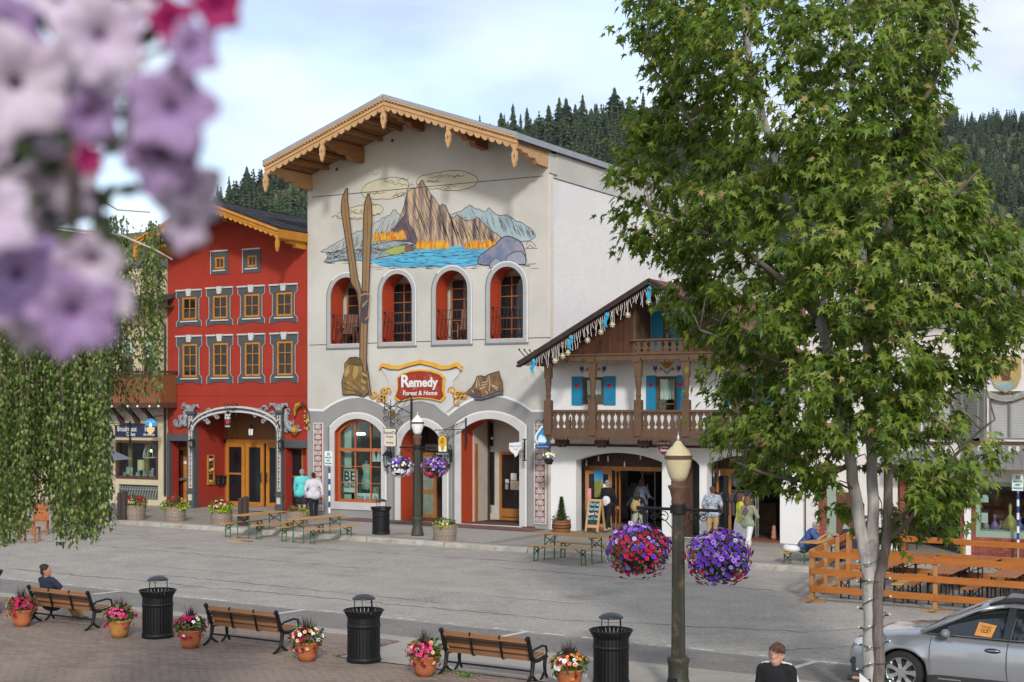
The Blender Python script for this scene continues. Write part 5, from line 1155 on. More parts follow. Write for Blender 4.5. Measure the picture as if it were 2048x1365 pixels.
text('Boudreaux',.30,hil,o,facade_m((F(256,860,Y).x,Y - .065,F(256,860,Y).z + .03)),bold=.006,ext=.002,sx=.82); text('Cellars',.22,hil,o,facade_m((F(264,868.5,Y).x,Y - .065,F(264,869,Y).z)),bold=.005,ext=.002,sx=.8)
text('Inside',.28,hil,o,facade_m((F(301,860,Y).x,Y - .065,F(301,860,Y).z + .02)),bold=.005,ext=.002,sx=.8); text('the gift Shop',.15,hil,o,facade_m((F(300,869,Y).x,Y - .065,F(300,869.5,Y).z)),bold=.003,ext=.002,shear=.2,sx=.8)
f = frame('shop_window',Cb,sw_[0],sw_[1],sw_[2],sw_[3],Y - .02,.11,.2,drkw); b = MB(); b.box(sw_[0] + .1,sw_[1] - .1,Y + .1,Y + .11,sw_[2] + .1,sw_[3] - .1); b.build('pane',gclear,f)
b = MB(); b.box(sw_[0] - .3,sw_[1] + .5,Y + .25,Y + 1.6,sw_[2] - .05,sw_[2] + .04); b.build('window_ledge',mat('ledge_grey',(.2,.19,.17),var=.2),f)
b = MB(); b.box(sw_[0] + .3,sw_[0] + .45,Y + .4,Y + .5,sw_[2],sw_[3]); b.box(sw_[0] + 1.0,sw_[0] + 1.2,Y + .6,Y + .7,sw_[2],sw_[3]); b.build('inner_post',mat('post_tan',(.35,.22,.09),var=.15),f); b = MB(); b.box(sw_[0] + 1.2,sw_[0] + 1.75,Y + 1.4,Y + 1.45,sw_[2],sw_[3]); b.build('back_panel',mat('panel_grey',(.25,.25,.23),var=.1),f)
p = F(273,940,Y + .45); zl = sw_[2] + .04
bt = thing('wine_bottle','large dark wine bottle with pale label in the cellar window','bottle',(F(259,940,Y + .5).x,Y + .5,zl)); b = MB(); b.lathe([(.13,.0),(.14,.05),(.14,.5),(.05,.66),(.045,.85),(.05,.86)],12); b.build('glass_body',mat('bottle_green',(.015,.03,.015),rough=.15),bt,True); b = MB(); b.lathe([(.143,.12),(.143,.42)],12,cap=False); b.build('label',mat('label_pale',(.5,.55,.42),var=.1),bt)
lp = thing('table_lamp','small table lamp with glowing cream shade in the cellar window','lamp',(F(282,940,Y + .55).x,Y + .55,zl)); b = MB(); b.lathe([(.14,.3),(.14,.72)],14,cap=False); b.build('shade',mat('shade_cream',(.68,.5,.3),emit=.25,var=0),lp); b = MB(); b.lathe([(.09,0),(.02,.06),(.02,.32)],10); b.build('base',iron,lp)
cg = thing('cage_lamp','white wire dome lamp with lit bulb in the cellar window','lamp',(F(302.5,900,Y + .6).x,Y + .6,F(302.5,902,Y + .6).z))
b = MB()
for k in range(10): a = k * PI / 5; b.tube([(.33 * math.cos(a) * s_,.33 * math.sin(a) * s_,z) for s_,z in ((1,-.28),(.9,.0),(.6,.2),(.15,.3))],.014,4)
b.tube([(.33 * math.cos(k * PI / 8),.33 * math.sin(k * PI / 8),-.28) for k in range(16)],.016,4,closed=True); b.build('wire_cage',white,cg); b = MB(); b.ball((0,0,0),.06,8); b.build('bulb',mat('lamp_bright',(1,.85,.6),emit=4,var=0),cg)
for k in range(9):
 x = F(250 + k * 7,950,Y + .4).x; b = MB(); b.lathe([(.05,0),(.06,.1),(.03,.16),(.06,.2 + .1 * (k % 3))],9,(x,Y + .38 + .1 * (k % 2),zl)); tag(b.build('ornament',mat('trinket_%d' % (k % 3),((.4,.42,.4),(.45,.38,.1),(.08,.25,.08))[(k // 3) % 3],var=.3),None,True),'small glass and gold trinket on the cellar window ledge','ornament','trinkets on the cellar window ledge')
b = MB(); b.box(gr[0],gr[1],Y + .12,Y + .16,gr[2],gr[3]); b.build('grille_backing',mat('backing_green',(.12,.14,.11),var=.2),Cb)
n = 15; gp_ = MB(); gp_.tube([(0,0,.5),(0,-.02,.35),(0,-.12,.15),(0,-.1,.06),(0,0,0)],.016,5); gm = gp_.mesh('grille_bar',mat('bar_grey',(.3,.31,.3),var=.1,metal=.4))
for k in range(n): put('grille_bar',gm,Cb,(gr[0] + (gr[1] - gr[0]) * (k + .5) / n,Y + .02,gr[2] + .01))
b = MB(); b.bar((gr[0],Y + .0,gr[2] + .4),(gr[1],Y + .0,gr[2] + .4),.03,.03); b.build('grille_rail',MATS['bar_grey'],Cb)
for a,c,d,e_ in up:
 f = frame('upper_window',Cb,a,c,d,e_,Y + .1,.07,.07,drkw,[d + (e_ - d) * .42],(),.05,gls); b = MB(); b.box(a + .07,c - .07,Y + .09,Y + .1,d + (e_ - d) * .47,e_ - .1); b.build('blind',mat('blind_grey',(.42,.46,.48),var=.05),f)
# balcony with boards
bz0,bz1 = F(270,806,Y - .9).z,F(270,745,Y - .9).z; bx0,bx1 = -50.5,F(322,780,Y - .9).x
b = MB(); b.box(bx0,bx1,Y - .95,Y,bz0 - .2,bz0); b.bar((bx0,Y - .92,bz1),(bx1,Y - .92,bz1),.16,.1); b.bar((bx1 - .05,Y - .92,bz1),(bx1 - .05,Y,bz1),.16,.1); b.box(bx0,bx1,Y - .93,Y - .9,bz1 - .22,bz1 - .07); bal = b.build('balcony',drkw,Cb); x = bx0
bmB = MB(); bmB.box(0,.135,-.02,.02,0,bz1 - bz0 - .1); bme = bmB.mesh('board',redb)
while x < bx1 - .14: put('board',bme,bal,(x,Y - .90,bz0 + .0)); x += .14
b = MB(); b.box(bx1 - .06,bx1 - .03,Y - .9,Y,bz0,bz1 - .08); b.build('end_board',redb,bal)
for u in (215,248,279,310):
 x = F(u,820,Y).x; b = MB(); b.add([(x - .09,Y - .85,bz0 - .2),(x - .09,Y - .6,bz0 - .2),(x - .09,Y,bz0 - 1.05),(x - .09,Y,bz0 - .75),(x + .09,Y - .85,bz0 - .2),(x + .09,Y - .6,bz0 - .2),(x + .09,Y,bz0 - 1.05),(x + .09,Y,bz0 - .75)][:8],[(0,1,3),(1,2,3),(4,7,5),(5,7,6),(0,3,7,4),(1,5,6,2),(0,4,5,1)]); b.build('strut',drkw,bal)
# roof with deep eave
b = MB(); zr = F(345,606,Y - 1).z; vs = [(XL,Y - 1.2,zr),(XR + .45,Y - 1.2,zr),(XR + .3,56,zr + 3.6),(XL,56,zr + 3.6)]; vs += [(x,y,z + .18) for x,y,z in vs]
b.add(vs,[(0,1,2,3),(7,6,5,4),(0,4,5,1),(1,5,6,2),(2,6,7,3),(3,7,4,0)]); b.build('roof',mat('roof_brown',(.09,.07,.06),rough=.95,col2=(.06,.05,.045),scale=8,bump=.4),Cb)
b = MB(); b.box(XL,XR + .4,Y - 1.15,Y + .1,zr - .12,zr - .02); b.bar((XR + .45,Y - 1.22,zr + .05),(XL,Y - 1.22,zr + .05),.16,.05); b.build('eave',drkw,Cb); b = MB(); b.tube([(XR - .05,Y - 1.2,zr),(XR - .05,Y - .4,zr - .5),(XR - .02,Y - .06,zr - .8),(XR - .02,Y - .06,1)],.05,6); b.build('downpipe',iron,Cb)
for u in (224,255.5,275,299,317): p = F(u,813,Y - .95); b = MB(); b.ball(p,.05,6); b.build('bulb',mat('bulb_white',(.8,.8,.8)),bal)
# hanging signs of this shop
p = F(302,854,Y - 1.1); t = thing('hanging_sign','blue and yellow hanging ice cream sign over the navy shop board','sign',p)
b = MB(); b.poly([(-.28,.02)] + [(.30 * math.cos(rad(170 - k * 16)),.08 + .24 * math.sin(rad(170 - k * 16))) for k in range(11)] + [(.28,.02)],-.02,.02); b.build('blue_arc',mat('sign_sky',(.03,.33,.68)),t)
b = MB(); b.poly([(-.2,-.02),(.2,-.02),(.19,-.16),(.1,-.24),(0,-.36),(-.1,-.24),(-.19,-.16)],-.03,.01); b.build('yellow_cone',mat('sign_yellow_pale',(.72,.55,.22)),t)
b = MB(); b.ball((0,-.03,.05),(.09,.03,.12),8); b.build('white_figure',white,t); text('La Montagnola',.075,hil,t,facade_m((0,-.025,.2)),ext=.002); b = MB(); b.tube([(0,.0,.3),(0,.2,.42),(.3,1.0,.45)],.02,5); b.tube([(.35 + .1 * math.cos(i),.7,.1 + .3 * math.cos(i * .5)) for i in range(12)],.012,4); b.build('iron_bracket',iron,t)
p = F(212,868,Y - 1.0); t = thing('hanging_sign','pale green oval hanging sign half behind the birch leaves','sign',p); b = MB(); b.lathe([(.34,-.025),(.34,.025)],20,sx=1.0); o = b.build('board',mat('sign_pale_green',(.42,.46,.34),var=.08),t); o.data.transform(Matrix.Rotation(PI / 2,4,'X')); b = MB(); b.tube([(.38 * math.cos(k * PI / 10),-.0,.38 * math.sin(k * PI / 10)) for k in range(20)],.03,5,closed=True); b.bar((.42,.9,.5),(.42,.9,-.5),.06,.05); b.bar((.42,.9,.42),(0,0,.42),.03,.03); b.build('iron_bracket',iron,t); text('Tree',.2,ink,t,facade_m((0,-.03,.1)),ext=.002)
# ---------------------------------------------------------------- Bavarian balcony shop
Y = 42.6; YB = 41.35
Vb = thing('balcony_shop','white Bavarian shop with brown balcony, blue heart shutters and dark arched openings','building',(-18,Y,gz(-18) + .15),world_coords=True)
XL,XR = F(1101,900,Y).x,F(1606,900,Y).x; GB = gz(-18) + .16; BASE = .2
def RP(u0,v0,u1,v1): return FR(u0,v0,u1,v1,Y)
a1,a2,a3 = RP(1152,906,1324,1066),RP(1342,915,1399,1075),RP(1414,912,1560,1080)
zb_top = F(1250,712,Y).z
o1 = seg(a1[0],a1[1],GB,a1[3] - .28,a1[3],14); o2 = seg(a2[0],a2[1],GB,a2[3] - .25,a2[3],10); o3 = seg(a3[0],a3[1],GB,a3[3] - .3,a3[3],14)
uw = [RP(1167,755,1208,809),RP(1313,753,1354,829),RP(1476,756,1512,809)]
b = MB(); b.poly([(XL,BASE),(XL,zb_top + .2),(XR,zb_top + .2),(XR,BASE)],Y,Y + .4,0,[o1,o2,o3] + [rect(*w) for w in uw],back=False); b.build('wall',white,Vb)
b = MB(); b.box(XL,XL + .3,Y + .4,58,BASE,zb_top); b.box(XR - .3,XR,Y + .4,58,BASE,zb_top); b.build('rear_wall',white,Vb)
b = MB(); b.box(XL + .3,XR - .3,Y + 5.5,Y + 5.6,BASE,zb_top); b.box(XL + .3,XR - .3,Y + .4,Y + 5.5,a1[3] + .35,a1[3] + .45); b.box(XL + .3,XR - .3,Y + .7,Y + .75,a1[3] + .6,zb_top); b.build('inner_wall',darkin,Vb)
b = MB(); b.box(XL + .05,XR - .05,Y + .05,Y + 5.5,GB - .1,GB + .01); b.build('shop_floor',mat('floor_dark',(.05,.045,.04),var=.2),Vb)
b = MB(); b.box(a1[0],a1[0] + 1.2,Y - .15,Y + 1.2,GB - .05,GB + .016); b.box(a3[1] - 1.2,a3[1],Y - .1,Y + .9,GB - .05,GB + .017); b.build('threshold_tiles',mat('tile_brown',(.2,.075,.04),var=.2,scale=6),Vb)
zd = F(1250,892,Y).z; b = MB(); b.box(XL,XR,Y - .04,Y,zd - .04,zd + .04); b.build('string_course',drkw,Vb)
blue = mat('shutter_blue',(.010,.21,.37),rough=.6,var=.08,scale=4); hrt = mat('heart_red',(.62,.015,.012),var=.05); lace = mat('lace_white',(.74,.74,.70),var=.08,scale=30)
def heart(cx,cz,s): return [(cx,cz - s),(cx - s * .75,cz - s * .1),(cx - s * .8,cz + s * .35),(cx - s * .45,cz + s * .65),(cx,cz + s * .35),(cx + s * .45,cz + s * .65),(cx + s * .8,cz + s * .35),(cx + s * .75,cz - s * .1)]
for k,(w,sh) in enumerate(zip(uw,((1144,1167,1208,1232),(1293,1313,1354,1370),(1452,1476,1512,1542)))):
 f = frame('balcony_door' if k == 1 else 'window',Vb,w[0],w[1],w[2],w[3],Y - .03,.085,.09,brown,[w[2] + (w[3] - w[2]) * (.3,.27,.3)[k]],[(w[0] + w[1]) / 2] if k != 1 else (),.05,gclear)
 b = MB(); n = 22; zc = w[2] + (w[3] - w[2]) * (.4,.42,.4)[k]
 tp_ = [(w[0] + .08 + (w[1] - w[0] - .16) * i / n,Y + .12 + .03 * math.sin(i * 1.9),w[3] - .1) for i in range(n + 1)]; lo = [(x,y,zc - .05 * abs(math.sin(i * PI / 4.0))) for i,(x,y,z) in enumerate(tp_)]
 b.add(tp_ + lo,[(i,i + 1,n + 2 + i,n + 1 + i) for i in range(n)]); b.build('lace_curtain',lace,f)
 b = MB(); b.box(w[0],w[1],Y + .3,Y + .33,w[2],w[3]); b.build('dark_back',darkin,f)
 for u0,u1,hs in ((sh[0],sh[1],1),(sh[2],sh[3],1)):
  x0,x1 = F(u0,780,Y).x + .01,F(u1,780,Y).x - .01; z0,z1 = w[2] - (.02 if k != 1 else .0),w[3] + .03; cx = (x0 + x1) / 2; cz = z1 - (.30 if k != 1 else .30)
  b = MB(); b.poly(rect(x0,x1,z0,z1),Y - .05,Y - .003,0,[heart(cx,cz,.115)]); s_ = b.build('shutter',blue,Vb); b = MB(); b.poly(heart(cx,cz,.113),Y - .03,Y - .01); b.build('heart',hrt,s_)
fb,fy,fg = mat('flower_blue_paint',(.05,.09,.33)),mat('flower_yellow_paint',(.52,.25,.03)),mat('flower_green_paint',(.16,.26,.2))
for u,v,m_ in ((1186,738,0),(1334,737,1),(1494,738,0)):
 p = F(u,v,Y); b = MB()
 for s in (-1,1):
  for q in range(3): b.ribbon([(p.x + s * t * (.12 + .12 * q),p.z - .2 + .1 * q * t + .3 * t - .2 * t * t * q) for t in (0,.3,.6,.9,1.2)],.018,Y - .006)
 o = b.build('painted_stem',fg,Vb)
 for s in (-1,1):
  c = MB(); c.poly([(p.x + s * .42,p.z - .12),(p.x + s * .33,p.z),(p.x + s * .37,p.z + .1),(p.x + s * .42,p.z + .05),(p.x + s * .47,p.z + .1),(p.x + s * .5,p.z)],Y - .009,Y - .001); c.build('painted_tulip',fb,Vb); c = MB(); c.lathe([(.06,0),(.06,.004)],10); o = c.build('painted_rose',fy,Vb); o.data.transform(Matrix.Translation((p.x + s * .2,Y - .006,p.z - .02)) @ Matrix.Rotation(PI / 2,4,'X'))
 c = MB(); h = 1.0 if m_ else .6; c.poly([(p.x + a * h,p.z + .05 + z * h) for a,z in ((-.07,-.05),(-.16,.05),(-.26,.19),(-.1,.1),(-.08,.22),(0,.12),(.08,.22),(.1,.1),(.26,.19),(.16,.05),(.07,-.05))],Y - .008,Y - .001); c.build('painted_tulip',fy,Vb)
# balcony
zf = F(1235,866,YB).z; zrl = F(1235,822,YB).z; bx0,bx1 = F(1092,850,YB).x,F(1600,850,YB).x
b = MB(); b.box(bx0,bx1,YB,Y,zf - .12,zf); b.box(bx0,bx1,YB - .04,YB,zf - .17,zf + .07); n = 64
for k in range(n):
 xa = bx0 + (bx1 - bx0) * k / n; w = (bx1 - bx0) / n; b.add([(xa,YB - .03,zf - .17),(xa + w,YB - .03,zf - .17),(xa + w * .85,YB - .03,zf - .23),(xa + w * .5,YB - .03,zf - .26),(xa + w * .15,YB - .03,zf - .23)],[(0,1,2,3,4)])
bal = b.build('balcony',brown,Vb); b = MB(); b.box(bx0,bx1,YB - .07,YB + .07,zrl - .05,zrl + .03); b.build('handrail',brown,bal)
pu = (1097,1185.7,1277,1372.7,1472,1576); zbm = F(1235,716,YB).z
def baluster(w,h):
 pr = [(.46,0),(.46,.1),(.23,.17),(.27,.23),(.41,.30),(.44,.36),(.38,.45),(.24,.58),(.19,.7),(.25,.8),(.44,.87),(.46,1)]
 return [(-x * w,z * h) for x,z in pr] + [(x * w,z * h) for x,z in reversed(pr)]
bh = zrl - zf - .05 - .07; bb_ = MB(); sp = .205; bb_.poly(baluster(sp,bh),-.015,.015); bmesh_ = bb_.mesh('baluster',brown)
for i in range(len(pu)):
 x = F(pu[i],800,YB).x; zt = zbm - .02; zm = zf + .9; L_ = zt - zm
 b = MB(); b.box(x - .13,x + .13,YB - .09,YB + .09,zf - .1,zm + .15); b.box(x - .12,x + .12,YB - .08,YB + .08,zt - .62,zt); b.lathe([(.10,.15),(.07,.2),(.09,.3),(.075,.38),(.105,.75),(.09,1.0),(.06,1.18),(.095,1.25),(.06,1.3),(.10,L_ - .62)],10,(x,YB,zm)); b.box(x - .17,x + .1,YB - .12,YB + .1,zt - .12,zt); b.build('post',brown,bal)
 if i < len(pu) - 1:
  xn = F(pu[i + 1],800,YB).x; k = int((xn - x - .26) / sp); gap = (xn - x - .26) / k
  for j in range(k): put('baluster',bmesh_,bal,(x + .13 + gap * (j + .5),YB,zf + .07)).scale = (gap / sp,1,1)
for u in (1126,1205,1291): p = F(u,880,YB + .5); b = MB(); b.box(p.x - .2,p.x + .2,YB + .3,YB + .6,zf - .42,zf - .13); b.box(p.x - .12,p.x - .05,YB + .32,YB + .5,zf - .5,zf - .4); b.box(p.x + .05,p.x + .12,YB + .32,YB + .5,zf - .5,zf - .4); b.build('joist_end',drkw,bal)
# upper beam, gable boards and roof
gx0,gx1 = F(1080,715,YB).x,F(1590,715,YB).x; zB = F(1235,709,YB).z
b = MB(); b.box(gx0,gx1,YB - .08,YB + .15,zB - .2,zB + .0); n = 56
for k in range(n):
 xa = gx0 + (gx1 - gx0) * k / n; w = (gx1 - gx0) / n; b.add([(xa,YB - .06,zB - .2),(xa + w,YB - .06,zB - .2),(xa + w * .5,YB - .06,zB - .28)],[(0,1,2)])
b.box(gx0,gx1,YB - .12,YB - .02,zB - .03,zB + .03); b.box(gx0 + .2,gx1,YB,Y,zB - .06,zB - .01); b.build('upper_beam',brown,Vb)
YR = YB - .95; e0 = F(1037,731,YR); rp = F(1300,564,YR); slp = (rp.z - e0.z) / (rp.x - e0.x); xe1 = rp.x + (rp.x - e0.x)
dkr = mat('roof_timber_dark',(.045,.03,.025),rough=.8,var=.2); rrd = mat('roof_red_brown',(.17,.06,.045),rough=.9,var=.15,scale=6,bump=.4)
b = MB()
for s in (-1,1):
 e_ = (rp.x + s * (rp.x - e0.x),e0.z); vs = [(e_[0],YR,e_[1]),(rp.x,YR,rp.z),(rp.x,58,rp.z),(e_[0],58,e_[1])]
 if s < 0: vs[3] = (XL - .0,58,e_[1] + slp * (XL - e_[0])); vs.insert(3,(XL,Y - .02,0)); vs[3] = (XL,58,e_[1] + slp * (XL - e_[0])); vs[4] = (XL,Y - .06,e_[1] + slp * (XL - e_[0])); vs.append((e_[0],Y - .06,e_[1]))
 k = len(vs); vs += [(x,y,z + .1) for x,y,z in vs]; b.add(vs,[tuple(range(k)),tuple(range(2 * k - 1,k - 1,-1))] + [(i,(i + 1) % k,(i + 1) % k + k,i + k) for i in range(k)])
rf = b.build('roof',rrd,Vb)
b = MB()
for s in (-1,1):
 e_ = (rp.x + s * (rp.x - e0.x),e0.z); b.bar((e_[0],YR - .03,e_[1] - .04),(rp.x,YR - .03,rp.z - .04),.06,.26,up=(0,1,0)); b.bar((e_[0],YR - .06,e_[1] + .07),(rp.x,YR - .06,rp.z + .07),.08,.09,up=(0,1,0))
b.build('barge_board',dkr,Vb)
gbo = mat('gable_board',(.105,.04,.017),rough=.55,col2=(.055,.022,.012),scale=2.2,stretch=(7,7,.7),dirt=((.30,.15,.06),7,.64,.76,1)); x = e0.x + .9; rx0,rx1 = F(1269,690,YB).x,F(1371,690,YB).x; ya = YB + .05
while x < xe1 - .9:
 w = R.uniform(.17,.24); zt = e0.z + slp * ((x + w / 2 - e0.x) if x < rp.x else (xe1 - x - w / 2)) - .12; zt1 = zt
 if zt > zB + .1:
  za = zB + .03;
  if rx0 - .02 < x + w / 2 < rx1: za = F(1320,588,YB).z
  if zt > za + .05: b = MB(); b.box(x + .004,x + w - .004,ya + R.uniform(0,.012),ya + .04,za,zt); b.build('gable_board',gbo,Vb)
 x += w
b = MB(); b.box(rx0 - .05,rx0 + .04,YB - .0,Y,zB,F(1268,606,YB).z); b.build('niche_cheek',brown,Vb); b = MB(); b.box(rx1 - .04,rx1 + .05,YB,Y,zB,F(1268,606,YB).z); b.build('niche_cheek',brown,Vb)
b = MB(); b.box(rx0,rx1,Y - .1,Y,zB,rp.z - .4); b.build('niche_wall',mat('plaster_grey_blue',(.46,.47,.49),var=.05),Vb)
q = FR(1304,622,1360,700,Y - .1)
for x0,x1,m_ in ((q[0],q[0] + .42,blue),(q[1] - .3,q[1] + .1,blue)): b = MB(); b.box(x0,x1,Y - .16,Y - .12,zB + .1,q[3]); b.build('shutter',m_,Vb)
frame('gable_window',Vb,q[0] + .43,q[1] - .31,zB + .1,q[3],Y - .18,.05,.06,brown,[zB + 1.0],(),.04,gls)
zgr = F(1318,679,YB).z; b = MB(); b.box(rx0 - .1,rx1 + .1,YB - .1,YB + .02,zgr - .04,zgr + .02); o = b.build('gable_rail',brown,Vb); bb_ = MB(); bb_.poly(baluster(.255,zgr - zB - .06),-.012,.012); gm_ = bb_.mesh('baluster',brown); k = 7
for j in range(k): put('baluster',gm_,o,(rx0 + .03 + (rx1 - rx0 - .06) * (j + .5) / k,YB - .03,zB + .03))
# icicle lights along the rake
il = mat('icicle_cord',(.62,.60,.55),var=.05); rl_ = random.Random(4); tl = thing('icicle_lights','string of white icicle lights hanging from the dark gable edge','string lights',(e0.x,YR,e0.z),world_coords=True)
for k in range(74):
 t = .02 + 1.1 * k / 74; x = e0.x + (rp.x - e0.x) * t; z = (e0.z + (rp.z - e0.z) * t if t < 1 else rp.z - (rp.z - e0.z) * (t - 1)) - .16; L_ = rl_.choice((.18,.28,.4,.5)); b = MB(); pts = []; xx = x
 for i in range(5): pts.append((xx,YR - .09 + rl_.uniform(-.01,.01),z - L_ * i / 4)); xx += rl_.uniform(-.025,.03)
 b.tube(pts,.008,4)
 for p in pts[1:]: b.ball(p,.013,4)
 b.build('icicle_strand',il,tl)
for t,kind in ((.13,'b'),(.42,'b'),(.69,'b'),(1.005,'b'),(.30,'s'),(.36,'f'),(.40,'f'),(.55,'s'),(.65,'s'),(.735,'f'),(.85,'s'),(1.0,'s')):
 x = e0.x + (rp.x - e0.x) * t; z = e0.z + (rp.z - e0.z) * min(t,2 - t) - .3; b = MB()
 if kind == 'b': b.tube([(x + .05 * math.sin(i * 1.4),YR - .12,z - .09 * i + .15) for i in range(6)],[.05,.07,.05,.07,.05,.02],6); b.build('blue_spiral_light',mat('spiral_blue',(.02,.33,.55),var=.1),tl)
 else:
  zz = z - .33
  for i in range(8): a = i * PI / 4; b.tube([(x,YR - .1,zz),(x + .1 * math.cos(a),YR - .1,zz + .1 * math.sin(a))],.014,4)
  b.ball((x,YR - .1,zz),.05,6); b.tube([(x,YR - .1,zz),(x,YR - .1,z + .1)],.008,4); b.build('star_light',mat('star_cream',(.60,.56,.38),var=.05),tl)
b = MB(); b.bar((e0.x + .05,YR + .02,e0.z + .12),(e0.x + .05,Y - .3,e0.z + .12),.02,.02)
for k in range(5): y = YR + .05 + k * .35; b.tube([(e0.x + .3,y,e0.z + .2),(e0.x + .05,y,e0.z + .45),(e0.x - .0,y,e0.z + .5)],.016,4); b.ball((e0.x,y,e0.z + .52),.035,5)
b.build('snow_guard',iron,Vb)
# shop interior behind the arches
hz = F(1240,938,Y + .9).z; pbo = mat('panel_board',(.075,.035,.02),rough=.7,var=.25,stretch=(8,8,1))
for (x0,x1) in ((a1[0] - .1,a1[1] + .1),(a3[0] - .1,a3[1] + .2)):
 x = x0
 while x < x1: b = MB(); b.box(x + .005,x + .155,Y + .9,Y + .94,hz + .08,a1[3] + .35); b.build('panel_board',pbo,Vb); x += .16
 b = MB(); b.box(x0,x1,Y + .84,Y + .96,hz - .06,hz + .08); b.build('header_beam',woodd,Vb)
b = MB(); b.box(a2[0] - .1,a2[1] + .2,Y + 1.4,Y + 1.45,GB,a2[3] + .2); b.build('inner_door_panel',mat('panel_grey_dark',(.12,.12,.12),var=.15),Vb); b = MB(); b.box(a2[0] - .05,a2[0] + .55,Y + .5,Y + .55,GB,a2[3]); b.build('inner_boards',pbo,Vb)
for u,v in ((1197,917),(1216,918),(1173,926),(1249,929),(1281,914),(1427,948),(1439,947)): p = F(u,v,Y + .6); b = MB(); b.lathe([(.012,-.1),(.025,-.08),(.022,.06),(.01,.1)],6,p); b.build('bulb',mat('bulb_white',(.8,.8,.8)),Vb)
f = frame('folded_door',Vb,0,.9,.02,hz - GB - .06,0,.12,.05,woodd,glass=gls); M_ = Matrix.Translation((a1[0] + .12,Y + .45,GB)) @ Matrix.Rotation(rad(28),4,'Z')
for o in [f] + kids(f): o.data.transform(M_)
for x,z,w,h,m_ in ((.32,2.0,.3,.38,mat('poster_blue',(.05,.25,.45),var=.1)),(.33,1.45,.3,.55,mat('poster_olive',(.25,.22,.04),col2=(.10,.12,.03),scale=8)),(.35,1.22,.3,.16,mat('poster_pale',(.55,.55,.45))),(.1,1.35,.12,.4,mat('poster_pink',(.6,.25,.32))),(.62,1.5,.14,.4,white)): b = MB(); b.box(x - .02,x - .02 + w,-.014,-.006,z - .3,z - .3 + h); o = b.build('notice',m_,f); o.data.transform(M_)
f = frame('shop_door_leaf',Vb,a1[0] + 1.05,a1[0] + 1.22,GB,hz - .06,Y + .86,.03,.08,woodd)
f = frame('shop_door_leaf',Vb,F(1424,1000,Y + .5).x,F(1424,1000,Y + .5).x + .5,GB,hz - .06,Y + .88,.08,.06,woodd,glass=gls)
b = MB(); b.box(a3[1] - .06,a3[1] - .01,Y + .4,Y + .8,GB,hz); b.build('shop_door_leaf',brown,Vb)
rk = thing('souvenir_rack','black rack of round white souvenirs just inside the left shop arch','rack',(F(1208,1050,Y + 1.3).x,Y + 1.3,GB)); b = MB(); b.box(-.28,.28,0,.06,.3,2.3); b.box(-.05,.05,0,.1,0,.3); b.box(-.25,.25,-.2,.25,0,.04); b.build('stand',iron,rk); b = MB(); b.lathe([(.065,0),(.065,.012),(.04,.02)],10); me_ = b.mesh('badge',mat('badge_white',(.5,.5,.48),var=.3,scale=20)); me_.transform(Matrix.Rotation(PI / 2,4,'X'))
for i in range(4):
 for j in range(9): put('badge',me_,rk,(-.21 + .14 * i,-.005,.55 + .19 * j))
def garments(x,y,n,z,cols,nm,lb,rz=0):
 t = thing(nm,lb,'clothes rack',(x,y,GB),rz); b = MB(); b.tube([(-.1,0,z),(n * .14 + .1,0,z)],.018,5); b.tube([(-.1,0,0),(-.1,0,z)],.018,5); b.tube([(n * .14 + .1,0,0),(n * .14 + .1,0,z)],.018,5); b.build('rail',mat('chrome_rail',(.4,.4,.4),metal=.8,rough=.3),t)
 for k in range(n):
  c = MB(); h = R.uniform(.7,.8); c.poly([(-.06,0),(-.2,-.08),(-.26,-.3),(-.2,-.32),(-.17,-h),(.17,-h),(.2,-.32),(.26,-.3),(.2,-.08),(.06,0)],-.035,.035); o = c.build('shirt',mat('shirt_%s' % (cols[k % len(cols)],),cols[k % len(cols)],var=.2,scale=6),t,loc=(k * .14,0,z - .03),rot=(0,0,rad(60 + R.uniform(-12,12))))
garments(F(1437,1000,Y + 1.2).x,Y + 1.2,9,2.45,[(.25,.32,.30),(.30,.36,.35),(.40,.40,.46)],'upper_shirt_rail','upper rail of pale green shirts in the right shop arch')
garments(F(1437,1000,Y + 1.2).x,Y + 1.0,9,1.5,[(.02,.02,.025),(.03,.03,.035),(.09,.08,.09)],'lower_shirt_rail','lower rail of black shirts in the right shop arch')
garments(F(1268,1000,Y + 3).x,Y + 3,3,1.5,[(.12,.15,.18),(.2,.2,.22)],'grey_shirt_rail','dim grey shirts on a rail deep in the left shop arch'); garments(F(1290,1000,Y + 3.4).x,Y + 3.4,2,2.6,[(.30,.22,.14)],'tan_shirt_rail','tan shirts hung high at the back of the left shop arch')
b = MB(); b.box(F(1510,1000,Y + 3).x,F(1560,1000,Y + 3).x,Y + 2.6,Y + 3.2,GB,GB + 1.0); tag(b.build('counter',mat('counter_wood',(.10,.055,.03),var=.2),None),'dim wooden counter inside the right shop arch','counter')
p = F(1548,1070,Y + .45); b = MB(); b.lathe([(.09,0),(.1,.1),(.07,.14),(.09,.24),(.06,.3),(.07,.38),(.03,.45)],10,(p.x,Y + .45,GB + .02)); tag(b.build('clay_figure',mat('terracotta_figure',(.40,.17,.11),var=.1),None,True),'small terracotta figure standing on the tiled threshold','figure')
p = F(1329,893,Y - .9); t = thing('hanging_sign','round maroon hanging sign with cream lettering below the balcony','sign',p); b = MB(); b.lathe([(.27,-.02),(.27,.02)],22); o = b.build('board',mat('sign_maroon',(.13,.02,.02),var=.08),t); o.data.transform(Matrix.Rotation(PI / 2,4,'X') @ Matrix.Diagonal((.86,1.12,1,1))); b = MB(); b.tube([(.23 * math.cos(k * PI / 12),-.022,.29 * math.sin(k * PI / 12)) for k in range(24)],.012,4,closed=True); b.build('rim',mat('sign_rim',(.4,.25,.2)),t)
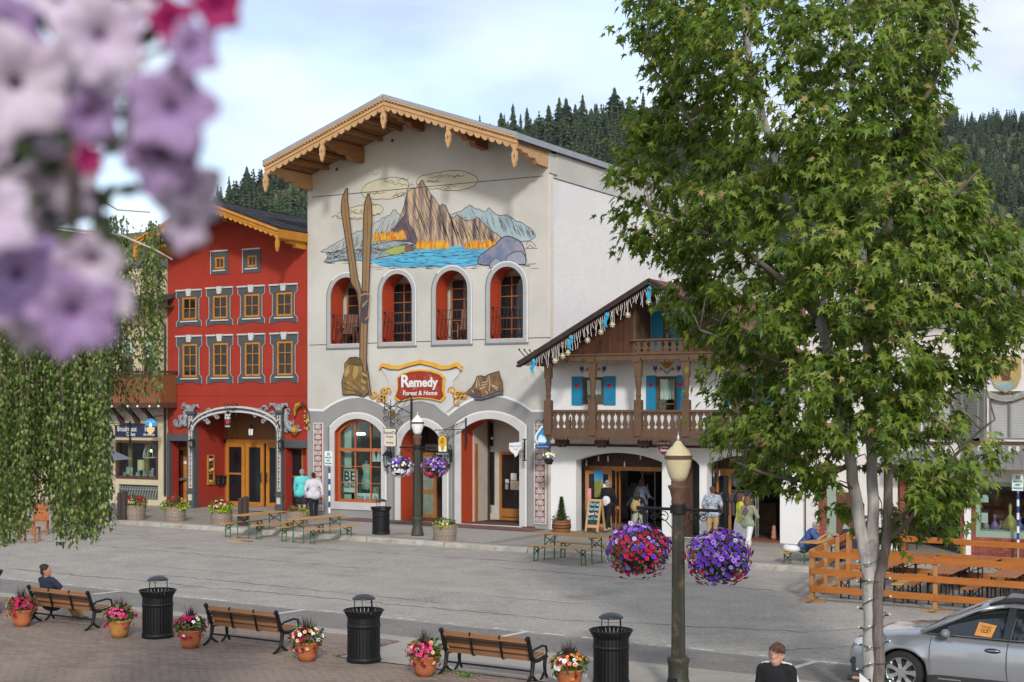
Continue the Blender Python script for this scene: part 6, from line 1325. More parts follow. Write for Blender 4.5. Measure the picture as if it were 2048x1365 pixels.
text('Smoky Mtn',.115,hil,t,facade_m((0,-.025,.1)),ext=.002,bold=.004,sx=.8); text('Company',.07,hil,t,facade_m((0,-.025,-.02)),ext=.002); text('Clothing',.1,hil,t,facade_m((0,-.025,-.13)),ext=.002,bold=.003,sx=.8); b = MB(); b.bar((.28,.8,.95),(.28,.8,.4),.03,.03); b.bar((.28,.8,.45),(-.3,0,.38),.03,.02); b.bar((.28,.8,.9),(-.28,.0,.4),.02,.02); b.tube([(0,0,.3),(0,.2,.42)],.01,4); b.tube([(.1 + .1 * math.cos(i * .8) * (1 - i / 14),.4,.52 + .1 * math.sin(i * .8) * (1 - i / 14)) for i in range(11)],.01,4); b.build('iron_bracket',iron,t)
# ---------------------------------------------------------------- building on the right behind the maple
Y = 42.6
Rb = thing('shutter_building','white building with grey louvred shutters, balconies and brick base behind the maple','building',(-7,Y,gz(-7) + .15),world_coords=True)
XL,XR = F(1612,900,Y).x,5.5; GB = gz(-7) + .16; BASE = 0; TZ = 8.7
def RP(u0,v0,u1,v1): return FR(u0,v0,u1,v1,Y)
offw = mat('stucco_off_white',(.66,.63,.58),rough=.9,var=.04,bump=.08); louv = mat('shutter_grey',(.17,.175,.165),rough=.7,var=.08); grn = mat('frame_sage',(.26,.33,.25),rough=.6,var=.06); bpr = mat('brick_red',(.26,.075,.05),rough=.9,var=.2,island=.25)
wz = [RP(1977,783,2060,880),RP(1845,783,1905,880)]; dsp = RP(1952,965,2075,1072); door = RP(1795,960,1922,1100)
b = MB(); b.poly([(XL,BASE),(XL,TZ),(XR,TZ),(XR,BASE)],Y,Y + .35,0,[rect(*w) for w in wz] + [rect(*dsp),rect(door[0],door[1],GB,door[3])],back=False); b.build('wall',offw,Rb)
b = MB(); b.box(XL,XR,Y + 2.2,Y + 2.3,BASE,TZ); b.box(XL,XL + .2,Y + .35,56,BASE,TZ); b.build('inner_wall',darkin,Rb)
for w in wz:
 f = frame('window',Rb,w[0],w[1],w[2],w[3],Y + .05,.05,.06,louv,(),[(w[0] + w[1]) / 2],.05); b = MB(); k = 30
 for i in range(k): z = w[2] + (w[3] - w[2]) * i / k; b.box(w[0] + .05,w[1] - .05,Y + .13,Y + .15,z + .004,z + (w[3] - w[2]) / k)
 b.build('blind',mat('blind_pale',(.40,.40,.38),var=.05),f,kind='stuff')
 for x0 in (w[0] - .78,w[1] + .05):
  b = MB(); b.poly(rect(x0,x0 + .73,w[2] - .05,w[3] + .08),Y - .06,Y - .005,0,[rect(x0 + .08,x0 + .65,w[2] + .05,w[3] - .02)]); s_ = b.build('shutter',louv,Rb); lv = MB(); lv.rbox((0,0,0),(.58,.05,.02),Euler((rad(35),0,0))); lm = lv.mesh('louvre_slat',louv); z = w[2] + .08
  while z < w[3] - .03: put('louvre_slat',lm,s_,(x0 + .365,Y - .03,z)); z += .062
q = RP(1935,880,2065,925)
for q in (RP(1935,884,2085,922),RP(1800,884,1917,922)):
 b = MB(); b.box(q[0],q[1],Y - .9,Y,q[2] - .08,q[2]); b.box(q[0],q[1],Y - .94,Y - .82,q[3] - .06,q[3] + .03); bl_ = b.build('balcony',drkw,Rb); x = q[0]
 while x < q[1] - .2: b = MB(); b.poly(rect(x + .004,x + .206,q[2] - .22,q[3] - .06),Y - .92,Y - .89,0,[[(x + .105 + .055 * math.cos(a),(q[2] + q[3]) / 2 + .1 + .085 * math.sin(a)) for a in np.linspace(0,5.5,8)]]); b.build('balcony_board',mat('board_grey',(.2,.2,.19),var=.1),bl_); x += .21
b = MB(); p = F(2012,748,Y); sh_ = [(-.42,.5),(.42,.5),(.42,-.1),(.3,-.38),(0,-.55),(-.3,-.38),(-.42,-.1)]; b.poly([(p.x + a,p.z + c) for a,c in sh_],Y - .05,Y - .01); cr_ = b.build('crest_shield',mat('crest_gold',(.42,.31,.12),var=.1),Rb)
b = MB(); b.poly([(p.x - .1,p.z - .2),(p.x + .1,p.z - .2),(p.x + .16,p.z + .2),(p.x + .3,p.z + .22),(p.x + .3,p.z + .1),(p.x + .36,p.z + .28),(p.x,p.z + .34),(p.x - .36,p.z + .28),(p.x - .3,p.z + .1),(p.x - .3,p.z + .22),(p.x - .16,p.z + .2)],Y - .06,Y - .04); b.build('crest_figure',mat('crest_brown',(.14,.05,.04)),cr_); b = MB(); b.poly([(p.x - .36,p.z - .26),(p.x + .36,p.z - .26),(p.x,p.z - .5)],Y - .06,Y - .04); b.build('crest_wave',mat('crest_blue',(.25,.38,.42)),cr_)
b = MB(); b.ribbon([(p.x + t,p.z - .62 - .1 * math.cos(t * 4)) for t in np.linspace(-.7,.7,9)],.17,Y - .03)
for s in (-1,1):
 for k in range(4): scroll(b,p.x + s * (.6 + .05 * k),p.z + .35 - .25 * k,.13,Y - .03,1.2,s,k,.035)
b.build('crest_mantling',mat('crest_grey',(.30,.29,.25),var=.2,scale=9),cr_)
f = frame('display_window',Rb,dsp[0],dsp[1],dsp[2],dsp[3],Y - .04,.12,.2,grn); b = MB(); b.box(dsp[0] + .1,dsp[1] - .1,Y + .05,Y + .06,dsp[2] + .1,dsp[3] - .1); b.build('pane',gclear,f); b = MB(); b.box(dsp[0] - .1,dsp[1],Y + .2,Y + 1.2,dsp[2] - .1,dsp[2] + .15); b.build('window_ledge',mat('cloth_pale',(.40,.44,.44),var=.2,scale=10),f); b = MB(); b.box(dsp[0],dsp[1],Y + 1.25,Y + 1.3,dsp[2],dsp[2] + 1.5); b.build('red_backdrop',mat('backdrop_red',(.12,.02,.015),var=.3),f)
for k,(u,h,c_) in enumerate(((1990,.42,(.30,.16,.36)),(2021,.75,(.55,.42,.12)),(1972,.34,(.45,.42,.38)),(2003,.25,(.3,.3,.32)),(2040,.4,(.2,.16,.45)))):
 p = F(u,1045,Y + .5); b = MB(); b.lathe([(.14 * h / .4,0),(.11 * h / .4,.3 * h),(.03,.6 * h),(.045,.75 * h),(.05,.9 * h),(.02,h)],12,(p.x,Y + .45,dsp[2] + .15)); tag(b.build('vase',mat('vase_%d' % k,c_,var=.2,rough=.4),None,True),('purple','tall yellow','cream','squat grey','violet')[k] + ' ornamental vase in the sage framed shop window','vase')
q = FR(1963,1026,1976,1046,Y + .1); b = MB(); b.box(q[0],q[1],Y + .08,Y + .09,q[2],q[3]); b.build('notice',white,f); q = FR(1961,990,1977,1005,Y + .1); b = MB(); b.box(q[0],q[1],Y + .081,Y + .09,q[2],q[3]); b.build('notice',white,f)
for q in (RP(1638,930,1653,1096),RP(1921,1005,1931,1100),RP(1942,985,1951,1085),RP(1800,925,1812,1090)):
 z = GB - .1; r = 0
 while z < q[3]:
  b = MB(); b.box(q[0],q[1],Y - .05,Y + .3,z + .004,z + .068); b.build('brick',bpr,Rb); z += .074; r += 1
b = MB(); x0,x1 = RP(1930,985,1943,1085)[:2]; b.box(x0,x1,Y - .09,Y + .1,GB,dsp[3] + .3); b.build('pillar',white,Rb)
b = MB(); zz = GB - .05
for r in range(8):
 x = dsp[0] - .2 + (r % 2) * .1
 while x < dsp[1]: b.box(x + .004,x + .2,Y - .06,Y,zz + .004,zz + .07); x += .205
 zz += .074
b.build('brick',bpr,Rb,kind='stuff'); b = MB(); b.box(dsp[0],dsp[1],Y - .05,Y + .05,zz,dsp[2]); b.build('stall_riser',grn,Rb)
q = RP(1655,1000,1673,1095); b = MB(); b.box(q[0],q[1],Y - .05,Y + .1,GB,q[3] + .8); b.build('door_frame',grn,Rb); q = RP(1673,985,1720,1095); b = MB(); b.box(q[0],q[1],Y - .02,Y + .0,GB,q[3]); b.build('brown_door',mat('door_red_brown',(.13,.05,.03),var=.2),Rb)
b = MB(); z0 = F(1960,520,Y - 1).z; vs = [(XL + 2.0,Y - 1.3,z0 - 1.1),(XR,Y - 1.3,z0 - 1.1),(XR,56,z0 + 2.2),(XL + 2,56,z0 + 2.2)]; vs += [(x,y,z + .2) for x,y,z in vs]; b.add(vs,[(0,1,2,3),(7,6,5,4),(0,4,5,1),(1,5,6,2),(2,6,7,3),(3,7,4,0)]); b.build('roof',mat('roof_grey',(.14,.145,.15),rough=.8,var=.1,bump=.3),Rb)
b = MB(); b.box(XL,XR,Y - .07,Y - .01,7.1,7.3); b.box(XL,XR,Y - .06,Y - .01,8.4,8.6)
for x in np.arange(XL + .5,XR,1.9): b.box(x,x + .16,Y - .055,Y - .01,7.3,8.4)
b.build('half_timber',mat('timber_grey_brown',(.08,.065,.055),var=.15),Rb)
# ---------------------------------------------------------------- street furniture
blk = mat('black_metal',(.009,.009,.010),rough=.55,var=.15,spec=.3,dirt=((.06,.055,.05),6,.64,.8)); blkd = mat('black_metal_worn',(.015,.015,.016),rough=.5,var=.2)
slatw = mat('bench_slat',(.25,.12,.05),rough=.5,var=0,col2=(.165,.075,.032),scale=3,stretch=(.5,8,8),island=.1); terra = mat('terracotta',(.44,.14,.055),rough=.75,var=.12,scale=5)
# park bench, modelled once: back towards the camera side
def make_bench(label):
 t = thing('park_bench',label,'bench',(0,0,0),0,'wooden slat benches facing the street'); L2 = .93
 sm = MB(); sm.cbox(-.9,.9,-.05,.05,-.018,.018,.006); me = sm.mesh('slat',slatw)
 for k in range(4): put('slat',me,t,(0,-.245 + .055 * (3 - k) - .02 * (k == 3),.45 + .108 * k),(rad(90 - 15),0,0)) .scale = (1,.98,1)
 for k in range(5): put('slat',me,t,(0,-.10 + .105 * k,.42 + .012 * k),(rad(4),0,0)).scale = (1,.9,1)
 for s in (-1,1):
  x = s * L2; b = MB()
  b.tube([(x,-.3,.84),(x,-.26,.74),(x,-.16,.48),(x,-.10,.40),(x,.1,.38),(x,.38,.42),(x,.44,.40)],[.035,.04,.045,.05,.04,.035,.025],7)
  b.tube([(x,-.10,.42),(x,-.12,.25),(x,-.16,.12),(x,-.30,.03),(x,-.38,.015)],[.045,.04,.035,.03,.02],7); b.tube([(x,-.14,.14),(x,-.02,.05),(x,.06,.02)],[.03,.025,.02],6)
  b.tube([(x,.36,.42),(x,.34,.25),(x,.36,.12),(x,.44,.02)],[.04,.035,.03,.025],7); b.tube([(x,.35,.14),(x,.24,.04),(x,.18,.02)],[.03,.025,.018],6)
  b.tube([(x,-.18,.54),(x,-.05,.60),(x,.25,.63),(x,.38,.60),(x,.42,.50),(x,.38,.43)],.022,7); b.ball((x,-.31,.83),.05,8)
  for z in (.45,.56,.67,.78): b.ball((x,-.26 - .0 * z + .27 * (.78 - z) - .06,z),.018,5)
  b.build('end_frame',blk,t)
 for x in (-.32,.32):
  b = MB(); b.bar((x,-.285,.83),(x,-.16,.40),.045,.02,up=(1,0,0)); b.bar((x,-.15,.395),(x,.36,.40),.045,.02,up=(1,0,0))
  for k in range(4): b.ball((x,-.30 + .04 * (3 - k),.46 + .105 * k),.014,5)
  b.build('strap',blk,t)
 b = MB(); b.bar((-L2,-.115,.21),(L2,-.115,.21),.03,.03); b.bar((-L2,-.275,.68),(L2,-.275,.68),.03,.02); b.build('stretcher',blk,t); return t
bench0 = make_bench('wooden slat bench with the seated man, leftmost of the three benches'); BY = 19.75; by = lambda x: gz(x) + .045
bench0.scale = (.87,) * 3; bench0.location = (-21.43,BY,by(-21.33)); bench0.rotation_euler[1] = SLOPE
for x,lb in ((-16.83,'empty wooden slat bench between the two middle bins'),(-11.78,'empty wooden slat bench at the bottom centre, nearest to the lamp post')): o = dup(bench0,(x,BY,by(x)),None,lb)
# litter bins with domed bonnet
def make_bin(label):
 t = thing('litter_bin',label,'trash can',(0,0,0),0,'black slatted litter bins'); n = 30; sm = MB()
 sm.add([(-.024,-.006,.05),(.024,-.006,.05),(.024,-.006,.8),(-.024,-.006,.8),(-.03,-.075,.93),(.03,-.075,.93),(-.024,.006,.05),(.024,.006,.05),(.024,.006,.8),(-.024,.006,.8),(-.03,-.065,.935),(.03,-.065,.935)],[(0,1,2,3),(3,2,5,4),(7,6,9,8),(8,9,10,11),(0,3,9,6),(1,7,8,2),(3,4,10,9),(2,8,11,5),(4,5,11,10)]); me = sm.mesh('slat',blk)
 for k in range(n): a = 2 * PI * k / n; put('slat',me,t,(.29 * math.sin(a),-.29 * math.cos(a),0),(0,0,a))
 for nm,pr in (('base_ring',[(.29,.0),(.31,.02),(.31,.09),(.29,.1)]),('middle_band',[(.295,.63),(.305,.63),(.305,.69),(.295,.69)]),('rim',[(.355,.915),(.375,.93),(.355,.945),(.345,.93)])): b = MB(); b.lathe(pr + [pr[0]],30,cap=False); b.build(nm,blk,t,True)
 b = MB(); b.lathe([(.25,.06),(.26,.8),(.24,.82),(.22,.78)],20,cap=False); b.lathe([(.0,.05),(.26,.05)],20,cap=False); b.build('liner',mat('liner_black',(.008,.008,.008),var=0),t,True)
 b = MB(); b.lathe([(.21,1.13),(.205,1.15),(.15,1.19),(.08,1.213),(.01,1.22)],24); b.build('bonnet',mat('bonnet_metal',(.03,.034,.04),rough=.35,var=.2),t,True)
 for a in (.6,2.6,4.5): b = MB(); b.bar((.2 * math.cos(a),.2 * math.sin(a),.75),(.18 * math.cos(a),.18 * math.sin(a),1.15),.035 if a == .6 else .012,.012); b.build('support',blk,t)
 return t
bin0 = make_bin('black slatted bin with domed bonnet between the first and second bench'); bin0.scale = (.94,) * 3; bin0.location = (-18.97,19.65,by(-18.97))
for p,lb in ((Vector((-14.31,19.73,0)),'black slatted bin right of the second bench, nearer the middle'),(Vector((-9.83,20.14,0)),'black slatted bin cut by the lower frame edge beside the lamp post'),(Vector((-23.9,19.83,0)),'black slatted bin cut by the left edge of the photo')): dup(bin0,(p.x,p.y,by(p.x)),R.uniform(0,2),lb)
p = G(762,1069,.15); dup(bin0,(p.x,p.y,gz(p.x) + .15),.5,'black slatted bin on the far sidewalk below the arched shop window')
# folding beer tables and benches
bw_ = mat('beer_bench_wood',(.50,.27,.085),rough=.5,var=0,col2=(.38,.19,.055),scale=2,stretch=(1,7,7)); bo = mat('beer_bench_orange',(.36,.125,.035),rough=.5,var=0,col2=(.27,.09,.025),scale=2,stretch=(1,7,7)); byel = mat('beer_bench_yellow',(.52,.29,.07),rough=.5,var=.1,stretch=(1,7,7)); gleg = mat('leg_green',(.02,.13,.035),rough=.5,var=.1)
def make_folding(nm,cat,label,L_,W,H,top,legm,group):
 t = thing(nm,label,cat,(0,0,0),0,group); np_ = 3 if W > .3 else 1
 for k in range(np_): b = MB(); w = W / np_; y = -W / 2 + w * (k + .5); b.cbox(-L_ / 2,L_ / 2,y - w / 2 + .004 * (np_ > 1),y + w / 2 - .004 * (np_ > 1),H - .028,H,.008); b.build('plank',top,t)
 for s in (-1,1):
  x = s * (L_ / 2 - .28); w = W / 2 - .03
  for q in (-1,1): b = MB(); b.tube([(x,q * w,H - .03),(x + s * .02,q * w,.03),(x + s * .03,q * w,0)],.018,6); b.build('leg',legm,t)
  b = MB(); b.bar((x,-w,H - .05),(x,w,H - .05),.02,.03); b.bar((x,-w,H - .08),(x,w,H - .32 * min(1,H / .6)),.012,.02); b.bar((x + .005,w,H - .08),(x + .005,-w,H - .32 * min(1,H / .6)),.012,.02); b.bar((x,0,H * .6),(x - s * .3,0,H - .03),.012,.02); b.bar((x + s * .02,-w,.03),(x + s * .02,w,.03),.012,.012); b.build('brace',blkd,t)
 return t
G1,G2,G3,G4 = 'green legged beer tables along the kerb','green legged beer benches along the kerb','beer tables inside the wooden fence','beer benches inside the wooden fence'
T0 = make_folding('beer_table','table','x',2.2,.52,.77,bw_,gleg,G1); B0 = make_folding('beer_bench','bench','x',2.2,.25,.47,bw_,gleg,G2)
T1 = make_folding('beer_table','table','x',2.2,.6,.77,bo,blkd,G3); B1 = make_folding('beer_bench','bench','x',2.2,.25,.47,bo,blkd,G4); B2 = make_folding('beer_bench','bench','x',2.2,.25,.47,byel,blkd,G4)
used = set()
def place(o,x,y,a,lb):
 loc = (x,y,gz(x))
 if o.name in used: return dup(o,loc,a,lb)
 used.add(o.name); o.location = loc; o.rotation_euler = (0,0,a); o['label'] = lb; return o
def beerset(p0,p1,nm,ds=.62):
 d = p1 - p0; a = math.atan2(d.y,d.x); c = (p0 + p1) / 2; n = Vector((-math.sin(a),math.cos(a),0))
 place(T0,c.x,c.y,a,'green legged beer table ' + nm)
 for s in (-1,1): q = c + n * ds * s; place(B0,q.x,q.y,a,('street side' if s * n.y < 0 else 'sidewalk side') + ' bench of the table ' + nm)
beerset(G(483,1078),G(553,1069),'at the left in front of the red building')
beerset(G(600,1086),G(667,1079),'left of the far bin, second from left')
beerset(G(1096,1119),G(1197,1129),'left of the flower baskets')
q0 = G(1606,1140); place(T0,q0.x + .35,q0.y + .9,rad(82),'green legged beer table where two grey haired people sit'); place(B0,q0.x - .3,q0.y + .75,rad(82),'bench under the seated man in the blue shirt'); place(B0,q0.x + .98,q0.y + .9,rad(82),'bench under the seated person with long grey hair')
k = 0
for px,y0 in ((1705,32.5),(1865,32.6),(2006,32.7)):
 x = G(px,1212).x + .15; w_ = ('left','middle','right')[k]
 for r in range(2):
  y = y0 + .7 + 2.35 * r - .25 * r; row = ('front row','back row')[r]; xx = x + (.25 * r)
  place(T1,xx,y,rad(90 - 3 * r),f'orange topped beer table in the {row} of the fence, {w_} place')
  place(B1,xx - .62,y,rad(89),f'left orange bench of the {row} {w_} table'); place(B2 if (k + r) % 2 == 0 else B1,xx + .62,y - .1,rad(91),f'right bench of the {row} {w_} table')
 k += 1
# timber fence of the seating area
fenw = mat('fence_orange',(.40,.14,.022),rough=.6,var=0,col2=(.30,.092,.014),scale=2.5,stretch=(.8,5,5),bump=.1,dirt=((.10,.03,.012),4,.74,.8),island=.12); fpost = mat('fence_post',(.44,.23,.09),rough=.65,var=0,col2=(.34,.15,.05),scale=3,stretch=(5,5,.8),dirt=((.1,.04,.02),5,.74,.8))
fe = thing('timber_fence','orange brown three rail timber fence around the beer tables','fence',(-10.2,31.5,gz(-10.2)),world_coords=True)
fl,fr_,bl2,br_ = Vector((-10.28,31.45,0)),Vector((3.5,31.75,0)),Vector((-10.85,36.3,0)),Vector((3.5,36.5,0))
def rails(a,c,n,off,hs=(.30,.70,1.10)):
 d = (c - a); dn = d.normalized(); nn = Vector((dn.y,-dn.x,0)) * off
 for h in hs:
  for i in range(n):
   p,q = a + d * (i / n) + nn,a + d * ((i + 1) / n) + nn; e_ = dn * .002; b = MB(); j = R.uniform(-.012,.012)
   b.bar(p + e_ + Vector((0,0,gz(p.x) + h + j)),q - e_ + Vector((0,0,gz(q.x) + h + j)),.145,.038,up=dn.cross(Vector((0,0,1))).cross(dn).cross(dn))
   b.build('rail_board',fenw,fe)
 for i in range(n + 1):
  p = a + d * (i / n); b = MB(); z = gz(p.x); b.cbox(p.x - .045,p.x + .045,p.y - .045,p.y + .045,z + .03,z + 1.19,.008); b.build('post',fpost,fe); b = MB(); b.box(p.x - .3,p.x + .3,p.y - .05,p.y + .05,z,z + .035); b.box(p.x - .05,p.x + .05,p.y - .3,p.y + .3,z + .036,z + .07); b.build('foot',fpost,fe)
rails(fl,fr_,5,.07); rails(bl2,br_,5,.07); rails(fl + Vector((-.02,.14,0)),bl2 + Vector((0,-.14,0)),3,-.07)
# lamp posts
lpm = mat('lamp_post_bronze',(.045,.046,.030),rough=.55,var=0,col2=(.025,.027,.02),scale=3,dirt=((.16,.10,.05),5,.52,.7),stretch=(2,2,.5)); lpg = mat('lamp_post_green',(.045,.058,.036),rough=.55,col2=(.035,.04,.028),scale=3,dirt=((.11,.07,.04),3,.55,.75)); rusty = mat('rusty_collar',(.15,.085,.05),rough=.8,col2=(.08,.045,.03),scale=9)
def make_lamp(nm,label,loc,pm_,globe_m,arm=.66):
 t = thing(nm,label,'street lamp',loc,0,'street lamps with flower baskets'); b = MB()
 prof = [(.20,0),(.205,.05),(.19,.12),(.165,.26),(.155,.3),(.155,.5),(.17,.54),(.17,.58),(.125,.62)]; b.lathe(prof,20); b.build('base',pm_,t,True)
 b = MB(); vs = []
 for z,r in ((.6,.108),(1.6,.099),(2.96,.092)):
  for k in range(40): a = 2 * PI * k / 40; q = r * (1 if k % 2 else .91); vs.append((q * math.cos(a),q * math.sin(a),z))
 b.add(vs,[(r * 40 + k,r * 40 + (k + 1) % 40,(r + 1) * 40 + (k + 1) % 40,(r + 1) * 40 + k) for r in range(2) for k in range(40)]); b.build('fluted_shaft',pm_,t)
 b = MB(); b.lathe([(.1,2.9),(.11,2.95),(.1,3.0),(.13,3.12),(.155,3.17),(.16,3.2),(.11,3.21),(.11,3.27)],20); b.build('collar',rusty,t,True)
 g = MB(); g.lathe([(.10,3.26),(.14,3.34),(.19,3.5),(.205,3.62),(.205,3.65),(.195,3.67),(.16,3.74),(.09,3.8),(.05,3.86),(.03,3.88)],24); gl = g.build('globe',globe_m,t,True); g = MB(); g.lathe([(.207,3.6),(.212,3.6),(.212,3.66),(.207,3.66),(.207,3.6)],24,cap=False); g.build('band',rusty,gl)
 g = MB(); g.lathe([(.035,3.87),(.02,3.9),(.03,3.93),(.012,3.96),(.004,4.02)],10); g.build('finial',mat('finial_metal',(.45,.45,.46),rough=.4,metal=.6,var=.05),gl,True)
 for s in (-1,1):
  b = MB(); b.tube([(s * .1,0,2.84),(s * arm,0,2.84)],.024,8); b.ball((s * (arm + .01),0,2.84),.035,8)
  pts = lambda cx,cz,r_,f: [(s * (cx + r_ * (1 - .75 * i / 14) * math.cos(f * i * .62)),0,cz + r_ * (1 - .75 * i / 14) * math.sin(f * i * .62)) for i in range(15)]
  b.tube(pts(.24,2.72,.1,1),.008,4); b.tube(pts(.40,2.74,.075,-1),.008,4); b.tube([(s * .1,0,2.55),(s * .2,0,2.65),(s * .5,0,2.82)],.008,4); b.build('arm',blk,t)
 b = MB(); b.lathe([(.11,2.78),(.125,2.78),(.125,2.9),(.11,2.9)],16); b.build('clamp',blk,t); return t
opal = mat('globe_opal',(.78,.78,.75),rough=.3,var=.02); opal.node_tree.nodes['Principled BSDF'].inputs['Subsurface Weight'].default_value = .3
aged = mat('globe_aged',(.62,.56,.36),rough=.35,var=0,col2=(.50,.43,.24),scale=2.5,dirt=((.25,.19,.08),5,.62,.85))
pl = Vector((-8.6,19.94,0)); pl.z = gz(pl.x) + .045; LN = make_lamp('street_lamp','bronze fluted lamp post with cream globe and two big flower baskets near the camera',pl,lpm,aged)
pf_ = G(835,1072,.15); pf_.z = gz(pf_.x) + .15; LF = make_lamp('street_lamp','green lamp post with white globe on the far sidewalk by the middle arch',pf_,lpg,opal)
b = MB(); b.box(-.08,.05,-.165,-.15,.12,.3); b.build('access_plate',blkd,LN)
# parking signs with banded poles
nvb = mat('pole_blue',(.015,.05,.22),rough=.5,var=.05); sgr = mat('sign_teal_text',(.02,.24,.22))
for (px,py,pv_,lb) in ((659,1062,917,'white 30 minute limit parking sign on a striped pole left of the arched window'),(2036,1118,965,'white 30 minute limit parking sign on a striped pole at the right edge')):
 p = G(px,py,.15); p.z = gz(p.x) + .15; zc = F(px,pv_,p.y).z - p.z; t = thing('parking_sign',lb,'sign',p,0,'parking limit signs'); b = MB(); b.tube([(0,0,0),(0,0,zc + .2)],.03,8); b.build('pole',mat('galvanised',(.33,.34,.34),rough=.5,metal=.5,var=.1),t)
 z = zc - .3
 for k in range(8): b = MB(); b.lathe([(.036,z - .19),(.036,z)],10); b.build('band',nvb if k % 2 == 0 else white,t); z -= .19
 b = MB(); b.cbox(-.155,.155,-.06,-.045,zc - .24,zc + .24,.015); b.build('plate',mat('sign_face_white',(.70,.75,.72),var=.03),t)
 for s_,z_,q in (('30',.135,.15),('MINUTE',.02,.075),('LIMIT',-.075,.075),('PARKING',-.17,.07)): text(s_,q,sgr,t,facade_m((0,-.064,zc + z_)),ext=.0015,bold=.003,sx=.92)
# chalkboard, wooden posts, stick, parasol
cx0,cx1 = F(1176,1060,42.3).x,F(1203,1060,42.3).x; t = thing('chalkboard','wooden A frame chalkboard with chalk writing at the left shop arch','sign board',((cx0 + cx1) / 2,42.35,gz(-20) + .18)); hw = (cx1 - cx0) / 2
for s in (-1,1):
 fr2 = MB(); fr2.poly([(-hw,0),(-hw,1.1),(hw,1.1),(hw,0),(hw - .07,0),(hw - .07,.14),(-hw + .07,.14),(-hw + .07,0)],-.018,.018,0,[rect(-hw + .07,hw - .07,.24,1.02)]); o = fr2.build('frame' if s < 0 else 'rear_frame',woodl,t); o.data.transform(Matrix.Translation((0,s * .02,1.1)) @ Matrix.Rotation(s * rad(14),4,'X') @ Matrix.Translation((0,0,-1.1)))
Mch = Matrix.Translation((0,-.02,1.1)) @ Matrix.Rotation(rad(-14),4,'X') @ Matrix.Translation((0,0,-1.1)); b = MB(); b.box(-hw + .06,hw - .06,-.005,.01,.23,1.03); o = b.build('slate',mat('chalk_slate',(.03,.032,.034),var=.2,scale=6),t); o.data.transform(Mch)
for s_,z,m_ in (("Don't Let",.93,mat('chalk_cyan',(.25,.62,.66))),('Our Door',.77,MATS['chalk_cyan']),('Spook You',.61,mat('chalk_pink',(.72,.58,.6))),("Sox & Toes!",.45,mat('chalk_green',(.15,.6,.5)))): text(s_,.135,m_,t,Mch @ facade_m((0,-.009,z)),ext=.0015,bold=.004,sx=.62)
wpm = mat('weathered_post',(.07,.052,.045),rough=.9,col2=(.035,.027,.024),scale=3,stretch=(6,6,.6),bump=.4)
for u,v,h,lb in ((245,1040,1.0,'dark weathered wooden post at the cream shop window'),(487,1052,.98,'dark weathered twin post in front of the ochre porch doors')):
 p = G(u,v,.15); t = thing('wooden_post',lb,'bollard',p)
 for s in (-1,1): b = MB(); b.cbox(s * .1 - .085,s * .1 + .085,-.1,.1,0,h + .03 * s,.03); b.build('timber',wpm,t)
p = G(480,1083); b = MB(); b.bar((-.5,0,.02),(.4,.12,.02),.06,.03); b.bar((-.3,.05,.045),(.5,.02,.045),.05,.025); o = b.build('broken_stick',bw_,None,loc=p); tag(o,'broken wooden lath lying on the road below the left beer table','stick')
p = G(175,1040,.15); t = thing('parasol','grey folding parasol showing its tip between birch leaves and cream shop','parasol',p); b = MB(); b.lathe([(1.55,2.15),(.75,2.52),(.03,2.85)],8,cap=False); b.build('canopy',mat('canvas_grey',(.20,.21,.235),var=.08),t); b = MB(); b.tube([(0,0,0),(0,0,2.85)],.03,6); b.lathe([(.3,0),(.3,.06)],12); b.build('pole',iron,t)
for k,(u,v) in enumerate(((80,1070),(60,1085))):
 p = G(u,v); t = thing('garden_chair',('reddish wooden chair partly seen through the birch curtain','second reddish wooden chair lower left behind the birch curtain')[k],'chair',p,rad(40 + 80 * k)); b = MB(); b.rbox((0,0,.45),(.5,.5,.04)); b.build('seat',bo,t); b = MB(); b.rbox((0,.24,.75),(.5,.04,.55)); b.build('backrest',bo,t)
 for sx in (-1,1):
  for sy in (-1,1): b = MB(); b.box(sx * .22 - .025,sx * .22 + .025,sy * .22 - .025,sy * .22 + .025,0,.45); b.build('leg',bo,t)
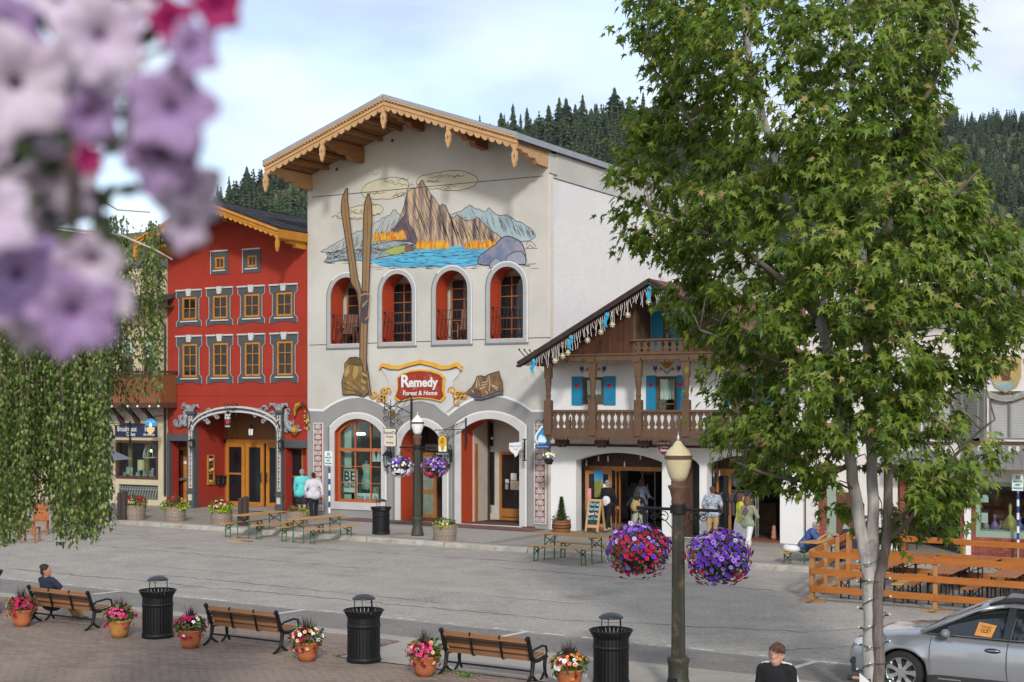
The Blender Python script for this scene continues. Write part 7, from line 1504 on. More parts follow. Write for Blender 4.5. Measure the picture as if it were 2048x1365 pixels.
# ---------------------------------------------------------------- flowers
grnleaf = leafmat('planter_leaf',[(0,'#2c4420'),(.6,'#46652c'),(1,'#6b8a3c')],transl=.2); limeleaf = leafmat('lime_leaf',[(0,'#7c9a1e'),(1,'#a8bd35')],transl=.3); grassm = leafmat('purple_grass',[(0,'#2a171c'),(1,'#4a2a30')],transl=.1)
FC = {'white': '#f4f0f4','purple': '#5a2aa8','violet': '#8c62c8','lilac': '#c4a4dc','magenta': '#b3124f','crimson': '#8e0f2c','red': '#b5121f','pink': '#e0457a','orange': '#e58a4a','peach': '#f0b48c','yellow': '#eec25a','plum': '#4a1560'}
FM = {k: mat('petal_' + k,v,rough=.6,var=.1,scale=30,spec=.2) for k,v in FC.items()}
throat = mat('flower_throat',(.05,.02,.06),var=0); throaty = mat('flower_throat_yellow',(.45,.32,.05),var=0)
def bloom(b,c,nrm,r,m=0,mt=None,lobes=5):
 z = Vector(nrm).normalized(); x = z.orthogonal().normalized(); a0 = R.uniform(0,6); x = Matrix.Rotation(a0,3,z) @ x; y = z.cross(x); c = Vector(c); vs = [c - z * r * .35]; n = lobes * 2
 for k in range(n): a = 2 * PI * k / n; q = r * (1.0 if k % 2 == 0 else .82); vs.append(c + (x * math.cos(a) + y * math.sin(a)) * q + z * r * R.uniform(-.06,.08))
 for k in range(5): a = 2 * PI * k / 5; vs.append(c + (x * math.cos(a) + y * math.sin(a)) * r * .28 - z * r * .1)
 i0 = n + 1; fs = []
 for k in range(n): j = (k + 1) % n; fs.append((1 + k,1 + j,i0 + ((j // 2) % 5 if j else 0),i0 + k // 2) if (k // 2) != ((j // 2) % 5) else (1 + k,1 + j,i0 + k // 2))
 b.add(vs,fs,m);
 k0 = len(b.v) - len(vs)
 for k in range(5): b.f.append((k0,k0 + i0 + k,k0 + i0 + (k + 1) % 5)); b.m.append(m if mt is None else mt)
def leafy(b,c,r,n,size,m=0,squash=1.0,droop=.3):
 for i in range(n):
  d = Vector((R.gauss(0,1),R.gauss(0,1),R.gauss(0,1))).normalized(); q = R.uniform(.55,1.0); p = Vector(c) + Vector((d.x * r * q,d.y * r * q,d.z * r * squash * q)); o = (d + Vector((R.uniform(-.6,.6),R.uniform(-.6,.6),R.uniform(-.6,.4) - droop))).normalized(); s = o.orthogonal().normalized(); s = Matrix.Rotation(R.uniform(0,6),3,o) @ s; l_ = size * R.uniform(.6,1.3)
  b.add([p,p + o * l_ * .5 + s * l_ * .28,p + o * l_,p + o * l_ * .5 - s * l_ * .28],[(0,1,2,3)],m)
BL = {}
for k in FC:
 b = MB(); bloom(b,(0,0,0),(0,0,1),1.0,0,1); BL[k] = b.mesh('flower',[FM[k],throat if k not in ('orange','peach','yellow') else throaty])
def big_basket(loc,label,pick,r=.47,n=298):
 t = thing('hanging_basket',label,'flower basket',loc,0,'flower baskets on the near lamp'); b = MB(); b.lathe([(.05,-.35),(.22,-.3),(.3,-.08),(.3,-.05)],14); b.build('bowl',iron,t)
 b = MB(); leafy(b,(0,0,-.02),r * .9,900,.07,0,.82); b.build('foliage',grnleaf,t,kind='stuff'); b = MB()
 for a in (0,2.1,4.2): b.tube([(.28 * math.cos(a),.28 * math.sin(a),-.05),(0,0,.5),(0,0,.63)],.008,4)
 b.build('chain',iron,t)
 for i in range(n):
  f = (i + .5) / n; z = 1 - 1.86 * f; a = i * 2.39996; q = math.sqrt(max(0,1 - z * z)); d = Vector((q * math.cos(a),q * math.sin(a),z)); rr = r * R.uniform(.93,1.1); p = Vector((d.x * rr,d.y * rr,d.z * rr * (.84 if d.z > 0 else .95) - (R.random() ** 4 * .08 if d.z < -.2 else 0))); o = (d + Vector((0,0,.15 if d.z > -.3 else -.3)) + Vector((R.gauss(0,.3),R.gauss(0,.3),R.gauss(0,.3)))).normalized(); k = pick(d)
  f_ = put('flower',BL[k],t,p,o.to_track_quat('Z','Y').to_euler()); s = R.uniform(.036,.05); f_.scale = (s,s,s * 1.0)
 return t
def pickL(d):
 s = d.x * .5 - d.z * .9 - d.y * .1 + R.gauss(0,.25)
 if d.z > .62 + R.gauss(0,.15): return R.choice(('violet','lilac','violet','purple'))
 if d.x * .866 + d.y * .5 > .85 + R.gauss(0,.1): return R.choice(('purple','plum','purple','violet'))
 if d.x * .866 + d.y * .5 < -.9 + R.gauss(0,.1): return R.choice(('violet','purple','lilac'))
 return R.choice(('magenta','magenta','crimson','crimson','magenta','purple') if R.random() < .93 else ('violet',))
def pickR(d):
 q = d.x * .866 + d.y * .5
 if d.z < -.25 + R.gauss(0,.2) and (q > .25 or q < -.5): return R.choice(('crimson','magenta','crimson','purple'))
 if abs(q) > .8 and R.random() < .5: return 'crimson'
 return R.choice(('purple','purple','purple','violet','plum','violet','lilac' if d.z > .5 else 'purple'))
AR = .66
big_basket((pl.x - AR,pl.y,pl.z + 2.2),'large hanging basket of crimson and violet petunias left of the near lamp post',pickL); big_basket((pl.x + AR,pl.y,pl.z + 2.16),'large hanging basket of mostly deep purple petunias right of the near lamp post',pickR)
def mass(parent,pts,cols,r0,r1,name='blossoms'):
 """small blossoms too tiny to pick apart, joined by colour"""
 by_ = {}
 for p,d,c in pts: by_.setdefault(c,MB()); bloom(by_[c],p,d,R.uniform(r0,r1),0,1)
 for c,b in by_.items(): b.build(name,[FM[c],throat if c not in ('orange','peach','yellow') else throaty],parent,kind='stuff')
def small_basket(loc,label,cols,r=.42,n=260):
 t = thing('hanging_basket',label,'flower basket',loc,0,'flower baskets on the far lamp'); b = MB(); b.lathe([(.05,-.3),(.2,-.26),(.28,-.05)],12); b.build('bowl',iron,t); b = MB(); leafy(b,(0,0,0),r * .9,500,.08,0,.75); b.build('foliage',grnleaf,t,kind='stuff'); b = MB()
 for a in (0,2.1,4.2): b.tube([(.26 * math.cos(a),.26 * math.sin(a),-.05),(0,0,.45),(0,0,.62)],.009,4)
 b.build('chain',iron,t); pts = []
 for i in range(n):
  d = Vector((R.gauss(0,1),R.gauss(0,1),R.gauss(0,1))).normalized(); rr = r * R.uniform(.9,1.12); pts.append((Vector((d.x * rr,d.y * rr,d.z * rr * .72 + (-.06 if d.z < 0 else 0))),d,cols(d)))
 mass(t,pts,None,.036,.05); return t
small_basket((pf_.x - AR,pf_.y,pf_.z + 2.24),'hanging basket of white and purple petunias left of the far lamp post',lambda d: R.choice(('purple','violet','white','purple')) if d.z > .1 and d.x > -.4 else R.choice(('white','white','white','lilac','crimson' if d.z < -.5 else 'white')))
small_basket((pf_.x + AR,pf_.y,pf_.z + 2.24),'hanging basket of violet and magenta petunias right of the far lamp post',lambda d: R.choice(('magenta','magenta','pink')) if d.z < -.15 + R.gauss(0,.2) and d.x < .5 else R.choice(('violet','lilac','violet','purple','magenta')))
# terracotta pots by the benches
pots = [(44,1253,'leftmost, with magenta and orange petunias',('magenta','magenta','crimson','orange','yellow','peach'),terra),(239,1275,'right of the seated man, full of hot pink petunias',('pink','pink','pink','orange','magenta'),mat('pot_tan',(.46,.22,.06),rough=.75,var=.12)),(381,1296,'left of the middle bench, magenta with white flowers',('magenta','magenta','white','crimson'),terra),(614,1322,'right of the middle bench, orange and white flowers',('orange','white','pink','peach','crimson','white'),terra),(850,1352,'left of the front bench, orange and yellow flowers',('orange','yellow','pink','crimson','peach'),terra),(1139,1380,'right of the front bench, with dark grass and orange flowers',('orange','peach','crimson','white','orange'),terra)]
for u,v,lb,cols,pm_ in pots:
 p = G(u,v,.045); t = thing('flower_pot','terracotta flower pot ' + lb,'flower pot',p,R.uniform(0,6),'terracotta pots along the benches'); b = MB(); b.lathe([(.13,0),(.17,.1),(.2,.24),(.215,.29),(.225,.3),(.225,.33),(.2,.33),(.19,.28)],20); b.build('pot',pm_,t,True); b = MB(); leafy(b,(0,0,.42),.27,260,.09,0,.62); b.build('foliage',grnleaf,t,kind='stuff'); b = MB()
 for i in range(70):
  a = R.uniform(0,6.3); o = R.uniform(.02,.22); h = R.uniform(.22,.42); q = Vector((.06 * math.cos(a),.06 * math.sin(a),.38)); e_ = Vector((o * math.cos(a),o * math.sin(a),.38 + h)); m_ = (q + e_) / 2 + Vector((0,0,.05)); s = Vector((-math.sin(a),math.cos(a),0)) * .007; b.add([q - s,q + s,m_ + s * .8,e_,m_ - s * .8],[(0,1,2,4),(4,2,3)])
 b.build('grass_tuft',grassm,t,kind='stuff'); pts = []
 for i in range(85):
  a = R.uniform(0,6.3); el = R.uniform(-.5,1.1); d = Vector((math.cos(a) * math.cos(el),math.sin(a) * math.cos(el),math.sin(el))); rr = R.uniform(.25,.33); k = int((a / 6.3 * len(cols) + R.gauss(0,.7))) % len(cols); pts.append((Vector((d.x * rr,d.y * rr,.40 + d.z * .2 - (.1 if el < -.2 else 0))),d,cols[k]))
 mass(t,pts,None,.03,.042)
# half barrels on the far sidewalk
barw = mat('barrel_oak',(.30,.215,.14),rough=.85,var=0,col2=(.21,.145,.095),scale=4,stretch=(6,6,.8),island=.15); hoop = mat('barrel_hoop',(.26,.27,.29),rough=.5,metal=.4,var=.15)
def barrel(u,v,lb,r=.36,h=.52,hm=hoop,wm=barw):
 p = G(u,v,.15); t = thing('barrel_planter',lb,'planter',p,R.uniform(0,6),'barrel planters on the far sidewalk'); n = 18; st = MB(); w = PI * r / n * .97
 st.add([(-w * .9,-.012,0),(w * .9,-.012,0),(w * 1.06,-.045,h * .5),(w,-.03,h),(-w,-.03,h),(-w * 1.06,-.045,h * .5),(-w * .9,.02,0),(w * .9,.02,0),(w,.01,h),(-w,.01,h)],[(0,1,2,5),(5,2,3,4),(4,3,8,9),(1,7,8,3),(0,4,9,6),(6,9,8,7),(1,3,2),(0,5,4)]); me = st.mesh('stave',wm)
 for k in range(n): a = 2 * PI * k / n; put('stave',me,t,((r - .03) * math.sin(a),-(r - .03) * math.cos(a),0),(0,0,a))
 for z,q in ((.07,-.005),(h * .42,.025),(h * .62,.025),(h - .06,.008)): b = MB(); b.lathe([(r + q - .01,z - .02),(r + q,z - .02),(r + q,z + .02),(r + q - .01,z + .02)],20,cap=False); b.build('hoop',hm,t)
 b = MB(); b.lathe([(0,h - .06),(r - .03,h - .06)],16,cap=False); b.build('soil',mat('soil',(.03,.022,.016),var=.2),t); return t
def plant(t,h,r,nl,fl,nf,lime=0,spike=0,lsize=.1):
 b = MB(); leafy(b,(0,0,h),r,nl,lsize,0,.55); b.build('foliage',grnleaf,t,kind='stuff')
 if lime:
  b = MB()
  for s in range(lime): a = R.uniform(0,6.3); leafy(b,(r * .8 * math.cos(a),r * .8 * math.sin(a),h - .06),r * .42,60,.11,0,.9,.6)
  b.build('lime_foliage',limeleaf,t,kind='stuff')
 if fl:
  pts = []
  for i in range(nf): a = R.uniform(0,6.3); el = R.uniform(.0,1.2); d = Vector((math.cos(a) * math.cos(el),math.sin(a) * math.cos(el),math.sin(el))); pts.append((Vector((d.x * r * 1.05,d.y * r * 1.05,h + d.z * r * .62)),d,R.choice(fl)))
  mass(t,pts,None,.035,.055)
 if spike:
  b = MB()
  for i in range(spike): a = R.uniform(0,6.3); o = R.uniform(.0,.3); e_ = Vector((o * math.cos(a),o * math.sin(a),h + R.uniform(.3,.5))); q = Vector((0,0,h)); s = Vector((-math.sin(a),math.cos(a),0)) * .012; b.add([q - s,q + s,e_],[(0,1,2)])
  b.build('spiky_leaves',grnleaf,t,kind='stuff')
t = barrel(270,1039,'half barrel with red geraniums left of the cream shop corner'); plant(t,.62,.42,300,('red','red','crimson'),50,2,14)
t = barrel(350,1042,'half barrel with trailing lime foliage and dark red flowers'); plant(t,.62,.40,280,('crimson','red','peach'),34,4,14)
t = barrel(443,1048,'half barrel with peach flowers before the porch'); plant(t,.62,.38,260,('peach','peach','pink','crimson'),40,4,16)
t = barrel(594,1053,'half barrel of low succulents behind the second beer table'); plant(t,.55,.30,160,None,0,2,0,.08)
t = barrel(890,1081,'half barrel of green succulents right of the far lamp post',.35,.50); plant(t,.52,.30,220,('yellow',),6,3,0,.09)
rwood = mat('tub_red_wood',(.30,.115,.035),rough=.7,col2=(.2,.07,.02),scale=4,stretch=(6,6,.8)); t = barrel(1123,1066,'reddish wooden tub with a small pointed conifer',.30,.42,iron,rwood); b = MB()
for i in range(900): z = R.random(); a = R.uniform(0,6.3); q = .17 * (1 - z) ** .8 * R.uniform(.5,1) ; o = Vector((math.cos(a),math.sin(a),.8)); c = Vector((q * math.cos(a),q * math.sin(a),.42 + z * .75)); s = Vector((-math.sin(a),math.cos(a),0)) * .02; b.add([c - s,c + o * .07,c + s],[(0,1,2)])
b.build('conifer_foliage',grnleaf,t,kind='stuff'); b = MB(); leafy(b,(0,0,.45),.28,160,.08,0,.5); b.build('foliage',grnleaf,t,kind='stuff')
p = F(1098,916,41.2); t = thing('hanging_basket','small hanging pot of white and yellow flowers at the corner of the balcony shop','flower basket',p); b = MB(); b.lathe([(.1,-.22),(.17,-.05),(.17,-.03)],12); b.build('bowl',iron,t); b = MB(); leafy(b,(0,0,.05),.2,120,.07,0,.7); b.build('foliage',grnleaf,t,kind='stuff'); b = MB(); b.tube([(0,0,.1),(0,0,.75)],.008,4); b.build('chain',iron,t)
mass(t,[(Vector((d.x * .23,d.y * .23,.06 + d.z * .15)),d,R.choice(('white','white','yellow'))) for d in [Vector((R.gauss(0,1),R.gauss(0,1),R.gauss(.3,1))).normalized() for _ in range(36)]],None,.04,.055)
# ---------------------------------------------------------------- trees
def cloud_mesh(name,lv,lf,pos,rot,scl,m):
 lv = np.array(lv,dtype=np.float32); lf = np.array(lf,dtype=np.int64); n = len(pos); rot = np.array(rot,dtype=np.float32).reshape(n,3,3)
 V = np.einsum('nij,kj->nki',rot,lv) * np.array(scl,dtype=np.float32)[:,None,None] + np.array(pos,dtype=np.float32)[:,None,:]
 FA = (lf[None] + (np.arange(n) * len(lv))[:,None,None]).reshape(-1,3); me = bpy.data.meshes.new(name); me.vertices.add(n * len(lv)); me.vertices.foreach_set('co',V.ravel())
 me.loops.add(FA.size); me.loops.foreach_set('vertex_index',FA.ravel().astype(np.int32)); me.polygons.add(len(FA)); me.polygons.foreach_set('loop_start',np.arange(0,FA.size,3,dtype=np.int32)); me.polygons.foreach_set('loop_total',np.full(len(FA),3,dtype=np.int32))
 me.materials.append(m); me.update(calc_edges=True); return me
def basis(axis,nrm):
 y = axis.normalized(); z = (nrm - y * nrm.dot(y)); z = z.normalized() if z.length > 1e-4 else y.orthogonal().normalized(); x = y.cross(z); return [x.x,y.x,z.x,x.y,y.y,z.y,x.z,y.z,z.z]
ML = [(0,.26,-.02),(0,0,0),(.13,.08,.02),(.40,.04,.05),(.21,.25,.06),(.56,.60,.0),(.24,.48,.05),(.15,.56,.03),(0,1.15,-.16),(-.15,.56,.03),(-.24,.48,.05),(-.56,.60,.0),(-.21,.25,.06),(-.40,.04,.05),(-.13,.08,.02)]
MF = [(0,i,i + 1) for i in range(1,14)] + [(0,14,1)]
TY = 20.84; tx0 = F(1750,1400,TY).x
MT = thing('maple_tree','large green maple with grey multi stemmed trunk wrapped in a string of lights','tree',(tx0,TY,gz(tx0) + .04),world_coords=True)
barkp = mat('maple_bark',(.48,.46,.42),rough=.9,var=0,col2=(.29,.27,.245),scale=4,stretch=(3,3,.7),bump=.5,bscale=14,dirt=((.15,.115,.085),2.2,.56,.66)); barkr = mat('maple_bark_rough',(.23,.19,.165),rough=.95,var=0,col2=(.09,.07,.06),scale=7,stretch=(5,5,.5),bump=.9,bscale=16)
def TP(u,v,dy=0): return F(u,v,TY + dy)
STEMS = [([(1741,1425,0),(1741,1300,0),(1739,1180,0),(1732,1110,0),(1718,1040,.05),(1703,940,.1),(1682,820,.1),(1640,640,0),(1590,450,-.2),(1545,300,-.3),(1500,120,-.4),(1480,-80,-.5)],.115,.03,barkp),([(1748,1430,.05),(1748,1250,.05),(1746,1140,.05),(1746,1000,.12),(1742,880,.22),(1735,700,.3),(1722,450,.3),(1705,200,.2),(1695,-120,.2)],.105,.03,barkp),([(1759,1430,-.05),(1757,1300,-.05),(1756,1190,-.05),(1770,1100,-.02),(1776,1010,0),(1777,900,0),(1772,720,0),(1778,480,-.1),(1795,220,-.2),(1810,-100,-.2)],.085,.03,barkr),([(1776,1080,0),(1815,1045,-.1),(1850,998,-.3),(1885,940,-.5),(1940,880,-.7),(1990,840,-.9)],.04,.01,barkp),([(1786,1045,.1),(1840,1005,.3),(1920,930,.6),(2000,900,.8)],.04,.012,barkp),([(1676,800,.1),(1600,745,-.4),(1500,700,-.9),(1400,660,-1.2)],.05,.012,barkp),([(1640,640,0),(1540,540,-.5),(1420,470,-.8),(1300,420,-.9)],.055,.012,barkp),([(1700,930,.2),(1620,960,-.4),(1540,950,-.8),(1460,920,-1)],.045,.012,barkp),([(1590,450,-.2),(1480,360,-.6),(1380,240,-.8),(1290,110,-.8)],.05,.012,barkp),([(1776,560,-.1),(1850,450,-.6),(1920,380,-.9),(1960,340,-1)],.05,.012,barkp),([(1774,700,0),(1860,640,-.5),(1950,580,-.8),(2030,520,-1)],.05,.012,barkp),([(1790,300,-.2),(1860,180,-.5),(1915,60,-.6)],.05,.012,barkp),([(1600,480,-.2),(1560,350,.5),(1400,300,.9)],.04,.012,barkp),([(1735,640,.3),(1820,560,1.0),(1900,480,1.4)],.04,.012,barkp)]
anchors = []; twgb = mat('twig_grey_brown',(.17,.145,.115),var=.2)
for pts,r0,r1,m in STEMS:
 P_ = [TP(*p) for p in pts]; Q_ = []
 for i in range(len(P_) - 1):
  for k in range(5):
   t = k / 5; a,b_,c,d = P_[max(0,i - 1)],P_[i],P_[i + 1],P_[min(len(P_) - 1,i + 2)]; Q_.append(.5 * ((2 * b_) + (c - a) * t + (2 * a - 5 * b_ + 4 * c - d) * t * t + (3 * b_ - a - 3 * c + d) * t ** 3) + Vector((R.uniform(-.012,.012),R.uniform(-.012,.012),0)))
 Q_.append(P_[-1]); n = len(Q_); b = MB(); b.tube(Q_,[(r0 * (1.2 - .2 * min(1,i / 4)) if r0 > .08 else r0) * (1 - i / n) ** .8 + r1 * (i / n) for i in range(n)],12 if r0 > .08 else 7); b.build('trunk' if r0 > .08 else 'branch',m if r0 > .08 else twgb,MT,True); anchors += [(q,max(.012,(r0 * (1 - i / n) + r1 * i / n) * .5)) for i,q in enumerate(Q_) if q.z > 3.2]
OUT = [(1232,-60),(1229,21),(1239,80),(1277,145),(1318,195),(1320,225),(1246,237),(1252,290),(1226,328),(1236,394),(1205,438),(1231,472),(1254,522),(1294,532),(1358,536),(1345,580),(1284,600),(1312,642),(1360,655),(1392,705),(1385,745),(1412,768),(1430,820),(1366,855),(1388,880),(1414,912),(1455,962),(1486,992),(1520,972),(1567,984),(1605,985),(1640,1008),(1690,1048),(1705,1075),(1740,1080),(1800,1088),(1850,1070),(1882,1082),(1905,1040),(1915,1000),(1990,992),(2008,950),(2012,905),(1985,872),(1925,868),(1935,830),(1972,815),(1945,772),(1978,745),(2034,712),(2060,600),(2060,440),(2002,470),(1978,425),(1992,400),(1958,350),(1946,318),(1905,300),(1886,268),(1895,225),(1882,180),(1912,150),(1936,110),(1942,40),(1935,-60)]
def inside(u,v,P_):
 c = False
 for i in range(len(P_)):
  (a,b_),(d,e_) = P_[i - 1],P_[i]
  if (b_ > v) != (e_ > v) and u < (d - a) * (v - b_) / (e_ - b_) + a: c = not c
 return c
HOLES = [(1545,130,26,55),(1470,70,14,30),(1330,330,22,16),(1875,250,20,16),(1300,505,25,14),(1520,500,22,12),(1640,700,16,20),(1850,840,30,20),(1840,900,30,26),(1900,800,20,26),(1560,800,20,14),(1370,575,20,16),(1935,930,20,14),(1790,990,26,30),(1740,985,40,60),(1830,1030,22,20),(1500,130,12,30),(1905,620,14,14)]
pos,rot,scl = [],[],[]; tpos,trot,tscl = [],[],[]; tw = MB(); rl = random.Random(99); nc = 0
while nc < 1280:
 u,v = rl.uniform(1195,2062),rl.uniform(-60,1085)
 if not (inside(u - 26,v,OUT) and inside(u + 26,v,OUT)) or any(((u - a) / c) ** 2 + ((v - b_) / d) ** 2 < 1 for a,b_,c,d in HOLES): continue
 near = min(abs(u - a) + abs(v - b_) for a,b_ in OUT); dep = min(2.6,.35 + near / 90) ; dy = rl.uniform(-1,1) * dep; c = TP(u,v,dy)
 if (1680 < u < 1810 and 880 < v < 1095 and dy < .3) or (u > 1960 and 865 < v < 1000): continue
 nc += 1
 up_ = Vector((0,0,1)); outw = (c - Vector((tx0,TY,c.z))); outw = outw.normalized() if outw.length > .1 else Vector((0,-1,0))
 a_,ra = min(anchors,key=lambda q: (q[0] - c).length + (1.2 if q[0].z > c.z else 0));
 if .25 < (a_ - c).length < 1.15 and nc % 2 == 0: md = a_.lerp(c,.55) + Vector((rl.uniform(-.1,.1),rl.uniform(-.1,.1),.12)); tw.tube([a_,a_.lerp(md,.5) + Vector((0,0,.04)),md,c.lerp(md,.3),c],[min(.014,ra),.010,.008,.006,.004],5)
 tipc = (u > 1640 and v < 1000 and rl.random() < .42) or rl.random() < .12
 for s in range(rl.randrange(3,6)):                       # twigs of the clump with drooping leaves
  d = Vector((rl.gauss(0,1),rl.gauss(0,1),rl.gauss(.1,.7))).normalized() + outw * .5; L_ = rl.uniform(.16,.40)
  for k in range(rl.randrange(7,11)):
   p = c + d * L_ * rl.uniform(.25,1) + Vector((rl.gauss(0,.04),rl.gauss(0,.04),rl.gauss(0,.05))); ax = outw * rl.uniform(0,.6) + d * .35 + Vector((rl.gauss(0,.45),rl.gauss(0,.45),rl.uniform(-1.25,-.1))); nr = up_ * .8 + outw * .6 + Vector((rl.gauss(0,.5),rl.gauss(0,.5),rl.gauss(0,.3)))
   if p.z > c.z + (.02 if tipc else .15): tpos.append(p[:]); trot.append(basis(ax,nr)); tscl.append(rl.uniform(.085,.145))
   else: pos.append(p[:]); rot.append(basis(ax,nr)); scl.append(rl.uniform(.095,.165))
mleaf = leafmat('maple_leaf',[(0,(.05,.095,.012)),(.3,(.10,.175,.018)),(.65,(.165,.25,.027)),(.9,(.24,.32,.042)),(1,(.30,.35,.05))],rough=.42,transl=.45); mtip_lit = leafmat('maple_leaf_tip_lit',[(0,(.16,.25,.035)),(.5,(.24,.32,.05)),(.82,(.30,.32,.08)),(1,(.36,.19,.085))],rough=.5,transl=.35)  # upper clump leaves tinted lighter: sunlit tops put into leaf colour, plus orange tips
o = put('crown',cloud_mesh('crown',ML,MF,pos,rot,scl,mleaf),MT); o = put('crown_lit_tips',cloud_mesh('crown_lit_tips',ML,MF,tpos,trot,tscl,mtip_lit),MT); tw.build('twigs',twgb,MT,True,kind='stuff')
# light string wound round the trunk
b = MB(); bulbs = MB(); k = 0; wv = mat('cord_green',(.01,.06,.045),rough=.6); z0 = gz(tx0)
for i in range(150):
 t = i / 150; z = z0 + .1 + 2.35 * t; a = t * 2 * PI * 7.5; r_ = .165 + .012 * math.sin(i * .7) + (.03 * (1 - t) ** 3); cx = tx0 + .0 - .03 * t
 p = Vector((cx + r_ * math.cos(a),TY + .0 + r_ * .92 * math.sin(a),z + .05 * math.sin(a * 1.3)))
 if i: b.tube([pp,p],.007,4)
 if i % 5 == 0: bulbs.tube([p,p + Vector((math.cos(a),math.sin(a),.25)) * .055],.013,5); bulbs.ball(p + Vector((math.cos(a),math.sin(a),.3)) * .07,.016,5,1)
 pp = p
st = thing('light_string','green cord with small white bulbs wound around the maple trunk','string lights',(tx0,TY,z0),world_coords=True); b.build('cord',wv,st); bulbs.build('bulbs',[wv,MATS['bulb_white']],st,kind='stuff')
# weeping birch
BT = thing('weeping_birch','weeping birch with long hanging leafy strands at the left edge','tree',(D(-330,800,15).x,D(-330,800,15).y,.1),world_coords=True); bb0 = D(-330,818,15); birk = mat('birch_bark',(.50,.48,.44),rough=.85,col2=(.25,.23,.21),scale=5,stretch=(1,1,4)); twm = mat('birch_twig',(.16,.11,.085),var=.2)
b = MB(); b.tube([(bb0.x,bb0.y,gz(bb0.x)),(bb0.x + .1,bb0.y,2.5),(bb0.x + .3,bb0.y + .1,5),(bb0.x + .8,bb0.y,7)],[.2,.17,.13,.08],10); b.build('trunk',birk,BT,True)
limbs = [[(-320,500),(-150,330),(30,330),(150,370),(235,420),(300,425)],[(-330,640),(-150,520),(40,540),(150,600),(190,640)],[(-330,560),(-100,440),(60,450),(240,470),(310,500),(345,520)],[(140,860),(175,868),(195,890),(212,920)],[(100,870),(122,880),(135,890)],[(20,890),(60,900),(75,912)],[(110,930),(116,960),(112,985)],[(15,960),(20,920),(12,880)]]
for i,l_ in enumerate(limbs): b = MB(); P_ = [D(u,v,15 - .3 * (i % 3)) for u,v in l_]; n = len(P_); b.tube(P_,[(.02 if i < 3 else .012) * (1 - .8 * k / n) for k in range(n)],6); b.build('limb',birk,BT,True)
pos,rot,scl = [],[],[]; tw = MB(); rb_ = random.Random(31)
def strand(u,v0,v1,dep,dens=1.0):
 w = rb_.uniform(-10,10); pts = []; n = 9
 for i in range(n): t = i / (n - 1); pts.append(D(u + w * t + 4 * math.sin(t * 5 + u),v0 + (v1 - v0) * t,dep))
 tw.tube(pts,[.006 * (1 - .7 * i / n) for i in range(n)],4); k = int((v1 - v0) * .58 * dens)
 for j in range(k):
  t = rb_.random() * (n - 1.001); i = int(t); p = pts[i].lerp(pts[i + 1],t - i); a = rb_.uniform(0,6.3); o = rb_.uniform(.02,.085); q = p + Vector((math.cos(a) * o,math.sin(a) * o,rb_.uniform(-.03,.02))); ax = Vector((math.cos(a) * .5,math.sin(a) * .5,-1 + rb_.gauss(0,.35))); pos.append(q[:]); rot.append(basis(ax,Vector((math.cos(a),math.sin(a),.5 + rb_.gauss(0,.4))))); scl.append(rb_.uniform(.028,.05))
for i in range(215):
 u = rb_.uniform(-30,214); bot = 1020 + 45 * math.sin(u * .045 + 1) + rb_.uniform(-80,45) if u < 150 else rb_.uniform(960,1085)
 if 78 < u < 100 and rb_.random() < .5: bot = rb_.uniform(850,960)
 strand(u,rb_.uniform(480,760),min(1088,bot),rb_.uniform(13.2,16.2))
for i in range(17): strand(rb_.gauss(242,11),rb_.uniform(420,520),rb_.uniform(600,800 + (i % 3) * 25),rb_.uniform(14.4,15.4),1.15)
for i in range(13): strand(rb_.gauss(300,9),rb_.uniform(440,520),rb_.uniform(600,840),rb_.uniform(14.4,15.4),1.0)
for i in range(7): strand(rb_.uniform(150,225),rb_.uniform(540,660),rb_.uniform(720,900),rb_.uniform(14,15.5))
bl_ = leafmat('birch_leaf',[(0,(.045,.085,.015)),(.4,(.10,.165,.028)),(.8,(.18,.25,.05)),(1,(.30,.35,.09))],rough=.45,transl=.32); put('crown',cloud_mesh('crown',[(0,0,0),(.36,.38,.05),(0,1.15,-.05),(-.36,.38,.05),(0,.45,-.04)],[(0,1,4),(1,2,4),(2,3,4),(3,0,4)],pos,rot,scl,bl_),BT); tw.build('hanging_twigs',twm,BT,kind='stuff')
# petunias hanging right in front of the lens
PB = thing('petunia_basket','out of focus pale lilac and white petunias hanging close at the upper left','flower basket',D(120,-260,1.1),world_coords=True); rp_ = random.Random(8)
FM['palest'] = mat('petal_palest',(.58,.52,.58),rough=.7,col2=(.40,.30,.43),scale=25); FM['pale_lilac'] = mat('petal_pale_lilac',(.34,.24,.40),rough=.7,col2=(.24,.15,.31),scale=25); FM['hot_magenta'] = mat('petal_hot_magenta',(.34,.006,.11),rough=.6,col2=(.20,.004,.06),scale=25); thp = mat('throat_purple',(.13,.03,.17),var=.2)
def petunia(u,v,dep,r,col,aim):
 c = D(u,v,dep); b = MB(); nrm = (Vector((0,0,CZ)) - c).normalized() + Vector(aim); z = nrm.normalized(); x = z.orthogonal().normalized(); y = z.cross(x); n = 30; rings = []
 for f,h in ((.04,-.55),(.14,-.28),(.55,-.06),(.85,.0),(1.0,-.05)):
  rings.append([c + (x * math.cos(2 * PI * k / n) + y * math.sin(2 * PI * k / n)) * r * f * (1 + (.15 * math.cos(5 * 2 * PI * k / n) * f)) + z * r * (h + (.13 * math.sin(k * 2.1) * f * f if f > .5 else 0)) for k in range(n)])
 vs = [q for g_ in rings for q in g_]; k0 = len(b.v); b.add(vs,[],0)
 for i in range(4):
  for k in range(n): b.f.append((i * n + k,i * n + (k + 1) % n,(i + 1) * n + (k + 1) % n,(i + 1) * n + k)); b.m.append(1 if i < 1 else 0)
 b.tube([c - z * r * .5,c - z * r * 1.3 + Vector((0,0,.01))],[r * .12,r * .06],8,2); b.build('flower',[FM[col],thp,grnleaf],PB,True)
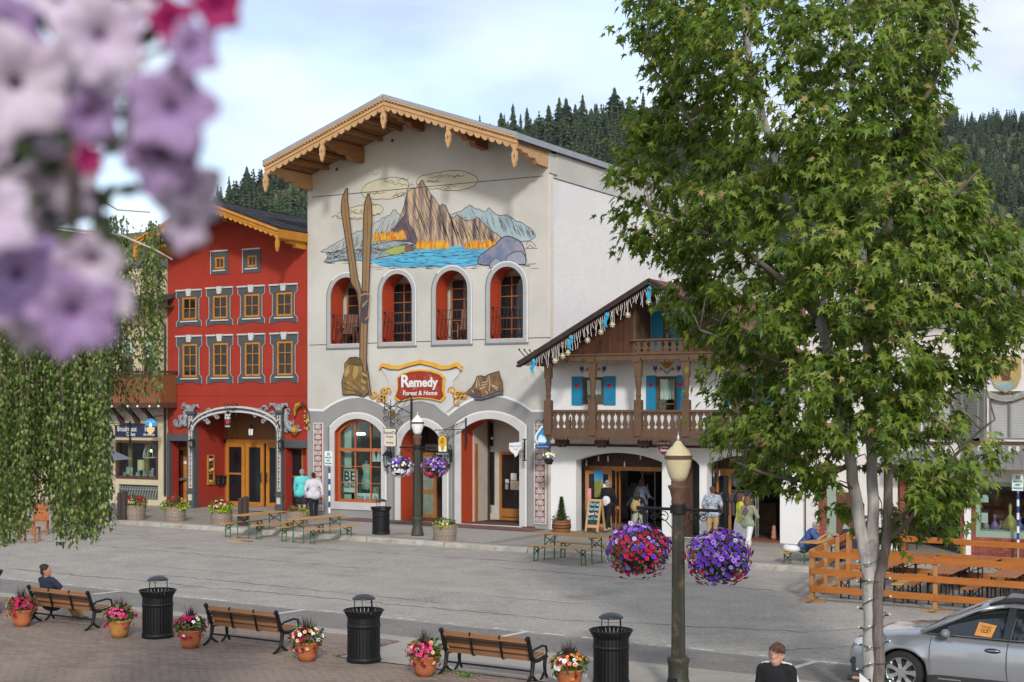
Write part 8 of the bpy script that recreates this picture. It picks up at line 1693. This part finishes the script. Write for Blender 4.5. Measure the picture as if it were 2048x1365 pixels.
for u,v,r,c_,aim in ((33,168,118,'palest',(.1,0,0)),(56,300,112,'palest',(0,0,-.2)),(205,70,95,'palest',(.3,0,.1)),(190,140,80,'palest',(.6,0,-.5)),(340,215,95,'pale_lilac',(-.1,0,.1)),(184,235,62,'pale_lilac',(.5,0,-.3)),(105,380,100,'palest',(.2,0,-.6)),(330,315,85,'pale_lilac',(.3,0,-.3)),(378,392,78,'palest',(.9,0,-.6)),(374,455,52,'palest',(1.2,0,-.5)),(35,545,100,'pale_lilac',(0,0,.2)),(180,530,70,'palest',(-.3,0,-.3)),(150,630,92,'pale_lilac',(.2,0,-.25)),(62,655,70,'palest',(-.4,0,-.5)),(437,15,52,'hot_magenta',(.2,0,0)),(345,42,52,'hot_magenta',(.5,0,.2)),(388,95,58,'pale_lilac',(.7,0,.2)),(178,318,34,'hot_magenta',(.8,0,0)),(18,50,80,'pale_lilac',(.4,0,.4)),(235,-20,80,'palest',(0,0,.4)),(120,-10,70,'palest',(.3,0,.6)),(-20,430,90,'palest',(.4,0,.2)),(225,600,50,'palest',(.6,0,-.4)),(115,205,60,'pale_lilac',(.9,0,.1))):
 dep = rp_.uniform(.92,1.12); petunia(u,v,dep,r * .92 / F_PX * dep,c_,aim)
b = MB(); dk = leafmat('basket_leaf',[(0,(.03,.05,.02)),(1,(.09,.12,.05))],transl=.2)
for i in range(260):
 u,v = rp_.uniform(-20,330),rp_.uniform(-40,640)
 if u > 250 and not (-40 < v < 330): continue
 if u > 210 and v > 420: continue
 if 205 < u < 300 and rp_.random() < .15: continue
 p = D(u,v,rp_.uniform(1.08,1.25)); a = Vector((rp_.gauss(0,1),rp_.gauss(0,1),rp_.gauss(0,1))).normalized(); s = a.orthogonal().normalized(); l_ = rp_.uniform(.018,.035); b.add([p,p + a * l_ * .5 + s * l_ * .33,p + a * l_,p + a * l_ * .5 - s * l_ * .33],[(0,1,2,3)])
b.build('foliage',dk,PB,kind='stuff')
for l_ in ([(120,-260),(150,0),(140,300),(150,500)],[(120,-260),(250,-50),(270,120),(250,300),(260,340)],[(150,480),(200,500),(240,520)],[(130,175),(190,178),(235,180)],[(120,-260),(350,-30),(420,10)]): b = MB(); b.tube([D(u,v,1.1) for u,v in l_],.0035,6); b.build('stem',mat('stem_brown_green',(.10,.085,.05)),PB)
# ---------------------------------------------------------------- silver estate car
CYn = 21.95 + .25                                     # near side of the car
cx0 = F(1697,1340,CYn + .35).x; Wd = .9; CYc = CYn + Wd
silver = mat('car_silver',(.36,.375,.40),rough=.28,metal=.6,var=.02,coat=1.0); clad = mat('car_cladding',(.03,.031,.033),rough=.6,var=.1); cglass = mat('car_glass',(.012,.016,.018),rough=.03,var=0,spec=.8); chrome = mat('car_chrome',(.6,.6,.6),rough=.15,metal=1,var=0); tyre = mat('tyre_rubber',(.018,.018,.019),rough=.8,var=.15,bump=.3); alloy = mat('alloy',(.52,.53,.54),rough=.3,metal=.8,var=.04); blackp = mat('gloss_black',(.012,.012,.014),rough=.2,var=0,spec=.6)
CAR = thing('estate_car','silver estate car with roof rails and an orange parking permit in its side window','car',(cx0,CYc,gz(cx0))); CAR.rotation_euler = (0,SLOPE,0)
WX,WR = (.93,3.67),.335
def prof(x,tab):
 for (a,c),(d,e_) in zip(tab,tab[1:]):
  if a <= x <= d: t = (x - a) / (d - a); t = t * t * (3 - 2 * t) * .5 + t * .5; return c + (e_ - c) * t
 return tab[-1][1]
topz = [(0,.62),(.04,.70),(.15,.80),(.5,.93),(1.0,1.0),(1.3,1.03),(2.5,1.02),(4.3,1.05),(4.7,.98),(4.78,.8)]; halfw = [(0,.50),(.06,.64),(.2,.76),(.5,.85),(.95,.895),(2.4,.89),(3.6,.90),(4.3,.86),(4.7,.76),(4.78,.66)]; botz = [(0,.34),(.1,.24),(.5,.2),(4.3,.22),(4.78,.36)]
xs_ = sorted(set([0,.03,.06,.1,.15,.2,.3,.4,.5] + [round(.5 + .05 * i,3) for i in range(86)])); b = MB(); prev = None
for x in xs_:
 x = min(x,4.78); w,zt,zb = prof(x,halfw),prof(x,topz),prof(x,botz); flare = 0; za = zb
 for c in WX:
  d = abs(x - c)
  if d < WR + .07: za = max(za,.335 + math.sqrt((WR + .07) ** 2 - d * d))
  if d < WR + .22: flare = max(flare,.03 * (1 - (d / (WR + .22)) ** 2))
 sh = max(za + .02,zt * .62); pt = [(w + flare - .05,za),(w + flare + .005,min(sh,za + .1)),(w + flare * .8,max(sh,za + .06)),(w - .015,max(zt - .16,za + .08)),(w - .05,zt - .05),(w - .13,zt - .005),(w * .6,zt + (.03 if x < 1.3 else 0)),(w * .3,zt + (.025 if x < 1.3 else 0)),(0,zt + (.04 if x < 1.3 else 0))]
 rg = [(x,-y,z) for y,z in pt] + [(x,y,z) for y,z in reversed(pt[:-1])]
 b.add(rg,[])
n = 17; k = len(xs_)
for i in range(k - 1):
 for j in range(n - 1): b.f.append((i * n + j,(i + 1) * n + j,(i + 1) * n + j + 1,i * n + j + 1)); b.m.append(0)
b.f += [tuple(range(n)),tuple(range((k - 1) * n,k * n))]; b.m += [0,0]; b.build('body',silver,CAR,True)
# cabin: glass shell, then roof, pillars and trim over it
gh = [(1.22,1.02,.80,1.02,.80),(1.6,1.02,.82,1.23,.74),(2.05,1.02,.83,1.46,.66),(2.4,1.02,.83,1.55,.62),(3.1,1.02,.83,1.575,.62),(3.9,1.03,.82,1.56,.61),(4.25,1.04,.80,1.50,.60),(4.62,1.04,.74,1.10,.70)]; b = MB()
for x,zb,wb,zt,wt in gh: b.add([(x,-wb,zb),(x,-(wb * .35 + wt * .65),zb + (zt - zb) * .62),(x,-wt,zt),(x,-wt * .5,zt + .03),(x,0,zt + .035),(x,wt * .5,zt + .03),(x,wt,zt),(x,wb * .35 + wt * .65,zb + (zt - zb) * .62),(x,wb,zb)],[])
for i in range(len(gh) - 1):
 for j in range(8): b.f.append((i * 9 + j,(i + 1) * 9 + j,(i + 1) * 9 + j + 1,i * 9 + j + 1)); b.m.append(0)
b.build('glasshouse',cglass,CAR,True)
b = MB(); rs = [g_ for g_ in gh if g_[0] > 2.0 and g_[0] < 4.3]
for x,zb,wb,zt,wt in rs: b.add([(x,s * wt * f,zt + q) for s,f,q in ((-1,1.05,-.05),(-1,1.02,.015),(-1,.5,.045),(0,0,.05),(1,.5,.045),(1,1.02,.015),(1,1.05,-.05))],[])
for i in range(len(rs) - 1):
 for j in range(6): b.f.append((i * 7 + j,(i + 1) * 7 + j,(i + 1) * 7 + j + 1,i * 7 + j + 1)); b.m.append(0)
b.build('roof',silver,CAR,True)
b = MB(); b.box(2.35,3.05,-.36,.36,1.6,1.626); b.build('sunroof',cglass,CAR)
for s in (-1,1):
 b = MB(); b.tube([(1.22,s * .80,1.03),(1.6,s * .765,1.235),(2.05,s * .69,1.455),(2.42,s * .655,1.535)],[.045,.04,.038,.035],8); b.build('windscreen_pillar',silver,CAR,True)
 for x,w,m_ in ((2.52,.05,blackp),(3.55,.05,blackp)): b = MB(); b.bar((x - .03,s * .842,1.03),(x + .04,s * .675,1.52),w * 2.2,.03,up=(0,1,0)); b.build('door_pillar',m_,CAR)
 b = MB(); b.tube([(1.3,s * .83,1.035),(2.5,s * .85,1.035),(4.4,s * .82,1.05)],.012,5); b.tube([(1.32,s * .815,1.07),(1.75,s * .765,1.30),(2.15,s * .70,1.47),(2.5,s * .672,1.52),(3.9,s * .662,1.525),(4.4,s * .70,1.3)],.011,5); b.build('chrome_trim',chrome,CAR)
 b = MB(); b.tube([(2.2,s * .60,1.53),(2.4,s * .60,1.60),(2.55,s * .60,1.635),(3.9,s * .59,1.635),(4.1,s * .58,1.60),(4.25,s * .57,1.52)],[.03,.045,.05,.05,.045,.03],8); rr_ = b.build('roof_rail',clad,CAR,True); b = MB(); b.tube([(2.85,s * .645,1.645),(3.5,s * .645,1.645)],.016,6); b.build('rail_strip',chrome,rr_)
 b = MB(); b.ball((1.62,s * .98,1.07),(.075,.11,.075),12); mi = b.build('wing_mirror',mat('mirror_shell',(.20,.21,.23),rough=.45,metal=.2,var=.03),CAR,True); b = MB(); b.bar((1.6,s * .82,1.03),(1.62,s * .93,1.05),.05,.06); b.build('mirror_arm',blackp,mi)
 for x0,x1 in ((1.36,2.5),(2.5,3.5)):
  d_ = MB(); ys = lambda x: s * (prof(x,halfw) + .004)
  for xx in (x0,x1): d_.tube([(xx + .02,ys(xx) - s * .05,.98),(xx,ys(xx),.80),(xx,ys(xx) + s * .003,.55),(xx + .02,ys(xx) - s * .004,.36)],.006,4)
  dr_ = d_.build('door_seam',clad,CAR); h = MB(); h.ball((x1 - .2,s * .895,.845),(.12,.012,.04),12); h.build('handle_recess',blackp,dr_,True); h = MB(); h.ball((x1 - .2,s * .912,.85),(.11,.018,.017),10); h.build('handle',chrome,dr_,True)
 b = MB(); b.cbox(1.32,3.3,s * .885 - .03,s * .885 + .03,.22,.38,.02); si = b.build('sill',clad,CAR); b = MB(); b.box(1.5,1.85,s * .885 - .035,s * .885 + .035,.31,.335); b.build('sill_strip',chrome,si)
 b = MB(); b.ball((.26,s * .64,.745),(.20,.13,.085),14,0,Matrix.Rotation(s * .62,3,'Z')); hl = b.build('headlight',mat('headlight_clear',(.62,.68,.66),rough=.08,var=.15,scale=9,spec=.8),CAR,True); b = MB(); b.ball((.37,s * .725,.75),(.085,.05,.045),10,0,Matrix.Rotation(s * .5,3,'Z')); b.build('indicator',mat('indicator_orange',(.75,.18,.01),rough=.15),hl,True)
 b = MB(); b.ball((.125,s * .62,.42),(.06,.10,.06),12,0,Matrix.Rotation(s * .6,3,'Z')); fl_ = b.build('fog_lamp',blackp,CAR,True); b = MB(); b.ball((.085,s * .63,.425),(.035,.06,.04),10); b.build('lens',MATS['headlight_clear'],fl_,True)
 for c in WX:
  y = s * .80; w_ = thing('wheel','','',(c,y,.335)); del w_['label'],w_['category']; w_.parent = CAR; sd = s
  def rot_(mb): mb.v = [(p[0],p[2],p[1]) for p in mb.v]; return mb
  b = MB(); b.lathe([(.225,-.1),(.30,-.105),(.33,-.08),(.335,0),(.33,.08),(.30,.105),(.225,.1)],36,cap=False); rot_(b).build('tyre',tyre,w_,True)
  b = MB(); b.lathe([(.225,sd * .1),(.235,sd * .105),(.22,sd * .08),(.2,sd * .0)],32,cap=False); b.lathe([(.0,sd * .085),(.05,sd * .085),(.07,sd * .06)],16,cap=False)
  for q in range(7):
   a = q * 2 * PI / 7; ca,sa = math.cos(a),math.sin(a); pp_ = lambda r_,t: (r_ * ca - t * sa,r_ * sa + t * ca); vv = []
   for r_,t,z in ((.04,.03,.085),(.13,.028,.078),(.225,.05,.09)):
    for tt in (-t,t): x_,z_ = pp_(r_,tt); vv.append((x_,z_,sd * z))
   b.add(vv,[(0,1,3,2),(2,3,5,4)])
  rot_(b).build('rim',alloy,w_); b = MB(); b.lathe([(0,sd * .02),(.21,sd * .02)],24,cap=False); rot_(b).build('brake_disc',clad,w_)
b = MB(); b.cbox(.03,.2,-.5,.5,.2,.34,.03); b.build('bumper',clad,CAR); b = MB(); b.box(1.2,1.34,-.74,.74,1.02,1.06); b.box(1.25,1.3,-.5,.1,1.065,1.08); b.build('wiper_cowl',clad,CAR)
b = MB(); b.box(0.1,4.6,-.74,.74,.25,.5); b.build('underbody',clad,CAR)
pq = [(2.02,-.806,1.06),(2.27,-.806,1.045),(2.34,-.752,1.235),(2.08,-.752,1.275)]; b = MB(); b.add([(x,y - .022,z) for x,y,z in pq],[(0,1,2,3)]); pmt = b.build('permit',mat('permit_orange',(.62,.27,.06),var=.12,scale=9),CAR)
b = MB()
for z_,w_ in ((.8,.7),(.7,.5),(.32,.4)):
 for k in range(9): t = .5 - w_ / 2 + w_ * k / 9; P_ = lambda t,q: Vector(pq[0]).lerp(Vector(pq[1]),t).lerp(Vector(pq[3]).lerp(Vector(pq[2]),t),q) - Vector((0,.025,0)); b.tube([P_(t,z_ - .03),P_(t + .03,z_ + .03)],.004,3)
for k in range(3): c_ = Vector(pq[0]).lerp(Vector(pq[2]),.5) + Vector((-.05 + .05 * k,-.028,-.01)); b.tube([c_ + Vector((.02 * math.cos(a),0,.035 * math.sin(a))) for a in np.linspace(0,6.28,10)],.004,3)
b.build('lettering',ink,pmt)
for o in kids(CAR):
 if not o.name.startswith('wheel'): o.scale.z = .945
# handlebar end at the bottom edge
p = G(1700,1400); t = thing('handlebar','dark handlebar with tan grip and white label below the car bumper','bicycle',(F(1712,1356,20.6).x,20.6,gz(-6))); zz = F(1712,1356,20.6).z - t.location.z; b = MB(); b.tube([(-.12,0,zz),(-.05,0,zz)],.045,10); b.tube([(.28,0,0),(.2,0,zz)],.02,8); b.build('stem',clad,t); b = MB(); b.tube([(-.05,0,zz),(.12,0,zz)],.022,8); b.build('grip',mat('grip_tan',(.5,.28,.17)),t); b = MB(); b.poly([(.06,zz - .12),(.06,zz + .08),(.24,zz - .06),(.2,zz - .14)],-.03,-.02); b.build('label_plate',white,t)
# ---------------------------------------------------------------- people
skin = mat('skin_light',(.50,.27,.19),rough=.55,var=.06,scale=8); skin2 = mat('skin_tan',(.40,.19,.12),rough=.55,var=.06,scale=8)
def cl(n,c,**k): return mat('cloth_' + n,c,rough=.9,bump=.6,bscale=9,**k)
def person(label,loc,face,h,hands,feet,top,bot,hair,sk=skin,sit=None,lean=0.0,turn=0.0,sleeve=1.0,leg=1.0,girth=1.0,shoe=None,skirt=False,hairkind='short',group=None,head_drop=0.0,hs=1.0):
 """hands/feet: (left, right) targets in body space (x right, y forward, z up) as fractions of the height"""
 t = thing('person',label,'person',loc,face); V3 = lambda x,y,z: Vector((x,y,z)) * h; hz = .53 if sit is None else (sit + .085) / h
 sp = lambda z,y=0.0: V3(0,math.sin(lean) * (z - .53) + y,hz + (z - .53) * math.cos(lean)); ch,nk,hd = sp(.735),sp(.845),sp(.925,.012 - .03 * head_drop); hd.z -= head_drop * .05 * h; g = girth
 body,tp,bt,sh = MB(),MB(),MB(),MB(); hip = V3(0,0,hz); w_ = sp(.63)
 def torso(m,e): m.caps(hip,w_,(.078 * g + e) * h,(.07 * g + e) * h); m.ball(ch,((.105 * g + e) * h,(.068 * g + e) * h,(.115 + e) * h),16,0,Matrix.Rotation(-lean,3,'X')); m.ball(w_.lerp(hip,.5),((.085 * g + e) * h,(.066 * g + e) * h,(.10 + e) * h),14); m.caps(sp(.80) + V3(-.085,0,0),sp(.80) + V3(.085,0,0),(.042 + e) * h,(.042 + e) * h)
 torso(body,0); torso(tp,.010); body.caps(nk - V3(0,0,.03),hd,.033 * h,.03 * h); Rt = Matrix.Rotation(-turn,3,'Z'); hr = lambda x,y,z: hd + Rt @ V3(x,y,z) * hs
 body.ball(hd,(.045 * h * hs,.055 * h * hs,.062 * h * hs),16,0,Rt); body.ball(hr(0,.018,-.03),(.034 * h * hs,.036 * h * hs,.036 * h * hs),12,0,Rt); body.ball(hr(0,.058,-.006),(.008 * h * hs,.012 * h * hs,.014 * h * hs),8); body.ball(hr(0,.05,-.034),(.014 * h * hs,.008 * h * hs,.006 * h * hs),8)
 for s in (-1,1): body.ball(hr(s * .046,-.004,-.004),(.007 * h * hs,.012 * h * hs,.017 * h * hs),8)
 ex = MB()
 for i,s in ((0,-1),(1,1)):
  S = sp(.80) + V3(s * .112 * g ** .5,0,0); H_ = V3(*hands[i]); d = H_ - S; L1,L2 = .175 * h,.155 * h; dl = min(d.length,(L1 + L2) * .995); dn = d.normalized(); H_ = S + dn * dl; a = (L1 * L1 - L2 * L2 + dl * dl) / (2 * dl); hh = math.sqrt(max(0,L1 * L1 - a * a)); bend = Vector((s * .6,-1,-.3)); bend = (bend - dn * bend.dot(dn)).normalized(); E = S + dn * a + bend * hh
  body.caps(S,E,.030 * h,.024 * h); body.caps(E,H_,.024 * h,.016 * h); f = (H_ - E).normalized(); sd = f.cross(Vector((0,1,.2))).normalized(); ex.caps(H_,H_ + f * .045 * h,.016 * h,.017 * h,8)
  for q in range(4): k0 = H_ + f * .05 * h + sd * (q - 1.5) * .0105 * h; l_ = (.036,.042,.04,.03)[q] * h; k1 = k0 + (f + Vector((0,.35,0))).normalized() * l_ * .55; ex.tube([k0 - f * .012 * h,k0,k1,k1 + (f * .6 + Vector((0,.8,0))).normalized() * l_ * .45],[.0055 * h,.0055 * h,.005 * h,.004 * h],6)
  ex.tube([H_ + f * .012 * h,H_ + f * .03 * h + Vector((0,.02 * h,0)) - sd * .014 * h,H_ + f * .052 * h + Vector((0,.03 * h,0)) - sd * .012 * h],[.008 * h,.007 * h,.005 * h],6)
  if sleeve > 0:
   if sleeve < .5: tp.caps(S,S.lerp(E,sleeve * 2),.042 * h,.040 * h)
   else: tp.caps(S,E,.040 * h,.034 * h); tp.caps(E,E.lerp(H_,sleeve * 2 - 1.06),.034 * h,.027 * h)
  Hj = hip + V3(s * .052 * g,0,0); A = V3(*feet[i]); d = A - Hj; L1,L2 = .245 * h,.235 * h; dl = min(d.length,(L1 + L2) * .998); dn = d.normalized(); A = Hj + dn * dl; a = (L1 * L1 - L2 * L2 + dl * dl) / (2 * dl); hh = math.sqrt(max(0,L1 * L1 - a * a)); bend = Vector((0,1,.1)); bend = (bend - dn * bend.dot(dn)).normalized(); K = Hj + dn * a + bend * hh
  body.caps(Hj,K,.056 * g * h,.034 * h); body.caps(K,A,.034 * h,.020 * h)
  if leg <= .5: bt.caps(Hj,Hj.lerp(K,leg * 2),.072 * g * h,.060 * g * h)
  else: bt.caps(Hj,K,.068 * g * h,.046 * h); bt.caps(K,K.lerp(A,leg * 2 - 1.0),.046 * h,(.036 if leg > .9 else .05) * h)
  so = MB(); so.caps(A + V3(0,-.018,-.022),A + V3(0,.055,-.03),.021 * h,.018 * h); so.caps(A + V3(0,.05,-.03),A + V3(0,.09,-.034),.019 * h,.014 * h); soft(so,'shoe',shoe or cl('shoe_dark',(.03,.03,.032)),t,.012,2)
 bt.ball(hip,(.098 * g * h,.082 * g * h,.085 * h),14)
 if skirt: bt.lathe([(.09 * h,(hz + .03) * h),(.11 * h,(hz - .08) * h),(.13 * h,(hz - skirt) * h),(.11 * h,(hz - skirt - .005) * h)],18)
 tp.ball(hip + V3(0,0,.02),(.10 * g * h,.083 * g * h,.085 * h),14); tp.caps(hip + V3(-.045 * g,0,-.02),hip + V3(.045 * g,0,-.02),.086 * g * h,.086 * g * h); soft(body,'body',sk,t,.0085 * h,3,ex); soft(tp,'top',top,t,.011 * h,4); soft(bt,'trousers' if not skirt else 'skirt',bot,t,.011 * h,4); hb = MB()
 if hairkind == 'short': hb.ball(hr(0,-.010,.014),(.050 * h * hs,.054 * h * hs,.058 * h * hs),14,0,Rt); hb.ball(hr(0,-.028,-.012),(.044 * h * hs,.036 * h * hs,.045 * h * hs),12,0,Rt)
 elif hairkind == 'bob':
  hb.ball(hr(0,-.008,.016),(.055 * h * hs,.058 * h * hs,.058 * h * hs),14,0,Rt); hb.caps(hr(0,-.022,.0),hr(0,-.03,-.062),.052 * h * hs,.05 * h * hs)
  for s in (-1,1): hb.caps(hr(s * .045,.0,.0),hr(s * .042,.0,-.06),.018 * h * hs,.02 * h * hs)
 for i in range(46): a = R.uniform(0,6.3); e_ = R.uniform(.1,1.4); hb.ball(hr(.046 * math.cos(a) * math.cos(e_),-.012 + .05 * math.sin(a) * math.cos(e_) - .01,.014 + .052 * math.sin(e_)),.011 * h * hs,6)
 soft(hb,'hair',hair,t,.0075 * h,1); t['hd'] = [hd.x,hd.y,hd.z]; return t,hr
def hx(n,c): return mat('hair_' + n,c,rough=.75,col2=tuple(q * .55 for q in c),scale=30,bump=.5,bscale=70)
stand = ((-.065,0,.045),(.065,0,.045)); arms = ((-.15,.03,.47),(.15,.03,.47)); walkf = ((-.05,.13,.05),(.05,-.13,.06)); hbr,hgr,hdk = hx('brown',(.12,.06,.03)),hx('grey',(.34,.32,.30)),hx('dark',(.035,.022,.016)); white_sh = cl('shoe_white',(.6,.58,.52)); khaki = cl('khaki',(.40,.27,.13),var=.08); navy_t = cl('navy',(.018,.024,.045)); blacc = cl('black',(.012,.012,.014)); whitec = cl('white',(.66,.65,.64),var=.05)
px = F(99,1200,19.8).x; person('man in a navy t-shirt seated on the leftmost bench, seen from behind',(px,19.86,by(px)),rad(-6),1.62,((-.16,.2,.36),(.19,.17,.36)),((-.03,.36,.045),(.12,.34,.045)),navy_t,khaki,hdk,skin2,sit=.32,lean=-.24,turn=rad(55),sleeve=.3,girth=1.15,hs=1.14,shoe=cl('shoe_grey',(.10,.10,.09)))
p = G(604,1036,.15); person('man in a bright teal hoodie and dark shorts walking on the far sidewalk',p,rad(35),1.80,((-.15,.10,.48),(.17,-.06,.47)),walkf,cl('teal',(.10,.55,.52),var=.08),cl('dark_shorts',(.025,.028,.034)),hgr,sleeve=.95,leg=.42,girth=1.2,shoe=cl('shoe_lime',(.3,.5,.05)))
p = G(627,1038,.15); person('woman in a pale sweater and black leggings behind the teal hoodie',p,rad(40),1.70,((-.17,.08,.50),(.19,-.08,.50)),((-.04,-.12,.06),(.05,.12,.05)),cl('pale_lilac',(.56,.53,.57),var=.05),blacc,hdk,sleeve=.97,girth=1.25,shoe=cl('shoe_pink',(.55,.08,.2)))
p = G(1222,1062,.17); t,_ = person('grey haired woman in a black jacket with white back panel entering the left shop arch',(p.x,42.9,gz(p.x) + .18),rad(-8),1.72,((-.15,.05,.48),(.17,.09,.47)),walkf,blacc,cl('black_trousers',(.013,.014,.018)),hgr,sleeve=.97,girth=1.05,shoe=white_sh); q = MB(); q.ball((0,-.085,.99),(.155,.085,.22),16); q.build('white_panel',whitec,t,True)
x = F(1284,1000,44.3).x; person('brown haired person in a grey blue hoodie inside the left shop arch',(x,44.3,gz(x) + .18),rad(-20),1.74,((-.15,.15,.62),(.15,.15,.6)),stand,cl('grey_blue',(.20,.24,.33),var=.08),navy_t,hbr,sleeve=.95,hairkind='bob')
x = F(1277,1050,42.2).x; t,_ = person('dark haired person in black with a tan rucksack before the left shop arch',(x,42.1,gz(x) + .16),rad(12),1.50,((-.19,.12,.62),(.2,.05,.55)),stand,blacc,cl('camo',(.20,.22,.13),col2=(.42,.40,.32),scale=12),hx('dark_brown',(.06,.03,.02)),sleeve=.9,skirt=.3,hairkind='bob'); q = MB(); q.ball((0,-.2,.98),(.17,.11,.2),14); q.ball((0,-.27,.9),(.12,.08,.1),12); soft(q,'rucksack',cl('tan_canvas',(.34,.24,.10),var=.12),t,.014,2); q = MB(); q.tube([(-.1,-.16,1.1),(-.1,-.02,1.24),(-.1,.1,1.1)],.022,6); q.tube([(.1,-.16,1.1),(.1,-.02,1.24),(.1,.1,1.1)],.022,6); q.build('strap',MATS['cloth_tan_canvas'],t)
p = G(1425,1084,.15); person('man in a blue patterned shirt and khaki trousers with hands on hips',p,rad(15),1.75,((-.13,.05,.53),(.13,.05,.53)),stand,mat('cloth_pattern',(.55,.58,.60),rough=.9,col2=(.05,.09,.17),scale=16),khaki,hbr,skin2,sleeve=.4,girth=1.1)
p = G(1496,1107,.15); t,_ = person('woman in a sage jacket with a bright patch and white cropped trousers',p,rad(-12),1.66,((-.14,.06,.5),(.10,.12,.72)),walkf,cl('sage',(.22,.25,.165),var=.08),whitec,hx('auburn',(.20,.10,.05)),sleeve=.95,leg=.8,hairkind='bob',shoe=cl('shoe_cream',(.55,.47,.3))); q = MB(); q.poly([(0,-.15),(.1,0),(0,.15),(-.1,0)],-.015,.0); o = q.build('patch',mat('patch_weave',(.30,.12,.12),col2=(.03,.03,.05),scale=28),t,loc=(.0,-.128,1.24))
x = F(1483,1060,40.3).x; person('woman in a yellow top raising one hand, half hidden behind the sage jacket',(x,40.2,gz(x) + .15),rad(-60),1.68,((-.1,.16,.88),(.14,.05,.5)),stand,cl('yellow',(.55,.55,.04)),cl('pale_skirt',(.62,.60,.68)),hbr,sleeve=.35,skirt=.33,hairkind='bob')
x = F(1606,1130,q0.y + .75).x; t,hr = person('grey haired man in a blue shirt and sunglasses leaning over the beer table',(q0.x - .3,q0.y + .95,gz(q0.x)),rad(-78),1.78,((-.10,.30,.50),(.12,.34,.50)),((-.08,.22,.045),(.08,.26,.045)),cl('blue',(.055,.10,.26),var=.12),cl('jeans',(.05,.075,.14)),hgr,skin2,sit=.47,lean=.55,sleeve=.42,girth=1.12,head_drop=.6); q = MB()
for s in (-1,1): q.ball(hr(s * .02,.052,.008),(.028,.014,.02),8); q.bar(hr(s * .045,.045,.01),hr(s * .05,-.005,.008),.012,.01)
q.build('sunglasses',iron,t); q = MB(); q.ball((0,0,.1),(.24,.17,.11),12); q.ball((-.15,.06,.13),(.12,.12,.08),10); p = Vector((q0.x - .3,q0.y - .05,gz(q0.x) + .46)); o = q.build('plastic_bag',whitec,None,True,loc=p); tag(o,'crumpled white bag on the bench beside the man in blue','bag')
person('person with long grey hair seated across from the man in blue',(q0.x + .98,q0.y + 1.3,gz(q0.x)),rad(82),1.66,((-.1,.28,.50),(.1,.28,.5)),((-.07,.22,.045),(.07,.24,.045)),cl('dark_plum',(.03,.025,.04)),navy_t,hx('silver',(.40,.39,.38)),sit=.47,lean=.35,hairkind='bob',head_drop=.4)
c = D(1553,1326,17.0); bh = 1.60; bg = gz(c.x) + .045; t,hr = person('boy with glasses in a black jacket with white shoulder stripes at the bottom edge',(c.x,c.y,bg),rad(188),bh,arms,stand,blacc,cl('jeans',(.05,.075,.14)),hx('boy_brown',(.11,.052,.028)),mat('skin_boy',(.56,.31,.22),rough=.5,var=.05),turn=rad(8),sleeve=.97,head_drop=.35,hs=1.22); e1 = mat('eye_white',(.7,.7,.68),var=0,rough=.3); e2 = mat('eye_dark',(.03,.018,.012),var=0,rough=.2)
for s in (-1,1):
 q = MB(); q.ball(hr(s * .017,.0465,.006),(.011,.009,.006),8); q.build('eye',e1,t,True); q = MB(); q.ball(hr(s * .017,.0505,.005),(.0055,.004,.0055),8); q.build('iris',e2,t,True); q = MB(); q.tube([hr(s * .007,.053,.017),hr(s * .018,.052,.021),hr(s * .03,.045,.017)],.0032,5); q.build('eyebrow',MATS['hair_boy_brown'],t)
 q = MB(); q.tube([hr(s * .019 + .0135 * math.cos(a),.060 - .004 * abs(math.cos(a)),.004 + .011 * math.sin(a)) for a in np.linspace(0,2 * PI,13)[:-1]],.0022,4,closed=True); q.tube([hr(s * .0325,.056,.007),hr(s * .05,.0,.005)],.0022,4); q.tube([hr(0,.063,.007),hr(s * .006,.061,.006)],.0022,4); q.build('glasses',mat('glasses_frame',(.16,.04,.03),rough=.3),t)
 q = MB(); q.tube([(s * .045,-.005,.857 * bh),(s * .10,-.004,.848 * bh),(s * .165,-.004,.838 * bh),(s * .212,-.004,.80 * bh),(s * .245,.0,.73 * bh),(s * .262,.005,.66 * bh)],[.018,.02,.021,.022,.022,.02],6); q.build('white_stripe',whitec,t,True)
q = MB(); q.tube([hr(-.014,.048,-.037),hr(0,.0535,-.036),hr(.014,.048,-.037)],[.0022,.005,.0022],6); q.build('lips',mat('lips',(.38,.13,.10),rough=.5),t,True); q = MB(); q.lathe([(.066,.835 * bh),(.062,.862 * bh),(.056,.862 * bh),(.06,.83 * bh)],18,(0,.0,0),sy=1.1); q.build('collar',blacc,t,True); q = MB(); q.bar((0,.118,.6 * bh),(0,.095,.82 * bh),.008,.006); q.build('zip',iron,t)
q = MB()
for i in range(26): a = R.uniform(-1.3,1.3); q.caps(hr(.035 * math.sin(a),.025 + .02 * math.cos(a),.05),hr(.046 * math.sin(a) - .008,.046 * math.cos(a) + .006,.028 - R.uniform(0,.012)),.0075,.003,6)
q.build('fringe',MATS['hair_boy_brown'],t,True)
hzm = bpy.data.materials.new('haze_air'); hzm.use_nodes = True; n_ = hzm.node_tree.nodes; n_.remove(n_['Principled BSDF']); pv_ = n_.new('ShaderNodeVolumePrincipled'); pv_.inputs['Color'].default_value = (.82,.9,1,1); pv_.inputs['Density'].default_value = .00005; hzm.node_tree.links.new(pv_.outputs[0],n_['Material Output'].inputs['Volume'])
b = MB(); b.box(-1500,1500,-150,1700,-11,260); hzo = b.build('haze',hzm,None,kind='stuff')
flush()
